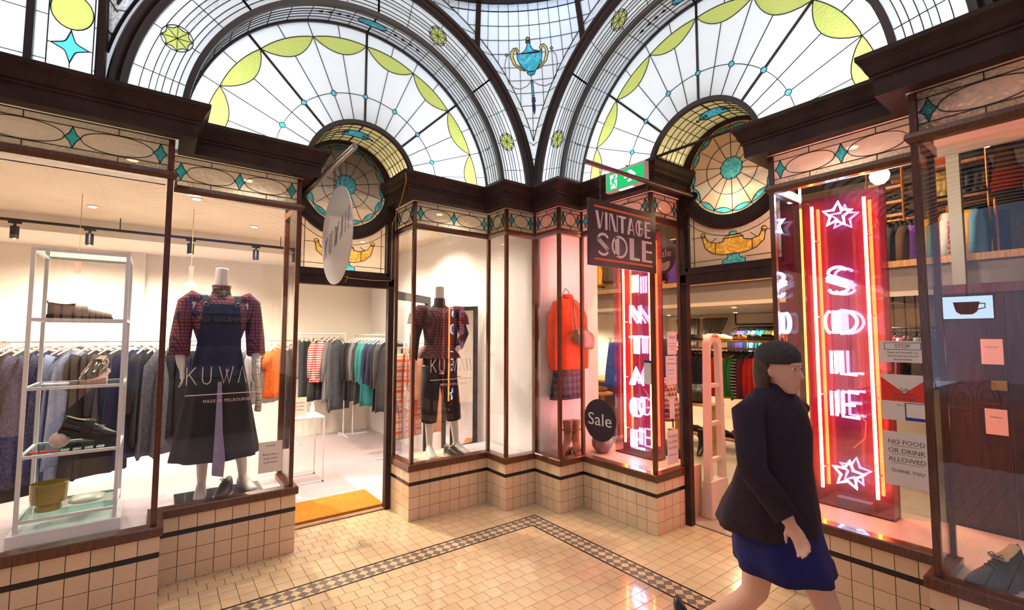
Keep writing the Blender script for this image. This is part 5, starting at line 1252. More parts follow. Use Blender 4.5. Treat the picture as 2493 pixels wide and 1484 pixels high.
# ================================================================== RIGHT SHOP
def ray(px, py):
    d = r2*((px-1246.5)/1132.64)+d2*((py-742)/1132.64)+fw; return d
def on_x(px, py, X): d = ray(px, py); return Vector((0, 0, 1.7))+d*(X/d.x)
def on_y(px, py, Y): d = ray(px, py); return Vector((0, 0, 1.7))+d*(Y/d.y)
RCREAM = mat('dull_cream_paint', (.66, .54, .42), .7, var=.05, vscale=2)
RX = 9.6; MX = 6.0; MZ = 2.40
slab('floor_shop_right', 3.94, RX, -3, 6.6, -.03, .004, mat('worn_beige_lino', (.42, .34, .27), .35, var=.15, vscale=3), 'worn beige floor of the vintage shop', 'floor')
slab('wall_shop_right_back', RX, RX+.1, -3, 6.7, 0, 4.4, RCREAM, 'cream back wall of the vintage shop', 'wall')
slab('wall_shop_right_far', 4.0, RX, 6.6, 6.7, 0, 4.4, WHITE, 'white end wall behind the shop counter', 'wall')
slab('wall_shop_right_near', 4.45, RX, -3.1, -3, 0, 4.4, RCREAM, 'cream end wall at far right of the vintage shop', 'wall')
slab('wall_display_back', 3.20, 4.08, 3.72, 3.78, 0, 3.0, WHITE, 'white panel behind the orange jacket display', 'wall')
slab('wall_display_return', 4.03, 4.08, 3.78, 6.6, 0, 4.4, WHITE, 'white return wall beside the shop counter', 'wall')
slab('ceiling_shop_right', 4.45, RX, -3, 6.6, 4.35, 4.4, mat('grey_corrugated', (.22, .20, .19), .7, bump=.3, bscale=8), 'grey ceiling above the mezzanine', 'ceiling')
slab('wall_over_bays', 4.45, 4.5, -3, 6.6, 3.0, 4.4, RCREAM, 'cream upper wall above the display windows', 'wall')
mz = empty('floor_mezzanine', (7.8, 1.8, 2.14), label='grey mezzanine with a timber edge inside the vintage shop', cat='mezzanine', kind='structure')
mb = MB(); mb.box(MX+.02, RX, -3, 6.6, 2.14, MZ); mb.build('deck', mat('mauve_grey_fascia', (.22, .17, .16), .6), mz)
mb = MB(); mb.box(MX-.02, MX+.06, -3, 6.6, 2.40, 2.465); mb.build('edge_board', mat('orange_timber', (.50, .24, .09), .45, var=.3, grain=(1, 8, 1)), mz)
mb = MB(); mb.box(MX-.03, MX+.02, -3, 6.6, 2.10, 2.15); mb.build('fascia_strip', RCREAM, mz)
BEDR = mat('beige_window_bed', (.52, .40, .29), .45, var=.08)
F = side('right'); mb = MB(); mb.box(2.24, 5.2, .36, 1.08, 0, .47, F); mb.box(3.10, 5.2, .04, .36, 0, .47, F); mb.build('floor_window_bed_right', BEDR, label='raised beige display bed under the neon star sign', cat='display bed', kind='structure')
mb = MB(); mb.box(.02, 1.195, .36, 1.08, 0, .47, F); mb.box(.08, .335, .04, .36, 0, .47, F); mb.build('floor_window_bed_right_corner', BEDR, label='raised beige display bed under the orange jacket', cat='display bed', kind='structure')
for i, (x, y, w) in enumerate(((5.2, 2.2, 'near the far right'), (5.2, 3.0, 'behind the hanging board sign'), (5.3, 4.9, 'in front of the counter'))): added_ceiling_light(x, y, 4.35, 170, 'added round ceiling light of the vintage shop '+w, (1, .76, .46), grp='added vintage shop ceiling lights')  # unseen ceiling lights added to brighten the vintage shop
for x, y, p_, w in ((7.2, 5.7, 120, 'by the counter'), (7.0, 3.6, 55, 'over the front clothes rail'), (8.6, 4.4, 80, 'over the rear shirt rail'), (7.4, 2.0, 34, 'behind the neon stars'), (8.7, 5.9, 90, 'by the fitting room curtain')): added_ceiling_light(x, y, 2.14, p_*1.6, 'added round light under the mezzanine '+w, (1, .78, .50), grp='added mezzanine lights')  # unseen lights added below the mezzanine deck
for s_, w in ((.7, 'window with the orange jacket'), (2.65, 'window with the neon stars'), (3.6, 'far right window')):  # unseen lights added over the right display windows
    p = F(s_, .62, 3.0); added_ceiling_light(p[0], p[1], 3.0, 22, 'round downlight above the '+w, grp='added right display window lights')
# big bulb pendant
c = on_x(2141, 428, 4.75); t = empty('bulb_pendant', (c.x, c.y, c.z-.07), label='bright bare bulb hanging above the neon star sign', cat='pendant lamp')
mb = MB(); mb.tube([(c.x, c.y, c.z+.14), (c.x, c.y, 4.35)], .003, 5); mb.build('cord', mat('green_cord', (.1, .3, .2), .6), t)
mb = MB(); mb.lathe([(.018, 0), (.022, .01), (.02, .08), (.012, .10)], 12, (c.x, c.y, c.z+.06)); mb.build('lamp_holder', mat('cream_plastic', (.7, .6, .45), .4), t, smooth=True)
mb = MB(); mb.lathe([(0, -.07), (.035, -.062), (.06, -.035), (.07, 0), (.062, .03), (.035, .06), (.02, .075)], 18, (c.x, c.y, c.z)); mb.build('bulb', emit('bright_bulb', (1, .90, .74), 30), t, smooth='all')
point('bulb_light', (c.x-.12, c.y, c.z-.05), 22, (1, .85, .62), .07)
# ------------------------------------------------------------------ neon signs
RED = emit('red_neon', (1, .15, .022), 52); BLU = emit('ice_blue_neon', (.50, .66, 1), 15)
NBACK = mat('glossy_red_acrylic', (.085, .008, .028), .09, coat=.6); NGL = glass('acrylic_cover', (.96, .93, .96), .05)
def arcp(cx, cy, rx, ry, a0, a1, n=10): return [(cx+rx*cos(radians(a0+(a1-a0)*i/n)), cy+ry*sin(radians(a0+(a1-a0)*i/n))) for i in range(n+1)]
NEON = {  # strokes in a unit box, x right, y up
 'S': [arcp(.42, .80, .34, .20, 20, 190)+[(.12, .70), (.75, .42)], [(.0, .62), (.85, .30)], [(.0, .50), (.78, .20)], [(.08, .14)]+arcp(.42, .18, .40, .20, 200, 350)[2:]],
 'O': [arcp(.14, .5, .16, .42, 90, 270), [(.24, .06), (.24, .94)], [(.36, .06), (.36, .94)], [(.46, .06), (.46, .94)]+arcp(.48, .5, .50, .44, 88, -88, 12)+[(.46, .06)]],
 'L': [[(.08, .06), (.08, .94)], [(.24, .06), (.24, .94)], [(.42, .94), (.42, .06), (.95, .06)]],
 'E': [[(.05, .06), (.05, .94)], [(.22, .06), (.22, .94)], [(.95, .94), (.42, .94), (.42, .06), (.95, .06)], [(.42, .5), (.82, .5)]],
 'V': [[(.0, .95), (.38, .05), (.5, .05)], [(.15, .95), (.46, .2)], [(.28, .95), (.52, .35)], [(.5, .05), (.95, .95)]],
 'I': [[(.3, .05), (.3, .95)], [(.48, .05), (.48, .95)], [(.66, .05), (.66, .95)]],
 'N': [[(.08, .05), (.08, .95), (.85, .05), (.85, .95)], [(.24, .95), (.85, .25)], [(.08, .7), (.6, .05)]],
 'T': [[(.0, .93), (1, .93)], [(.36, .05), (.36, .93)], [(.52, .05), (.52, .93)], [(.68, .05), (.68, .93)]],
 'A': [[(.0, .05), (.45, .95), (.95, .05)], [(.16, .05), (.52, .78)], [(.30, .05), (.58, .62)], [(.25, .33), (.8, .33)]],
 'G': [arcp(.3, .5, .3, .45, 90, 270), [(.3, .05), (.3, .95)], [(.42, .06), (.42, .94)], [(.9, .85)]+arcp(.52, .5, .44, .44, 60, 300, 12)+[(.9, .45), (.6, .45)]],
 '*': [[(.5+.5*(1 if i % 2 == 0 else .46)*sin(2*pi*i/10+.12), .5+.5*(1 if i % 2 == 0 else .46)*cos(2*pi*i/10+.12)) for i in range(11)]]}
def neon_sign(yc, text, label, hw=.26, z0=.475, z1=2.77, xb=4.06):
    t = empty('neon_sign', (xb, yc, z0), label=label, cat='neon sign')
    T = lambda a, b, c: (xb-c, yc-a, b)
    mb = MB(); mb.box(-hw, hw, z0, z1, -.012, 0, T); mb.build('back_panel', NBACK, t)
    for a in (-hw, hw-.006): mb = MB(); mb.box(a, a+.006, z0, z1, 0, .13, T); mb.build('side_panel', glass('pink_acrylic_edge', (1, .72, .86), .10), t)
    mb = MB(); mb.box(-hw, hw, z0, z0+.006, 0, .13, T); mb.build('bottom_panel', NBACK, t)
    mb = MB(); mb.box(-hw, hw, z0, z1, .127, .13, T); mb.build('front_cover', NGL, t)
    mb = MB(); mb.box(-.09, .12, z0+.006, z0+.06, .02, .09, T); mb.build('transformer', mat('grey_transformer', (.10, .08, .12), .4), t)
    for a in (-.18, .155):
        mb = MB(); mb.tube([T(a, z0+.10, .06), T(a, z1-.075, .06)], .0105, 10); tb = mb.build('red_tube', RED, t, smooth=True)
        for b in (.35, .9, 1.5, 2.1): mb = MB(); mb.tube([T(a, z0+b*.98-.1, .0), T(a, z0+b*.98-.1, .05)], .006, 6); mb.build('tube_clip', mat('clear_clip', (.6, .4, .3), .2), tb)
    for ch, z, w, h in text:
        tr_ = empty('neon_letter' if ch != '*' else 'neon_star'); tr_.parent = t; tr_.location = (0, 0, z-z0)
        for P in NEON[ch]:
            mb = MB(); cl = ch == '*'
            mb.tube([T((a-.5)*w-.012, z+(b-.5)*h, .07) for a, b in (P[:-1] if cl else P)], .0105, 8, closed=cl); mb.build('glass_tube', BLU, tr_, smooth='all')
    mb = MB(); mb.tube([T(.02, z0+.42, .05), T(.09, z0+.5, .04), T(.10, z0+.62, .04), T(.05, z0+.68, .05)], .004, 6); mb.build('cable', mat('pink_cable', (.6, .1, .15), .4), t)
    return t
neon_sign(1.245, [('*', 2.600, .19, .19), ('S', 2.112, .17, .19), ('O', 1.801, .20, .19), ('L', 1.505, .18, .19), ('E', 1.203, .19, .20), ('*', .705, .20, .20)], 'red and ice blue neon sign reading SOLE between two stars')
neon_sign(3.09, [(c_, 2.565-.322*i, .18, .20) for i, c_ in enumerate('VINTAGE')], 'red and ice blue neon sign reading VINTAGE behind the board sign')
# ------------------------------------------------------------------ window display right of the corner
jk = empty('jacket_display', (3.50, 3.66, 1.03), label='orange jacket over a dark plaid skirt hung on the white panel', cat='outfit')
ORG = mat('cloth_vivid_orange', (.85, .07, .008), .8, var=.1, vscale=8)
mb = MB(); R_ = []
for z, rx, ry, rp in ((2.10, .07, .045, 0), (2.08, .13, .055, 0), (2.03, .185, .07, 0), (1.85, .19, .08, .02), (1.6, .185, .085, .03), (1.45, .19, .085, .04), (1.34, .195, .09, .05)): R_.append(ell((3.50, 3.625, z), rx, ry, 26, z*5, rp, 6))
mb.loft(R_); jb = mb.build('jacket', ORG, jk, smooth='all')
for sg in (-1, 1):
    mb = MB(); mb.tube([(3.50+sg*.15, 3.62, 2.04), (3.50+sg*.21, 3.62, 1.90), (3.50+sg*.235, 3.61, 1.60), (3.50+sg*.225, 3.60, 1.34)], [.05, .062, .055, .045], 12); mb.build('jacket_sleeve', ORG, jb, smooth='all')
mb = MB(); mb.loft([ell((3.50, 3.62, z), rx, ry, 20) for z, rx, ry in ((2.085, .085, .055), (2.12, .065, .05), (2.14, .06, .045))]); mb.build('jacket_collar', ORG, jb, smooth='all')
mb = MB(); mb.loft([ell((3.50, 3.63, z), rx, ry, 34, z*4, rp, 8) for z, rx, ry, rp in ((1.42, .165, .06, 0), (1.3, .19, .07, .03), (1.15, .215, .075, .05), (1.03, .23, .08, .06))]); mb.build('skirt', plaid('dark_purple_plaid', (.05, .03, .06), (.10, .08, .12), (.02, .015, .03), .07, .3, .12), jk, smooth='all')
mb = MB(); mb.tube([(3.44, 3.64, 2.14), (3.48, 3.64, 2.19), (3.50, 3.66, 2.21), (3.52, 3.64, 2.19), (3.56, 3.64, 2.14)], .004, 6); mb.build('hanger_hook', BLK, jk)
hb = empty('handbag', (3.62, 3.50, 1.60), label='grey brown leather handbag hanging over the orange jacket', cat='handbag')
BAGM = mat('taupe_bag_leather', (.24, .18, .14), .35, var=.25, vscale=12)
mb = MB(); R_ = []
for i in range(11):
    f = i/10; x = 3.47+.29*f; k_ = sin(pi*min(1, max(0, f)))**.4 if 0 < f < 1 else .25; R_.append([(x, 3.49+.055*cos(2*pi*j/16)*k_, 1.70+.105*sin(2*pi*j/16)*(.55+.45*k_)-.07*f) for j in range(16)])
mb.loft(R_); mb.build('bag_body', BAGM, hb, smooth='all')
mb = MB(); mb.tube([(3.51, 3.51, 1.745), (3.50, 3.53, 1.95), (3.52, 3.55, 2.08), (3.57, 3.54, 2.03), (3.63, 3.52, 1.88), (3.70, 3.51, 1.735)], .008, 8); mb.build('strap', BAGM, hb, smooth=True)
mb = MB(); mb.tube([(3.505+.014*cos(2*pi*j/10), 3.455, 1.735+.018*sin(2*pi*j/10)) for j in range(10)], .003, 5, closed=True); mb.build('buckle', mat('brass', (.6, .4, .1), .3, 1.), hb)
def boot(name, loc, rz, label, m, sole, grp=None, h=.30, heel=.05, L=.25):
    t = empty(name, loc, rz=rz, label=label, cat='boot', group=grp); mb = MB()
    path = [(.145, 0, .022), (.10, 0, .034), (.03, 0, .052), (-.04, 0, .075), (-.075, 0, .12), (-.08, 0, .19), (-.075, 0, h)]
    R_ = []
    for (x, y, z), w, hh in zip(path, (.018, .036, .040, .038, .042, .046, .055), (.016, .030, .042, .055, .05, .05, .06)):
        tl = {0: 0, 1: .1, 2: .35, 3: .8, 4: 1.3, 5: 1.5, 6: 1.57}[path.index((x, y, z))]
        R_.append([(x-hh*sin(2*pi*j/14)*sin(tl), w*cos(2*pi*j/14), z+heel*(.9 if x < 0 else .9*(1-x/.15)**2*.6)+hh*sin(2*pi*j/14)*cos(tl)) for j in range(14)])
    mb.loft(R_); mb.build('boot_upper', m, t, smooth='all')
    P = [(.168, .012, .004), (.10, .042, .003), (.02, .036, heel*.35), (-.05, .034, heel), (-.125, .030, heel+.005)]
    mb = MB(); mb.loft([[(x, -w, z), (x, w, z), (x, w, z+.010), (x, -w, z+.010)] for x, w, z in P]); mb.build('sole', sole, t)
    mb = MB(); mb.loft([[(-.125, -.028, heel+.006), (-.07, -.028, heel+.004), (-.07, .028, heel+.004), (-.125, .028, heel+.006)], [(-.118, -.02, 0), (-.085, -.02, 0), (-.085, .02, 0), (-.118, .02, 0)]]); mb.build('heel', sole, t)
    mb = MB(); mb.tube([(-.075+.062*cos(2*pi*j/14), .058*sin(2*pi*j/14), h-.05) for j in range(14)], .006, 6, closed=True); mb.build('strap', m, t)
    return t
BRN = mat('tan_boot_leather', (.26, .09, .03), .38, var=.25, vscale=9); DBR = mat('dark_boot_sole', (.05, .025, .015), .5)
boot('ankle_boot', (3.36, 3.52, .472), radians(205), 'brown heeled ankle boot in the corner window, left of its pair', BRN, DBR, 'pair of brown boots')
boot('ankle_boot', (3.47, 3.47, .472), radians(235), 'brown heeled ankle boot in the corner window, right of its pair', BRN, DBR, 'pair of brown boots')
def sack(name, c, rx, ry, h, m, label, cat='bag', seed=1):
    rn = random.Random(seed); mb = MB(); R_ = []
    for i in range(11):
        f = i/10; q = sin(pi*(.12+.80*f))**.6; R_.append([(c[0]+rx*q*cos(2*pi*j/24)*(1+.09*sin(j*2.3+i)+.05*rn.random()), c[1]+ry*q*sin(2*pi*j/24)*(1+.09*sin(j*1.7+i*1.3)), c[2]+h*f) for j in range(24)])
    mb.loft(R_); return mb.build(name, m, smooth='all', label=label, cat=cat)
sack('slouch_bag', (3.78, 3.40, .472), .11, .10, .24, mat('crumpled_taupe', (.24, .17, .15), .45, var=.3, vscale=14, bump=.6, bscale=18), 'crumpled taupe slouch bag behind the round Sale sign')
for i, (x, y, a) in enumerate(((3.62, 2.78, .3), (3.70, 2.62, -.2))):
    mb = MB(); mb.box(-.09, .09, -.05, .05, .471, .473, lambda p, q, r_: (x+p*cos(a)-q*sin(a), y+p*sin(a)+q*cos(a), r_)); mb.build('leaflet', (mat('grey_leaflet', (.25, .22, .22), .5), PAPER)[i], label=('grey leaflet', 'pale leaflet')[i]+' lying on the bed under the VINTAGE neon', cat='leaflet')
# ------------------------------------------------------------------ round Sale sign and printed sheets on the glass
NVY = mat('dark_plum_vinyl', (.030, .018, .035), .35); WV = mat('white_vinyl', (.80, .78, .78), .5)
gx = CX0+.32+G-.006
t = empty('sale_disc', (gx, 3.148, .67), label='round dark Sale sign stuck low on the corner window', cat='sign')
RTs = lambda y0, z0, x=gx: (lambda a, b, c: (x-c, y0-a, z0+b))
mb = MB(); mb.prism([(.205*cos(2*pi*i/48), .205*sin(2*pi*i/48)) for i in range(48)], 0, .003, RTs(3.148, .873)); mb.build('disc', NVY, t)
letters('lettering', 'Sale', RTs(3.148, .873, gx-.0035), .17, WV, t, extr=.0006, width=.30)
t = empty('sale_disc', (4.6, 2.62, 1.9), label='round hanging Sale sign with pale bowl shape, behind the board sign', cat='sign')
c = on_x(1617, 622, 4.3); T = RTs(c.y, c.z, 4.3); mb = MB(); mb.prism([(.15*cos(2*pi*i/40), .19*sin(2*pi*i/40)) for i in range(40)], 0, .004, T); mb.build('disc', mat('grey_sale_card', (.12, .10, .10), .6), t)
letters('lettering', 'Sale', RTs(c.y, c.z+.02, 4.295), .115, WV, t, extr=.0006)
mb = MB(); mb.prism([(-.065, -.06), (-.075, -.10), (-.05, -.15), (0, -.165), (.05, -.15), (.075, -.10), (.065, -.06), (.0, -.08)], -.0005, .001, lambda a, b, c_: (4.294-c_, c.y-a, c.z+b)); mb.build('bowl_shape', mat('cream_card', (.8, .78, .66), .6), t)
for sg in (-1, 1): mb = MB(); mb.tube([(4.298, c.y+sg*.05, c.z+.17), (4.298, c.y+sg*.05, 3.0)], .0015, 4); mb.build('thread', BLK, t)
# sheets right of SOLE
LAM = mat('laminated_paper', (.80, .76, .76), .2); REDP = mat('red_print', (.78, .04, .02), .5)
T = RTs(.795, 1.607); o = sheet('stop_notice', T, .215, .125, [('STOP', .031, .030, INK), ('Please do not enter our', -.005, .0145, INK), ('store if you have any flu', -.025, .0145, INK), ('like symptoms', -.045, .0145, INK)], 'white STOP notice on the glass right of the SOLE neon', LAM)
mb = MB()
for a0, a1, b0, b1 in ((-.085, .085, .05, .053), (-.085, .085, .011, .014), (-.085, -.082, .011, .053), (.082, .085, .011, .053)): mb.box(a0, a1, b0, b1, 0, .0008, T)
mb.build('border', INK, o)
T = RTs(.796, 1.396); o = sheet('voucher_sign', T, .215, .155, [('Gift', -.012, .030, INK), ('Vouchers', -.036, .030, INK), ('Available', -.060, .030, INK)], 'red and white gift voucher sign right of the SOLE neon', LAM)
for P in ([(-.1075, .06), (-.1075, -.0775), (.1075, -.0775), (.1075, .06), (0, -.03)],): mb = MB(); mb.prism(P, 0, .0004, T); mb.build('red_print', REDP, o)
T = RTs(.797, 1.262); o = sheet('check_in_sheet', T, .215, .11, [('Scan on arrival', .035, .012, INK)], 'check-in sheet with purple square below the voucher sign', LAM)
mb = MB(); mb.box(.0, .098, -.05, .05, 0, .0006, T); mb.build('purple_square', mat('purple_print', (.05, .04, .30), .4), o)
mb = MB(); mb.box(.006, .092, -.032, .046, .0006, .001, T); mb.build('blank_square', PAPER, o)
NF = [('NO FOOD', .095, .036, INK), ('OR DRINK', .045, .036, INK), ('ALLOWED', -.005, .036, INK), ('THANK YOU', -.07, .026, INK)]
def underl(o, T, k_=1):
    for y, w in ((.074, .135), (.024, .145), (-.026, .145)): mb = MB(); mb.box(-w/2*k_, w/2*k_, y*k_, y*k_+.0018, 0, .0006, T); mb.build('underline', INK, o)
T = RTs(.80, .985); o = sheet('food_notice', T, .21, .31, NF, 'white NO FOOD OR DRINK ALLOWED sheet right of the SOLE neon', LAM); underl(o, T)
# sheets on the return glass beside the right doorway
gy = CY0-1.235+G+.006
LT_ = lambda x0, z0: (lambda a, b, c: (x0+a, gy-.008-c, z0+b))
T = LT_(3.755, 1.63); sheet('stop_notice', T, .15, .21, [('STOP', .05, .034, INK), ('Please do not enter our', -.005, .0115, INK), ('store if you have any flu', -.03, .0115, INK), ('like symptoms', -.055, .0115, INK)], 'white STOP notice on the glass beside the right doorway', LAM)
T = LT_(3.735, 1.385); sheet('distancing_notice', T, .17, .26, [('SHOP NOTICE', .10, .011, INK), ('Social Distancing', .06, .020, INK), ('Please keep your distance', .0, .010, INK), ('while in the store', -.03, .010, INK), ('Thank you', -.08, .010, INK)], 'white Social Distancing sheet on the glass beside the right doorway', LAM)
T = LT_(3.735, 1.05); o = sheet('check_in_sheet', T, .075, .20, [('CHECK IN', .085, .010, INK)], 'narrow check-in sheet beside the right doorway', LAM)
T = LT_(3.735, .70); o = sheet('food_notice', T, .165, .30, [(a, b, c_*.78, d_) for a, b, c_, d_ in NF], 'white NO FOOD OR DRINK ALLOWED sheet beside the right doorway', LAM)
for y, w in ((.077, .10), (.027, .11), (-.022, .11)): mb = MB(); mb.box(-w/2, w/2, y, y+.0016, 0, .0006, T); mb.build('underline', INK, o)
T = RTs(2.575, 1.375); o = sheet('check_in_sheet', T, .085, .21, [('CHECK IN HERE', .092, .0085, INK)], 'narrow check-in sheet over the VINTAGE neon', LAM)
mb = MB(); mb.box(-.0425, .0425, .083, .105, -.0002, .0003, T); mb.build('purple_band', mat('purple_print', (.05, .04, .30), .4), o)
# ------------------------------------------------------------------ security gate
t = empty('security_gate', (4.29, 2.44, .004), label='cream anti-theft gate standing inside the right doorway', cat='security gate')
SG = mat('cream_plastic_gate', (.70, .63, .52), .4); gy_ = 2.44
def gring(r0, r1, n=14):
    mb = MB(); R_ = []
    out = [(4.15, .30), (4.165, 1.0), (4.18, 1.55)]+[(4.295-.115*cos(pi*i/n), 1.60+.12*sin(pi*i/n)) for i in range(n+1)]+[(4.41, 1.55), (4.425, 1.0), (4.44, .30)]
    inn = [(4.205, .30), (4.212, 1.0), (4.22, 1.52)]+[(4.295-.072*cos(pi*i/n), 1.545+.10*sin(pi*i/n)) for i in range(n+1)]+[(4.37, 1.52), (4.378, 1.0), (4.385, .30)]
    mb.loft([[(a[0], gy_-.035, a[1]), (b[0], gy_-.028, b[1]), (b[0], gy_+.028, b[1]), (a[0], gy_+.035, a[1])] for a, b in zip(out, inn)]); return mb
gring(0, 0).build('frame', SG, t, smooth=True)
mb = MB(); mb.loft([[(4.13, gy_-.06, .004), (4.46, gy_-.06, .004), (4.46, gy_+.06, .004), (4.13, gy_+.06, .004)], [(4.145, gy_-.045, .34), (4.445, gy_-.045, .34), (4.445, gy_+.045, .34), (4.145, gy_+.045, .34)]]); mb.build('base_box', SG, t, bevel=.008)
for z in (.52, .86, 1.22): mb = MB(); mb.box(4.20, 4.39, gy_-.022, gy_+.022, z-.02, z+.02); mb.build('crossbar', SG, t, bevel=.004)
letters('lettering', 'Checkpoint', lambda a, b, c_: (4.295+a, gy_-.0345-c_, 1.69+b), .026, mat('orange_print', (.8, .2, .02), .5), t)
# ------------------------------------------------------------------ racks of the vintage shop
COP = mat('copper_pipe', (.62, .24, .08), .28, 1.); ORT = MATS['orange_timber']; HBLK = mat('black_hanger', (.02, .02, .02), .5)
def pipe_rail(name, p, q, z, z1, label, m=COP): 
    t = rail_rack(name, p, q, z, label, m=m, r=.016, uprights=False); P, Q = Vector((*p, 0)), Vector((*q, 0))
    for e in (P, Q): mb = MB(); mb.tube([e+Vector((0, 0, min(z, z1))), e+Vector((0, 0, max(z, z1)))], .016, 8); mb.build('upright', m, t)
    return t
def shoe_row(items, x, z, rz, what, group, L=.25):
    for i, (y, m, nm) in enumerate(items): shoe('shop_shoe', (x, y, z), rz+random.uniform(-.2, .2), '%s shoe, %s from the left %s' % (nm, ORD[i], what), m, BSOLE, L=L, laces=None, opening=i % 2 == 0, group=group)
# front rail under the mezzanine with a shoe shelf above
fx = 7.0; yl, yr = pxy(1672, fx), pxy(1832, fx)
pipe_rail('clothes_rail', (fx, yl+.3), (fx, yr-.45), 1.50, .02, 'timber clothes rail with bright knitwear behind the security gate', ORT)
cols = ['charcoal', 'purple', 'cream', 'grey', 'charcoal', 'purple', 'maroon', 'black', 'navy', 'purple', 'magenta', 'red', 'mustard', 'yellow', 'green', 'green', 'striped black', 'maroon', 'red', 'red', 'red', 'red', 'red']
for i, c_ in enumerate(cols): garment('knit' if i % 3 else 'shirt', c_, (fx, yl+.15-(yl-yr+.5)*i/(len(cols)-1), 1.515), radians(random.uniform(-38, -15)), '%s %s, %s from the left on the front knitwear rail' % (c_, ('shirt' if i % 3 == 0 else 'cardigan'), ORD[i]), 'knitwear on the front rail', hang=HBLK, scale=1.0)
sh = empty('shoe_shelf', (fx, (yl+yr)/2, 1.60), label='timber shelf of shoes above the knitwear rail', cat='shelf')
mb = MB(); mb.box(fx-.16, fx+.16, yr-.5, yl+.3, 1.60, 1.625); mb.build('board', ORT, sh)
for y in (yr-.45, yl+.25): mb = MB(); mb.box(fx-.02, fx+.02, y-.02, y+.02, 1.50, 1.60); mb.build('bracket', ORT, sh)
WSN = mat('white_sneaker', (.66, .60, .48), .5); BSN = mat('black_sneaker', (.02, .02, .02), .45); YSN = mat('mustard_shoe', (.55, .36, .08), .5); RSN = mat('red_shoe', (.35, .03, .06), .4); CSN = mat('cream_sneaker', (.70, .55, .25), .5)
shoe_row([(yl+.1, BSN, 'white soled black'), (yl-.14, BSN, 'black and white'), (yl-.40, CSN, 'cream yellow'), (yl-.64, CSN, 'pale cream'), (yl-.90, BRN, 'brown leather'), (yl-1.12, BSN, 'black leather'), (yl-1.32, BSN, 'dark')], fx, 1.626, radians(-60), 'on the shelf above the knitwear rail', 'shoes above the knitwear rail', .28)
sh = empty('shoe_shelf', (fx-.1, (yl+yr)/2, .10), label='low timber shelf of shoes below the knitwear rail', cat='shelf')
mb = MB(); mb.box(fx-.30, fx+.10, yr-.4, yl+.2, .16, .185); mb.build('board', ORT, sh)
for y in (yr-.38, (yl+yr)/2, yl+.18): mb = MB(); mb.box(fx-.28, fx+.08, y-.015, y+.015, .004, .16); mb.build('bracket', ORT, sh)
shoe_row([(yl+.0, YSN, 'mustard suede'), (yl-.22, BSN, 'black'), (yl-.44, RSN, 'burgundy'), (yl-.68, BSN, 'dark sneaker'), (yl-.90, RSN, 'dark red'), (yl-1.15, BSN, 'black laced')], fx-.1, .187, radians(-70), 'on the low shelf below the knitwear rail', 'shoes below the knitwear rail', .29)
sh = empty('shoe_shelf', (6.3, 4.1, .3), label='timber shelf with a shiny black bag seen through the security gate', cat='shelf')
q = on_x(1700, 985, 6.2); mb = MB(); mb.box(6.0, 6.4, q.y-.28, q.y+.28, .72, .745); mb.build('board', ORT, sh)
for y in (q.y-.25, q.y+.25): mb = MB(); mb.box(6.02, 6.38, y-.015, y+.015, .004, .72); mb.build('bracket', ORT, sh)
sack('shiny_bag', (6.2, q.y, .746), .14, .17, .26, mat('black_sequins', (.02, .02, .022), .15, bump=1., bscale=60, coat=.5), 'shiny black bag on the shelf behind the security gate', seed=3)
boot('ankle_boot', (6.2, q.y-.02, .006), radians(200), 'black boot with yellow toe on the floor behind the security gate', BSN, YSN, None, .30)
# rear shirts against the back wall
bx_ = 9.2; y0, y1 = pxy(1803, bx_), pxy(1912, bx_)
pipe_rail('clothes_rail', (bx_, y0+.1), (bx_, y1-.3), 1.92, 2.14, 'black ceiling-hung rail of bright shirts at the rear', BLK)
cols = ['navy', 'navy', 'purple', 'blue', 'blue', 'navy', 'sky blue', 'sky blue', 'blue', 'bright teal', 'bright teal', 'green', 'khaki', 'khaki', 'yellow', 'mustard', 'orange', 'orange', 'peach']
for i, c_ in enumerate(cols): garment('shirt', c_, (bx_, y0-(y0-y1+.2)*i/(len(cols)-1), 1.935), radians(random.uniform(-40, -20)), '%s shirt, %s from the left on the rear rail' % (c_, ORD[i]), 'bright shirts on the rear rail', hang=HBLK)
# fitting room curtains
t = empty('curtain_rail', (9.3, 5.7, 2.06), label='brass rail over the fitting room', cat='curtain rail'); mb = MB(); mb.tube([(9.3, 5.0, 2.08), (9.3, 6.3, 2.08)], .012, 8); mb.build('rod', mat('brass', (.6, .4, .1), .3, 1.), t)
GC = cloth('grey_curtain', (.13, .12, .12))
for (ya_, yb_, w) in ((pxy(1648, 9.3), pxy(1703, 9.3), 'left'), (pxy(1712, 9.3), pxy(1772, 9.3), 'right')):
    mb = MB(); R_ = []
    for i in range(9):
        f = i/8; yy0 = ya_+(yb_-ya_)*(.12*f if w == 'left' else 0); yy1 = yb_+(ya_-yb_)*(.10*f if w == 'left' else .55*f)
        R_.append([(9.3+.03*sin(k_*1.9)-.02, yy0+(yy1-yy0)*k_/24, 2.07-.62*f) for k_ in range(25)]+[(9.3+.03*sin(k_*1.9)-.005, yy0+(yy1-yy0)*k_/24, 2.07-.62*f) for k_ in range(24, -1, -1)])
    mb.loft(R_); mb.build('curtain', GC, smooth='all', label='grey gathered curtain, %s of the two at the fitting room' % w, cat='curtain')
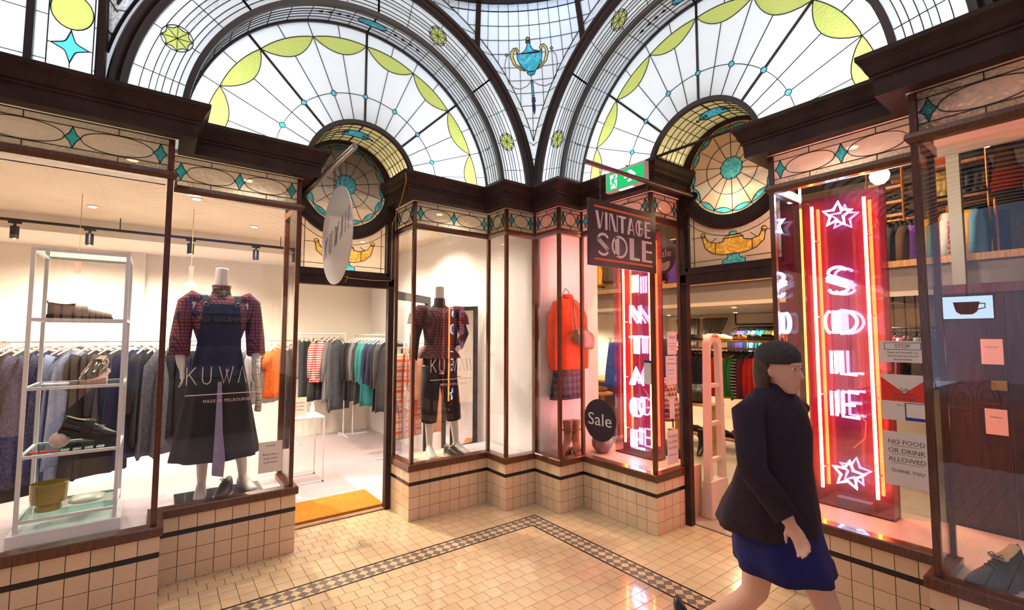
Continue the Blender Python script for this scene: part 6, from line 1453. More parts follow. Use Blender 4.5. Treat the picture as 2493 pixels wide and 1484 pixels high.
# counter
ct = empty('shop_counter', (7.3, 5.9, 0), label='curved dark shop counter behind the VINTAGE neon', cat='counter')
q = on_y(1475, 930, 5.5); mb = MB(); mb.prism([(q.x-.25, 5.3), (q.x+.9, 5.3), (q.x+.9, 6.0), (q.x+.1, 6.0), (q.x-.18, 5.8)], .004, .92); mb.build('counter_body', mat('dark_red_counter', (.06, .02, .02), .4), ct)
mb = MB(); mb.prism([(q.x-.30, 5.25), (q.x+.95, 5.25), (q.x+.95, 6.05), (q.x+.05, 6.05), (q.x-.22, 5.85)], .92, .95); mb.build('counter_top', ORT, ct)
mb = MB(); mb.loft([[(q.x-.05, 5.4, .951), (q.x+.15, 5.4, .951), (q.x+.15, 5.404, .951), (q.x-.05, 5.404, .951)], [(q.x-.05, 5.47, 1.08), (q.x+.15, 5.47, 1.08), (q.x+.15, 5.474, 1.08), (q.x-.05, 5.474, 1.08)]]); mb.build('counter_notice', PAPER, label='printed card standing on the shop counter', cat='card')
mb = MB(); mb.lathe([(.03, 0), (.032, .10), (.012, .14), (.012, .18), (0, .18)], 12, (q.x+.28, 5.5, .951)); mb.build('small_bottle', mat('dark_bottle', (.03, .015, .01), .2), smooth=True, label='small dark bottle on the shop counter', cat='bottle')
# timber table with folded belts in front of counter
q = on_y(1462, 915, 4.5); t = empty('display_table', (q.x, 4.5, 0), label='small timber table with a bowl of belts near the counter', cat='table')
mb = MB(); mb.lathe([(0, 0), (.17, 0), (.17, .025), (0, .025)], 20, (q.x, 4.5, .88)); mb.build('table_top', ORT, t)
for a in range(3): mb = MB(); mb.tube([(q.x+.05*cos(a*2.1), 4.5+.05*sin(a*2.1), .88), (q.x+.15*cos(a*2.1), 4.5+.15*sin(a*2.1), .006)], .014, 6); mb.build('leg', ORT, t)
for i in range(4): mb = MB(); mb.tube([(q.x+.09*cos(k_*.5+i)*(1-.02*k_), 4.5+.09*sin(k_*.5+i), .91+.014*i+.002*k_) for k_ in range(13)], .009, 6); mb.build('coiled_belt', (BRN, BLEATH, TAUPE, BRN)[i], smooth=True, label='coiled leather belt, %s from the bottom of the pile' % ORD[i], cat='belt', group='belts on the timber table')
garment('skirt', 'blue', (on_y(1502, 790, 5.0).x, 5.0, 1.72), radians(-20), 'blue denim skirt hanging behind the VINTAGE neon', 'single hanging skirt')
# mannequin torso and bags behind the doorway sheets
q = on_x(1612, 900, 4.9); t = empty('torso_form', (q.x, q.y, .004), label='dark top and red plaid skirt on a stand behind the doorway sheets', cat='dress form')
mb = MB(); mb.loft([ell((q.x, q.y, z), rx, ry, 20) for z, rx, ry in ((1.18, .14, .10), (1.3, .15, .11), (1.5, .18, .12), (1.6, .15, .09), (1.66, .06, .05))]); mb.build('top', cloth('plum', (.05, .015, .03)), t, smooth='all')
mb = MB(); mb.loft([ell((q.x, q.y, z), rx, ry, 30, z*3, .05) for z, rx, ry in ((1.2, .14, .11), (1.05, .18, .14), (.85, .22, .17), (.70, .24, .19))]); mb.build('skirt', CL['red checked'], t, smooth='all')
mb = MB(); mb.tube([(q.x, q.y, .02), (q.x, q.y, 1.2)], .015, 8); mb.lathe([(0, 0), (.16, 0), (.15, .02), (0, .025)], 20, (q.x, q.y, .004)); mb.build('stand', BLK, t)
for i, (px, x, z, nm) in enumerate(((1612, 5.0, .30, 'brown'), (1636, 4.8, .30, 'black'))):
    q2 = on_x(px, 1080, x); sack('leather_bag', (x, q2.y, .006), .14, .12, .42, (BRN, BLEATH)[i], nm+' leather bag on the floor behind the doorway sheets', seed=5+i)
# ------------------------------------------------------------------ mezzanine racks
def mezz_rail(x, px0, px1, zr, label):
    ya_, yb_ = pxy(px0, x), pxy(px1, x); pipe_rail('clothes_rail', (x, ya_+.05), (x, yb_-.05), zr, MZ, label); return ya_, yb_
zz = lambda px, py, x: on_x(px, py, x).z
def mezz_clothes(x, px0, px1, zr, kinds, cols, where, group):
    ya_, yb_ = mezz_rail(x, px0, px1, zr, 'copper clothes rail '+where)
    for i, c_ in enumerate(cols): garment(kinds[i % len(kinds)], c_, (x, ya_+(yb_-ya_)*(i+.5)/len(cols), zr+.016), radians(random.uniform(-35, -15)), '%s %s, %s from the left %s' % (c_, KN[kinds[i % len(kinds)]], ORD[i], where), group, hang=HBLK, scale=.86)
mezz_clothes(6.4, 1395, 1500, 3.22, ['shirt', 'top'], ['green', 'bright green', 'green', 'orange', 'tan', 'red', 'mustard', 'brown'], 'on the mezzanine behind the board sign', 'mezzanine clothes behind the board sign')
mezz_clothes(6.4, 1590, 1660, 3.20, ['shirt', 'coat'], ['brown', 'patterned blue', 'khaki', 'yellow', 'black', 'purple'], 'on the mezzanine above the doorway sheets', 'mezzanine clothes above the doorway sheets')
mezz_clothes(6.5, 2142, 2262, 2.98, ['trousers', 'trousers', 'coat'], ['white', 'cream', 'white', 'mustard', 'tan', 'charcoal', 'black', 'charcoal', 'brown', 'lilac', 'purple'], 'on the mezzanine behind the neon stars', 'mezzanine clothes behind the neon stars')
mezz_clothes(6.5, 2292, 2326, 3.02, ['shirt'], ['yellow', 'cream', 'white', 'bright green', 'orange'], 'on the mezzanine left of the grey column', 'mezzanine clothes left of the grey column')
mezz_clothes(6.5, 2340, 2424, 3.05, ['shirt'], ['white', 'pink', 'red checked', 'red checked', 'patterned blue', 'magenta', 'patterned blue', 'tan', 'mustard', 'mustard', 'brown', 'sky blue', 'navy'], 'on the mezzanine right of the grey column', 'mezzanine clothes right of the grey column')
def shelf_unit(x, px0, px1, zs, label, posts=True, top=None):
    ya_, yb_ = pxy(px0, x), pxy(px1, x); t = empty('pipe_shelf', (x, (ya_+yb_)/2, MZ), label=label, cat='shelf unit')
    for z in zs: mb = MB(); mb.box(x-.13, x+.13, yb_, ya_, z-.03, z); mb.build('board', ORT, t)
    for y in (ya_, yb_, (ya_+yb_)/2): mb = MB(); mb.tube([(x-.13, y, MZ), (x-.13, y, top or zs[-1]+.3)], .013, 8); mb.build('pipe_post', COP, t)
    mb = MB(); mb.tube([(x-.13, ya_, top or zs[-1]+.3), (x-.13, yb_, top or zs[-1]+.3)], .013, 8); mb.build('pipe_bar', COP, t)
    return ya_, yb_
z3 = [zz(2200, 559, 6.5), zz(2200, 539, 6.5), zz(2200, 516, 6.5)]
ya_, yb_ = shelf_unit(6.62, 2135, 2222, [3.06, 3.21, 3.38], 'copper pipe shelf of shoes on the mezzanine behind the neon stars', top=3.72)
for j, (z, ms) in enumerate(((3.06, (RSN, RSN, BSN, BSN)), (3.21, (BSN, WSN, BSN, BSN)), (3.38, (CSN, YSN, BSN, BRN)))):
    for i, m in enumerate(ms): shoe('shop_shoe', (6.60, ya_+(yb_-ya_)*(i+.5)/4, z+.001), radians(-60), '%s shoe, %s from the left on the %s pipe shelf' % ({RSN.name: 'red', BSN.name: 'black', WSN.name: 'pale', CSN.name: 'cream', YSN.name: 'mustard', BRN.name: 'brown'}[m.name], ORD[i], ('lowest', 'middle', 'top')[j]), m, BSOLE, L=.2, W=.075, h=.07, group='shoes on the mezzanine pipe shelf', opening=False)
ya_, yb_ = shelf_unit(6.62, 2292, 2432, [3.14, 3.50], 'copper pipe shelf of tall boots on the mezzanine at far right', top=3.95)
for i, (f, m, nm) in enumerate(((.10, YSN, 'mustard'), (.22, YSN, 'pale mustard'), (.52, BSN, 'black'), (.62, BSN, 'dark'), (.80, DBR, 'brown'), (.92, DBR, 'dark brown'))): boot('tall_boot', (6.60, ya_+(yb_-ya_)*f, 3.141), radians(180), '%s tall boot on the mezzanine shelf, %s from the left' % (nm, ORD[i]), m, BSOLE, 'boots on the mezzanine shelf', .29, .03)
sack('orange_bag', (6.62, ya_+(yb_-ya_)*.12, 3.501), .12, .17, .25, mat('orange_leather', (.70, .12, .01), .5), 'orange bag on the top mezzanine shelf', seed=8); sack('denim_bag', (6.62, ya_+(yb_-ya_)*.68, 3.501), .10, .12, .26, cloth('grey_denim', (.05, .05, .06)), 'dark denim bag on the top mezzanine shelf', seed=9)
for px, x, w in ((2327, 5.85, 'grey steel column right of the timber window post'),):
    q = on_x(px, 500, x); mb = MB(); mb.box(x-.05, x+.05, q.y-.045, q.y+.045, .004, 4.35); mb.build('steel_column', mat('grey_column', (.34, .31, .29), .5), label=w, cat='column')
t = empty('wall_spotlight', (5.3, 1.0, 3.3), label='white spotlight near the ceiling at far right', cat='spotlight'); q = on_x(2393, 350, 5.3)
mb = MB(); mb.tube([q+Vector((0, 0, .16)), q+Vector((0, 0, .03))], .01, 6); mb.build('stem', WSTEEL, t); mb = MB(); mb.tube([q+Vector((.05, .03, .04)), q+Vector((-.05, -.03, -.02))], .035, 12); mb.build('lamp_body', WSTEEL, t, smooth=True)
mb = MB(); mb.tube([q+Vector((-.05, -.03, -.02)), q+Vector((-.054, -.032, -.022))], .028, 12); mb.build('lens', emit('spot_lens', (.9, .95, 1), 12), t)
mb = MB(); mb.tube([q+Vector((0, 0, .16)), (q.x, q.y, 4.35)], .008, 6); mb.build('drop_rod', WSTEEL, t)
shoe('work_boot', (3.32, .44, .475), radians(150), 'large dark lace-up shoe in the far right window', mat('dark_green_suede', (.012, .014, .010), .7), BSOLE, L=.30, W=.11, h=.12, laces=BLEATH, ankle=.5)

# rail of bright clothes behind the printed sheets
rx_ = 7.6; y0, y1 = pxy(2140, rx_), pxy(2262, rx_)
pipe_rail('clothes_rail', (rx_, y0+.15), (rx_, y1-.1), 1.80, 2.14, 'ceiling-hung rail of bright clothes behind the printed sheets', BLK)
for i, c_ in enumerate(['yellow', 'mustard', 'mustard', 'orange', 'magenta', 'maroon', 'white', 'magenta', 'charcoal', 'black', 'grey', 'grey']): garment('shirt', c_, (rx_, y0-(y0-y1)*i/11, 1.815), radians(random.uniform(-30, -10)), '%s shirt, %s from the left behind the printed sheets' % (c_, ORD[i]), 'bright clothes behind the printed sheets', hang=HBLK)

# added dark boards that darken the far right window, with notes and brass lock
DBK = mat('dark_panel_timber', (.045, .024, .018), .35, var=.3, grain=(1, 6, 1))
t = empty('wall_added_boards', (4.24, -.4, .0), label='added dark boards darkening the far right display window', cat='wall', kind='structure')
for i in range(8):
    mb = MB(); y = .74-.29*i; mb.box(4.225, 4.255, y-.286, y, .006, 1.98); mb.build('plank', DBK, t)
mb = MB(); mb.box(4.215, 4.26, -1.60, .76, 1.98, 2.04); mb.build('top_rail', TIMBER, t)
mb = MB(); mb.box(4.20, 4.225, 46e-2, .53, 1.36, 1.42); mb.build('lock_plate', MATS['aged_brass'], t)
for i, (z, nm) in enumerate(((1.60, 'upper'), (1.16, 'lower'))): sheet('small_note', lambda a, b, c: (4.224-c, 52e-2-a, z+b), .10, .16, [('Thank you', .03, .014, INK)], 'small pink note on the dark boards, %s of two' % nm, PINKP, 'notes on the dark boards')
# ================================================================== SIGNS IN THE ARCADE
STEEL = mat('brushed_steel', (.42, .38, .36), .3, 1.); CHAINM = mat('rusty_chain', (.16, .10, .07), .5, .8)
def chain(p, q, parent, n=9, r=.010):
    p, q = Vector(p), Vector(q); mb = MB(); L_ = (q-p).length; d = (q-p).normalized(); u = d.orthogonal().normalized(); w = d.cross(u)
    for i in range(n):
        c = p+d*L_*(i+.5)/n; a, b = (u, w) if i % 2 else (w, u); hl = L_/n*.68
        mb.tube([c+d*hl*cos(2*pi*j/10)+a*r*.7*sin(2*pi*j/10) for j in range(10)], .0022, 5, closed=True)
    o = mb.build('chain', CHAINM, parent); o['kind'] = 'stuff'; return o
# --- disc sign of the clothing shop on its pole
px_ = 1.0; pz_ = 2.962
t = empty('sign_pole', (px_, 3.8, pz_-.02), label='steel pole under the left cornice carrying the white disc sign', cat='pole')
mb = MB(); mb.tube([(px_, 3.06, pz_), (px_, 4.52, pz_)], .021, 14); mb.build('pole', STEEL, t, smooth=True)
mb = MB(); mb.lathe([(0, -.006), (.045, -.006), (.045, .006), (0, .006)], 16, T=lambda x, y, z: (px_+x, 4.515+z, pz_+y)); mb.build('wall_flange', DARKT, t)
t = empty('disc_sign', (px_, 3.42, 2.06), label='white round hanging sign with thin KUWAII lettering', cat='hanging sign')
DC = Vector((px_, 3.42, 2.418)); DR = .355
mb = MB(); mb.prism([(DR*cos(2*pi*i/64), DR*sin(2*pi*i/64)) for i in range(64)], -.004, .004, lambda a, b, c: (DC.x+c, DC.y-a, DC.z+b))
mb.build('disc', mat('frosted_white_acrylic', (.70, .68, .68), .25, coat=.2), t)
for sg, nm in ((-1, 'l'), (1, 'r')):
    x = DC.x+sg*.0065; xo = -.275
    for i, ch in enumerate('KUWAII'):
        mb = MB(); h = .155
        for P in STRK[ch]: mb.tube([(x, DC.y-sg*(-1)*(xo+a*h*.62+b*.025)*(1 if sg < 0 else 1), DC.z-.075+b*h+(xo+a*h*.6)*.28) for a, b in P], .0017, 4)
        mb.build('letter', mat('etched_grey', (.20, .19, .20), .6), t); xo += {'K': .115, 'U': .12, 'W': .145, 'A': .09, 'I': .065}[ch]
for y in (3.36, 3.50): mb = MB(); mb.tube([(DC.x, y+.006*cos(2*pi*j/10), DC.z+.335+.010*sin(2*pi*j/10)) for j in range(10)], .002, 5, closed=True); mb.build('hook', CHAINM, t)
chain((px_, 3.36, pz_-.02), (px_, 3.36, DC.z+.345), t, 7); chain((px_, 3.50, pz_-.02), (px_, 3.50, DC.z+.345), t, 7)
# --- board sign of the vintage shop
py_ = 2.35; pz2 = 2.982
t = empty('sign_pole', (3.2, py_, pz2-.02), label='dark steel pole at right carrying the board sign', cat='pole')
PMET = mat('dark_bronze_pole', (.16, .10, .10), .35, .8)
mb = MB(); mb.tube([(2.462, py_, pz2), (3.89, py_, pz2-.005)], .019, 14); mb.build('pole', PMET, t, smooth=True)
mb = MB(); mb.lathe([(0, -.006), (.04, -.006), (.04, .006), (0, .006)], 16, T=lambda x, y, z: (3.885+z, py_+x, pz2+y)); mb.build('wall_flange', DARKT, t)
bs = empty('board_sign', (2.888, py_, 2.22), label='dark plum hanging board reading VINTAGE SOLE with orange lines', cat='hanging sign')
BX0, BX1, BZ0, BZ1 = 2.481, 3.294, 2.216, 2.716
mb = MB(); mb.box(BX0, BX1, py_-.006, py_+.006, BZ0, BZ1); mb.build('board', mat('plum_board', (.060, .030, .040), .35), bs)
OL = mat('orange_vinyl', (.78, .16, .02), .5); PW = mat('pale_pink_vinyl', (.88, .74, .76), .5)
for sg in (-1, 1):
    for z in (2.665, 2.268): mb = MB(); mb.box(BX0+.065, BX1-.055, py_+sg*.006, py_+sg*.0075, z-.008, z+.008); mb.build('orange_line', OL, bs)
def strip(mb, p, q, w, T):
    p, q = Vector(p), Vector(q); d = q-p
    n = Vector((w/2, 0)) if abs(d.y) > .3 else Vector((0, w/2)); mb.prism([tuple(p-n), tuple(p+n), tuple(q+n), tuple(q-n)], 0, .0012, T)
def tri(mb, p, q, W, T):
    for k_ in (-1, 0, 1): o_ = Vector((W*.36*k_, 0)); strip(mb, Vector(p)+o_, Vector(q)+o_, W*.29, T)
def band(mb, cx, cy, rx, ry, a0, a1, w, T, n=14):
    for i in range(n):
        a, b = radians(a0+(a1-a0)*i/n), radians(a0+(a1-a0)*(i+1)/n)
        mb.prism([(cx+rx*cos(a), cy+ry*sin(a)), (cx+rx*cos(b), cy+ry*sin(b)), (cx+(rx-w)*cos(b), cy+(ry-w)*sin(b)), (cx+(rx-w)*cos(a), cy+(ry-w)*sin(a))], 0, .0012, T)
def deco(ch, T, w):
    """striped display letter in a box w x 1"""
    mb = MB(); S = lambda p, q, k_: strip(mb, (p[0]*w, p[1]), (q[0]*w, q[1]), k_, T); R = lambda p, q, k_: tri(mb, (p[0]*w, p[1]), (q[0]*w, q[1]), k_, T)
    if ch == 'V': R((.18, 1), (.52, 0), .26); S((.95, 1), (.62, 0), .075)
    elif ch == 'I': R((.5, 1), (.5, 0), .24)
    elif ch == 'N': S((.06, 1), (.06, 0), .06); R((.25, 1), (.72, 0), .26); S((.95, 1), (.95, 0), .08)
    elif ch == 'T': S((0, .94), (1, .94), .12); R((.5, .88), (.5, 0), .28)
    elif ch == 'A': R((.18, 0), (.5, 1), .26); S((.92, 0), (.58, 1), .075); S((.3, .3), (.8, .3), .07)
    elif ch == 'G': band(mb, .42*w, .5, .42*w, .5, 90, 270, .10, T); R((.46, .97), (.46, .03), .22); band(mb, .55*w, .5, .40*w, .5, -75, 0, .08, T); band(mb, .55*w, .5, .40*w, .5, 40, 80, .08, T); S((.6, .5), (.96, .5), .09)
    elif ch == 'E': R((.24, 1), (.24, 0), .26); [S((.44, b), (1, b), .10) for b in (.95, .5, .05)]
    elif ch == 'S':
        band(mb, .5*w, .74, .42*w, .26, 15, 205, .11, T); band(mb, .5*w, .26, .42*w, .26, -160, 30, .11, T)
        for k_ in (-1, 0, 1): mb.prism([(.06*w+.0, .74+.085*k_-.03), (.06*w, .74+.085*k_+.03), (.92*w, .26+.085*k_+.03), (.92*w, .26+.085*k_-.03)], 0, .0012, T)
    elif ch == 'O': band(mb, .5*w, .5, .5*w, .5, 0, 360, .10, T, 28); R((.34, .92), (.34, .08), .26)
    elif ch == 'L': R((.26, 1), (.26, 0), .28); S((.48, .06), (1, .06), .12)
    return mb
for sg in (-1,):
    W0 = BX1-BX0
    for word, z0, h, x0, x1 in (('VINTAGE', 2.497, .135, .075, .735), ('SOLE', 2.296, .175, .085, .755)):
        n = len(word); wd = {'V': .85, 'I': .42, 'N': .95, 'T': .85, 'A': .95, 'G': .95, 'E': .75, 'S': .8, 'O': 1.0, 'L': .72}; gap = .10
        tot = sum(wd[c] for c in word)+gap*(n-1); k_ = (x1-x0)/tot; x = x0
        for c in word:
            deco(c, lambda a, b, c_, x=x: (BX0+x+a*k_, py_-.0062-c_, z0+b*h), wd[c]).build('letter', PW, bs); x += (wd[c]+gap)*k_
for x in (2.62, 3.19): chain((x, py_, pz2-.018), (x, py_, BZ1-.02), bs, 9)
# --- exit sign and tie bars
def exit_sign(T, label, root_loc, hw=.21, hz=.09):
    t = empty('exit_sign', root_loc, label=label, cat='exit sign')
    mb = MB(); mb.box(-hw, hw, -hz, hz, -.055, 0, T); mb.build('housing', mat('white_housing', (.66, .62, .60), .4), t)
    mb = MB(); mb.box(-hw+.012, hw-.012, -hz+.012, hz-.022, 0, .003, T); mb.build('green_face', emit('exit_green', (.0, .50, .13), .75), t)
    WE = emit('exit_white', (.85, 1, .92), .9); GE = emit('exit_green', (.0, .50, .13), .75)
    mb = MB(); mb.prism([(-.155, -.070), (-.165, -.055), (-.065, -.055), (-.065, .055), (-.145, .055), (-.145, .0), (-.155, .0)] if False else [(-.16, .055), (-.075, .055), (-.085, -.07), (-.15, -.07)], .003, .0036, T); mb.build('white_door', WE, t)
    mb = MB(); TT = lambda a, b: T(a, b, .0045)
    mb.prism([(-.105+.013*cos(2*pi*i/14), .038+.013*sin(2*pi*i/14)) for i in range(14)], .0036, .0046, T)
    for P, r in (([(-.112, .022), (-.122, -.015)], .010), ([(-.112, .02), (-.085, .008), (-.07, .014)], .0052), ([(-.114, .02), (-.138, .008), (-.140, -.012)], .0052), ([(-.122, -.015), (-.098, -.03), (-.095, -.058)], .0062), ([(-.122, -.015), (-.135, -.035), (-.165, -.042)], .0062)): mb.tube([TT(*p) for p in P], r, 6, flat=1)
    mb.build('running_figure', GE, t)
    mb = MB(); mb.prism([(.0, .012), (.065, .012), (.03, .048), (.072, .048), (.125, 0), (.072, -.048), (.03, -.048), (.065, -.012), (.0, -.012)], .003, .0036, T); mb.build('white_arrow', WE, t)
    mb = MB(); mb.box(-.07, .07, -hz-.004, -hz, -.04, -.015, T); mb.build('downlight_slot', emit('exit_slot', (1, .95, .95), 3), t)
    return t
ex = 3.15; eyc, ezc = 2.548, 3.060
t = exit_sign(lambda a, b, c: (ex-c, eyc-a, ezc+b), 'green running man exit sign hanging above the board sign', (ex, eyc, ezc-.09))
mb = MB(); mb.tube([(ex+.03, eyc, ezc+.085), (ex+.03, eyc, 3.165), (3.296, eyc, 3.19)], .01, 8); mb.build('bracket', DARKT, t)
for k, lab in (('right', 'thin dark tie bar bridging the cornice over the right doorway'), ('left', 'thin dark tie bar over the left doorway')):
    if k == 'left': continue
    F = side(k); mb = MB(); mb.tube([F(1.30, .20, 3.218), F(2.16, .20, 3.218)], .0125, 8); mb.build('tie_bar', DARKT, label=lab, cat='bar')
# --- loose yellow wire and house number
pts = [on_y(px, py, 4.44) for px, py in ((958, 428), (947, 470), (957, 540), (962, 600), (960, 650), (957, 684), (905, 682), (846, 676))]
pts[0] = Vector((1.735, 3.90, 3.215)); pts[1] = Vector((1.735, 3.87, 3.10))
pts = pts[:2]+[Vector((1.75, 4.0, 2.96)), Vector((1.845, 4.44, 2.80))]+[Vector((p.x if p.x < 1.84 else 1.845, 4.44, p.z)) for p in pts[2:]]
mb = MB(); mb.tube(pts, .004, 6); mb.build('loose_wire', mat('yellow_wire', (.42, .26, .05), .5), smooth=True, label='thin yellow wire trailing down the left doorway post', cat='wire')
o = empty('house_number', (1.42, 4.45, 2.19), label='small brass number 7 on the left door lintel', cat='number'); letters('numeral', '7', lambda a, b, c: (1.40+a, 4.4475-c, 2.222+b), .085, mat('aged_brass', (.55, .36, .08), .3, 1.), o, extr=.003)
# ================================================================== PEOPLE
SKIN = mat('skin', (.70, .42, .32), .5); 
def head_mesh(mb, c, s=1., f=(1, 0)):
    """head with nose, brow, chin and ears; f = facing direction"""
    c = Vector(c); fx_, fy_ = f; fv = Vector((fx_, fy_, 0)); lv = Vector((-fy_, fx_, 0)); up = Vector((0, 0, 1))
    R_ = []
    for z, a, b, o_ in ((-.115, .022, .025, .055), (-.108, .040, .038, .045), (-.085, .058, .052, .028), (-.05, .078, .064, .012), (-.01, .090, .071, .004), (.03, .096, .075, -.002), (.07, .092, .072, -.008), (.10, .072, .058, -.012), (.12, .04, .035, -.014), (.126, .01, .01, -.014)):
        R_.append([c+up*z*s+fv*(a*cos(2*pi*j/20)+o_)*s+lv*b*sin(2*pi*j/20)*s for j in range(20)])
    mb.loft(R_)
    P = lambda a, b, z: c+fv*a*s+lv*b*s+up*z*s
    mb.tube([P(.088, 0, .022), P(.104, 0, -.008), P(.114, 0, -.030), P(.095, 0, -.040)], [.008*s, .010*s, .0135*s, .009*s], 8)
    mb.tube([P(.078, -.045, .034), P(.096, -.02, .036), P(.098, 0, .032), P(.096, .02, .036), P(.078, .045, .034)], .008*s, 6)
    mb.tube([P(.082, -.022, -.068), P(.096, 0, -.066), P(.082, .022, -.068)], .0075*s, 6)
    for sg in (-1, 1): mb.tube([P(-.005, sg*.073, .020), P(-.012, sg*.084, .005), P(-.004, sg*.080, -.022), P(.004, sg*.073, -.028)], [.008*s, .012*s, .010*s, .006*s], 7)
    return P
def eyes(P, parent, s=1.):
    for sg in (-1, 1):
        mb = MB(); c = P(.082, sg*.031, .012); mb.lathe([(.0105*s*sin(pi*i/8), -.0105*s*cos(pi*i/8)) for i in range(9)], 10, tuple(c)); mb.build('eye', mat('eye_white', (.7, .68, .65), .2), parent, smooth='all')
        mb = MB(); c = P(.0905, sg*.031, .012); mb.lathe([(.0052*s*sin(pi*i/6), -.0052*s*cos(pi*i/6)) for i in range(7)], 8, tuple(c)); mb.build('iris', mat('iris_brown', (.05, .025, .012), .2), parent, smooth='all')
# --- walking woman (local: +X is forward)
t = empty('person', (2.37, 1.05, .0), rz=radians(-96), label='person walking past the right doorway in dark coat and blue skirt', cat='person')
mb = MB()
mb.loft([ell((x, 0, z), rx, ry, 20) for z, x, rx, ry in ((.80, 0, .08, .10), (.88, 0, .115, .165), (.96, 0, .115, .165), (1.06, .01, .095, .13), (1.12, .01, .09, .125), (1.22, .015, .105, .145), (1.31, .015, .11, .16), (1.37, .01, .095, .15), (1.41, .005, .06, .08), (1.44, .015, .045, .045), (1.50, .025, .044, .044))])
P = head_mesh(mb, (.045, 0, 1.535), .92)
mb.tube([(0, .085, .86), (.16, .09, .50), (.19, .09, .42), (.34, .085, .10), (.35, .085, .06)], [.088, .058, .055, .034, .03], 14)
mb.tube([(0, -.085, .86), (-.06, -.09, .50), (-.12, -.09, .42), (-.42, -.085, .165), (-.44, -.085, .13)], [.088, .058, .055, .034, .03], 14)
for sg, Q in ((1, [(.0, .19, 1.35), (-.10, .22, 1.10), (-.04, .21, .90)]), (-1, [(.0, -.19, 1.35), (.04, -.23, 1.10), (.18, -.21, .92)])): mb.tube([(0, sg*.12, 1.36)]+Q, [.05, .052, .042, .028], 12)
hand(mb, (-.04, .21, .90), (.15, 0, -1), (0, -1, 0), .9, .45, -1); hand(mb, (.18, -.21, .92), (.55, 0, -.85), (0, 1, 0), .9, .45, 1)
bd = obj_from('body', fuse(mb, .008, 4), SKIN, t); eyes(P, bd, .92)
CO = cloth('dark_plum_coat', (.020, .010, .026)); mb = MB()
mb.loft([ell((x, 0, z), rx, ry, 30, z*3, rp) for z, x, rx, ry, rp in ((1.465, .015, .060, .065, 0), (1.44, .008, .078, .10, 0), (1.405, .005, .105, .145, 0), (1.35, .005, .128, .178, 0), (1.25, .01, .145, .19, .01), (1.10, .005, .145, .185, .015), (.98, -.01, .17, .20, .02), (.88, -.03, .205, .215, .03), (.79, -.045, .225, .225, .04))]); co = mb.build('coat', CO, t, smooth='all')
for sg, Q in ((1, [(.0, .195, 1.35), (-.10, .225, 1.10), (-.045, .212, .92)]), (-1, [(.0, -.195, 1.35), (.04, -.235, 1.10), (.17, -.212, .935)])): mb = MB(); mb.tube([(0, sg*.11, 1.37)]+Q, [.062, .070, .062, .052], 14); mb.build('coat_sleeve', CO, co, smooth='all')
mb = MB(); mb.loft([ell((.02, 0, 1.43), .075, .085, 20), ell((.02, 0, 1.47), .066, .07, 20), ell((.025, 0, 1.475), .056, .06, 20), ell((.02, 0, 1.44), .058, .066, 20)], cap=False); mb.build('coat_collar', CO, co, smooth='all')
mb = MB(); mb.loft([ell((x, 0, z), rx, ry, 36, z*4, rp, 7) for z, x, rx, ry, rp in ((1.0, 0, .125, .17, 0), (.85, .0, .17, .19, .02), (.70, .01, .20, .20, .04), (.68, .02, .205, .20, .05), (.625, .03, .21, .20, .06))]); mb.build('skirt', cloth('royal_blue', (.008, .010, .11)), t, smooth='all')
mb = MB(); mb.loft([[(.045+(a*cos(2*pi*j/22)-.012)*.92, b*sin(2*pi*j/22)*.92, 1.535+z*.92) for j in range(22)] for z, a, b in ((.035, .104, .088), (.05, .112, .096), (.085, .112, .096), (.12, .092, .080), (.145, .06, .055), (.155, .015, .015))]); mb.lathe([(.0, .0), (.03, .008), (.036, .03), (.02, .052), (0, .056)], 14, (.03, 0, 1.665)) if False else None; mb.build('beanie', cloth('charcoal_knit', (.05, .042, .05), .3, 80), t, smooth='all')
mb = MB(); mb.loft([[(.045-.035*.92+(a*cos(radians(75)+2*pi*(210/360)*j/15))*.92-.0, b*sin(radians(75)+2*pi*(210/360)*j/15)*.92, 1.535+z*.92) for j in range(16)]+[(.045-.035*.92+((a-.02)*cos(radians(75)+2*pi*(210/360)*j/15))*.92, (b-.02)*sin(radians(75)+2*pi*(210/360)*j/15)*.92, 1.535+z*.92) for j in range(15, -1, -1)] for z, a, b in ((.06, .095, .088), (.0, .10, .092), (-.06, .098, .09), (-.11, .085, .085), (-.15, .075, .08))]); mb.build('hair', mat('brown_hair', (.06, .028, .014), .5, var=.3, vscale=30, grain=(8, 8, 1)), t, smooth='all')
for (x, y, z, a) in ((.345, .085, .0, 0.), (-.47, -.085, .085, .75)):
    mb = MB(); R_ = []
    for f, w, h in ((-.07, .024, .05), (-.04, .034, .055), (.03, .036, .05), (.09, .042, .032), (.14, .038, .022), (.165, .015, .014)): R_.append([(x+f*cos(a)+0*h, y+w*cos(2*pi*j/12), z+max(.0, -f*sin(a)+.06*sin(a))+h*(1+sin(2*pi*j/12))) for j in range(12)])
    mb.loft(R_); mb.build('ankle_boot', BLEATH, t, smooth='all')
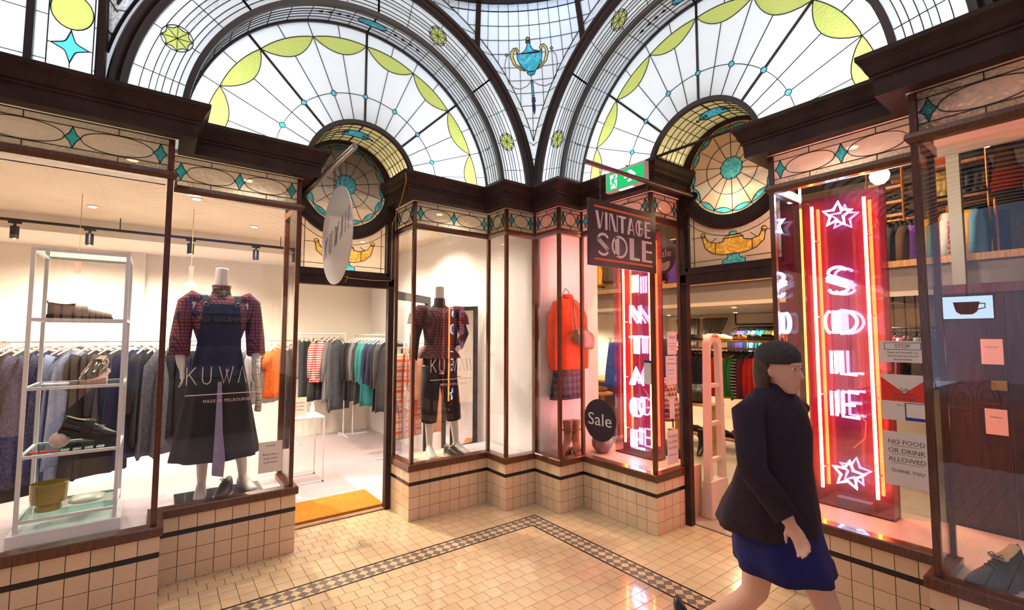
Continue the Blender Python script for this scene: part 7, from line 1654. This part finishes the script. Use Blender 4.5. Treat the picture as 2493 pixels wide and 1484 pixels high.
# --- shop worker on the mezzanine, seen from behind (local: +X is forward)
q = on_x(2458, 600, 8.25)
t = empty('person', (8.25, q.y, MZ+.001), rz=radians(12), label='person on the mezzanine seen from behind, orange top and grey trousers', cat='person')
mb = MB(); mb.loft([ell((0, 0, z), rx, ry, 20) for z, rx, ry in ((.80, .08, .10), (.88, .115, .165), (.96, .115, .165), (1.06, .095, .13), (1.12, .09, .125), (1.22, .105, .145), (1.31, .11, .16), (1.37, .095, .15), (1.41, .06, .08), (1.44, .045, .045), (1.50, .044, .044))])
P = head_mesh(mb, (.02, 0, 1.535), .92)
for sg in (-1, 1):
    mb.tube([(0, sg*.085, .86), (.01, sg*.09, .46), (-.01, sg*.09, .09), (0, sg*.09, .06)], [.09, .058, .036, .03], 14); foot(mb, (-.01, sg*.09, .085), (1, sg*.15, 0), .95)
    mb.tube([(0, sg*.12, 1.36), (0, sg*.185, 1.35), (-.05, sg*.25, 1.10), (.02, sg*.24, .88)], [.05, .050, .040, .026], 12); hand(mb, (.02, sg*.24, .88), (.1, 0, -1), (0, -sg, 0), .9, .4, -sg)
bd = obj_from('body', fuse(mb, .009, 4), SKIN, t); eyes(P, bd, .92)
mb = MB(); mb.loft([ell((0, 0, z), rx, ry, 24) for z, rx, ry in ((1.0, .118, .165), (1.10, .105, .145), (1.22, .12, .16), (1.33, .122, .17), (1.385, .09, .13), (1.40, .07, .10))]); mb.build('orange_top', cloth('orange_red', (.70, .07, .015)), t, smooth='all')
TRG = cloth('olive_grey', (.13, .11, .085)); mb = MB(); mb.loft([ell((0, 0, z), rx, ry, 24) for z, rx, ry in ((1.08, .108, .148), (.98, .135, .185), (.88, .14, .19), (.80, .11, .17))]); tz = mb.build('trousers', TRG, t, smooth='all')
for sg in (-1, 1): mb = MB(); mb.tube([(0, sg*.088, .86), (.01, sg*.10, .46), (0, sg*.10, .16)], [.105, .10, .095], 16); mb.build('trouser_leg', TRG, tz, smooth='all')
mb = MB(); mb.loft([ell((.005-.02*k_, 0, 1.535+z), a, b, 20) for k_, (z, a, b) in enumerate(((.125, .03, .03), (.11, .075, .065), (.06, .098, .086), (0, .09, .09)))]+[ell((-.075, 0, 1.535+z), a, b, 20) for z, a, b in ((-.08, .05, .095), (-.18, .04, .11), (-.30, .03, .09), (-.36, .015, .04))]); mb.build('hair', mat('ginger_hair', (.30, .10, .02), .5, var=.35, vscale=30, grain=(8, 8, 1)), t, smooth='all')
# ================================================================== PASSAGES BEHIND THE CAMERA (seen in the glass)
v = on_x(2355, 748, 9.2); t = empty('cafe_lightbox', (6.31-9.2, v.y, v.z-.15), label='lit cup sign reflected in the far right window', cat='lightbox')
cx_, cy_, cz_ = 6.31-9.2, v.y, v.z; CT = lambda a, b, c: (cx_+c, cy_-a, cz_+b)
mb = MB(); mb.box(-.27, .27, -.17, .17, -.06, 0, CT); mb.build('housing', BLK, t)
mb = MB(); mb.box(-.26, .26, -.16, .16, 0, .004, CT); mb.build('lit_face', emit('cafe_face', (.55, .78, 1), 9), t)
mb = MB(); mb.prism([(-.15, .08), (.13, .08), (.10, -.06), (.05, -.10), (-.07, -.10), (-.12, -.06)], .004, .006, CT); mb.build('cup_shape', BLK, t)
mb = MB(); mb.tube([CT(.12, .05, .006), CT(.18, .05, .006), CT(.18, -.01, .006), CT(.10, -.03, .006)], .009, 6); mb.build('cup_handle', BLK, t)
mb = MB(); mb.tube([CT(0, .17, -.03), CT(0, 1.9, -.03)], .01, 6); mb.build('drop_rod', BLK, t)
BENT = mat('bentwood', (.20, .08, .03), .4)
def bent_chair(x, y, rz, label):
    t = empty('bentwood_chair', (x, y, -.05), rz=rz, label=label, cat='chair', group='bentwood cafe chairs')
    mb = MB(); mb.lathe([(0, 0), (.19, 0), (.20, .012), (.19, .025), (0, .028)], 20, (0, 0, .44)); mb.build('seat', BENT, t)
    for a in (45, 135, 225, 315): mb = MB(); c, s_ = cos(radians(a)), sin(radians(a)); mb.tube([(.15*c, .15*s_, .44), (.20*c, .20*s_, .0)], .013, 7); mb.build('leg', BENT, t)
    for r in (1., .62): mb = MB(); mb.tube([(-.17-.06*sin(pi*i/14), -.17*r*cos(pi*i/14), .45+.44*r*sin(pi*i/14)) for i in range(15)], .011, 7); mb.build('back_hoop', BENT, t)
for i, (x, y, a) in enumerate(((-5.2, 1.9, 10), (-5.6, 2.5, 60), (-6.3, 1.6, -20), (-6.6, 2.6, 200))): bent_chair(x, y, radians(a), 'bentwood cafe chair in the west passage, %s nearest, seen in reflection' % ORD[i])
v = on_y(556, 712, 11.0); y_ = 8.15-11.0
exit_sign(lambda a, b, c: (v.x-a, y_+c, v.z+b), 'green exit sign in the south passage, reflected in the pinafore window', (v.x, y_, v.z-.09), .20, .085)
t = bpy.data.objects['exit_sign.001']; mb = MB(); mb.tube([(v.x, y_-.03, v.z+.08), (v.x, y_-.03, 4.9)], .008, 6); mb.build('drop_rod', BLK, t)
v = on_y(520, 776, 22.0); yb_ = 8.15-22.0
t = empty('lorry_side', (v.x, yb_, -.05), label='blue lorry with reversed lettering reflected in the pinafore window', cat='lorry')
mb = MB(); mb.box(v.x-2.2, v.x+2.2, yb_-1.2, yb_-.02, .5, 2.5); mb.build('cargo_box', mat('lorry_blue', (.06, .09, .28), .5), t)
mb = MB(); mb.box(v.x-2.2, v.x+2.2, yb_-.02, yb_, v.z-.2, v.z+.22); mb.build('name_band', mat('lorry_band', (.01, .012, .02), .4), t)
letters('lettering', 'MERCHANDISE GANTRIES.CO', lambda a, b, c: (v.x-a, yb_+.002+c, v.z+b), .3, mat('pale_blue_paint', (.25, .45, .6), .5), t, bold=.01, width=3.8)
for x in (-1.5, 1.5):
    for y in (-1.0, -.2): mb = MB(); mb.lathe([(0, -.1), (.42, -.1), (.45, -.06), (.45, .06), (.42, .1), (0, .1)], 20, T=lambda a, b, c: (v.x+x+a, yb_+y+c, .40+b)); mb.build('wheel', BSOLE, t)
for o in bpy.data.objects:
    if '_local' in o: del o['_local']
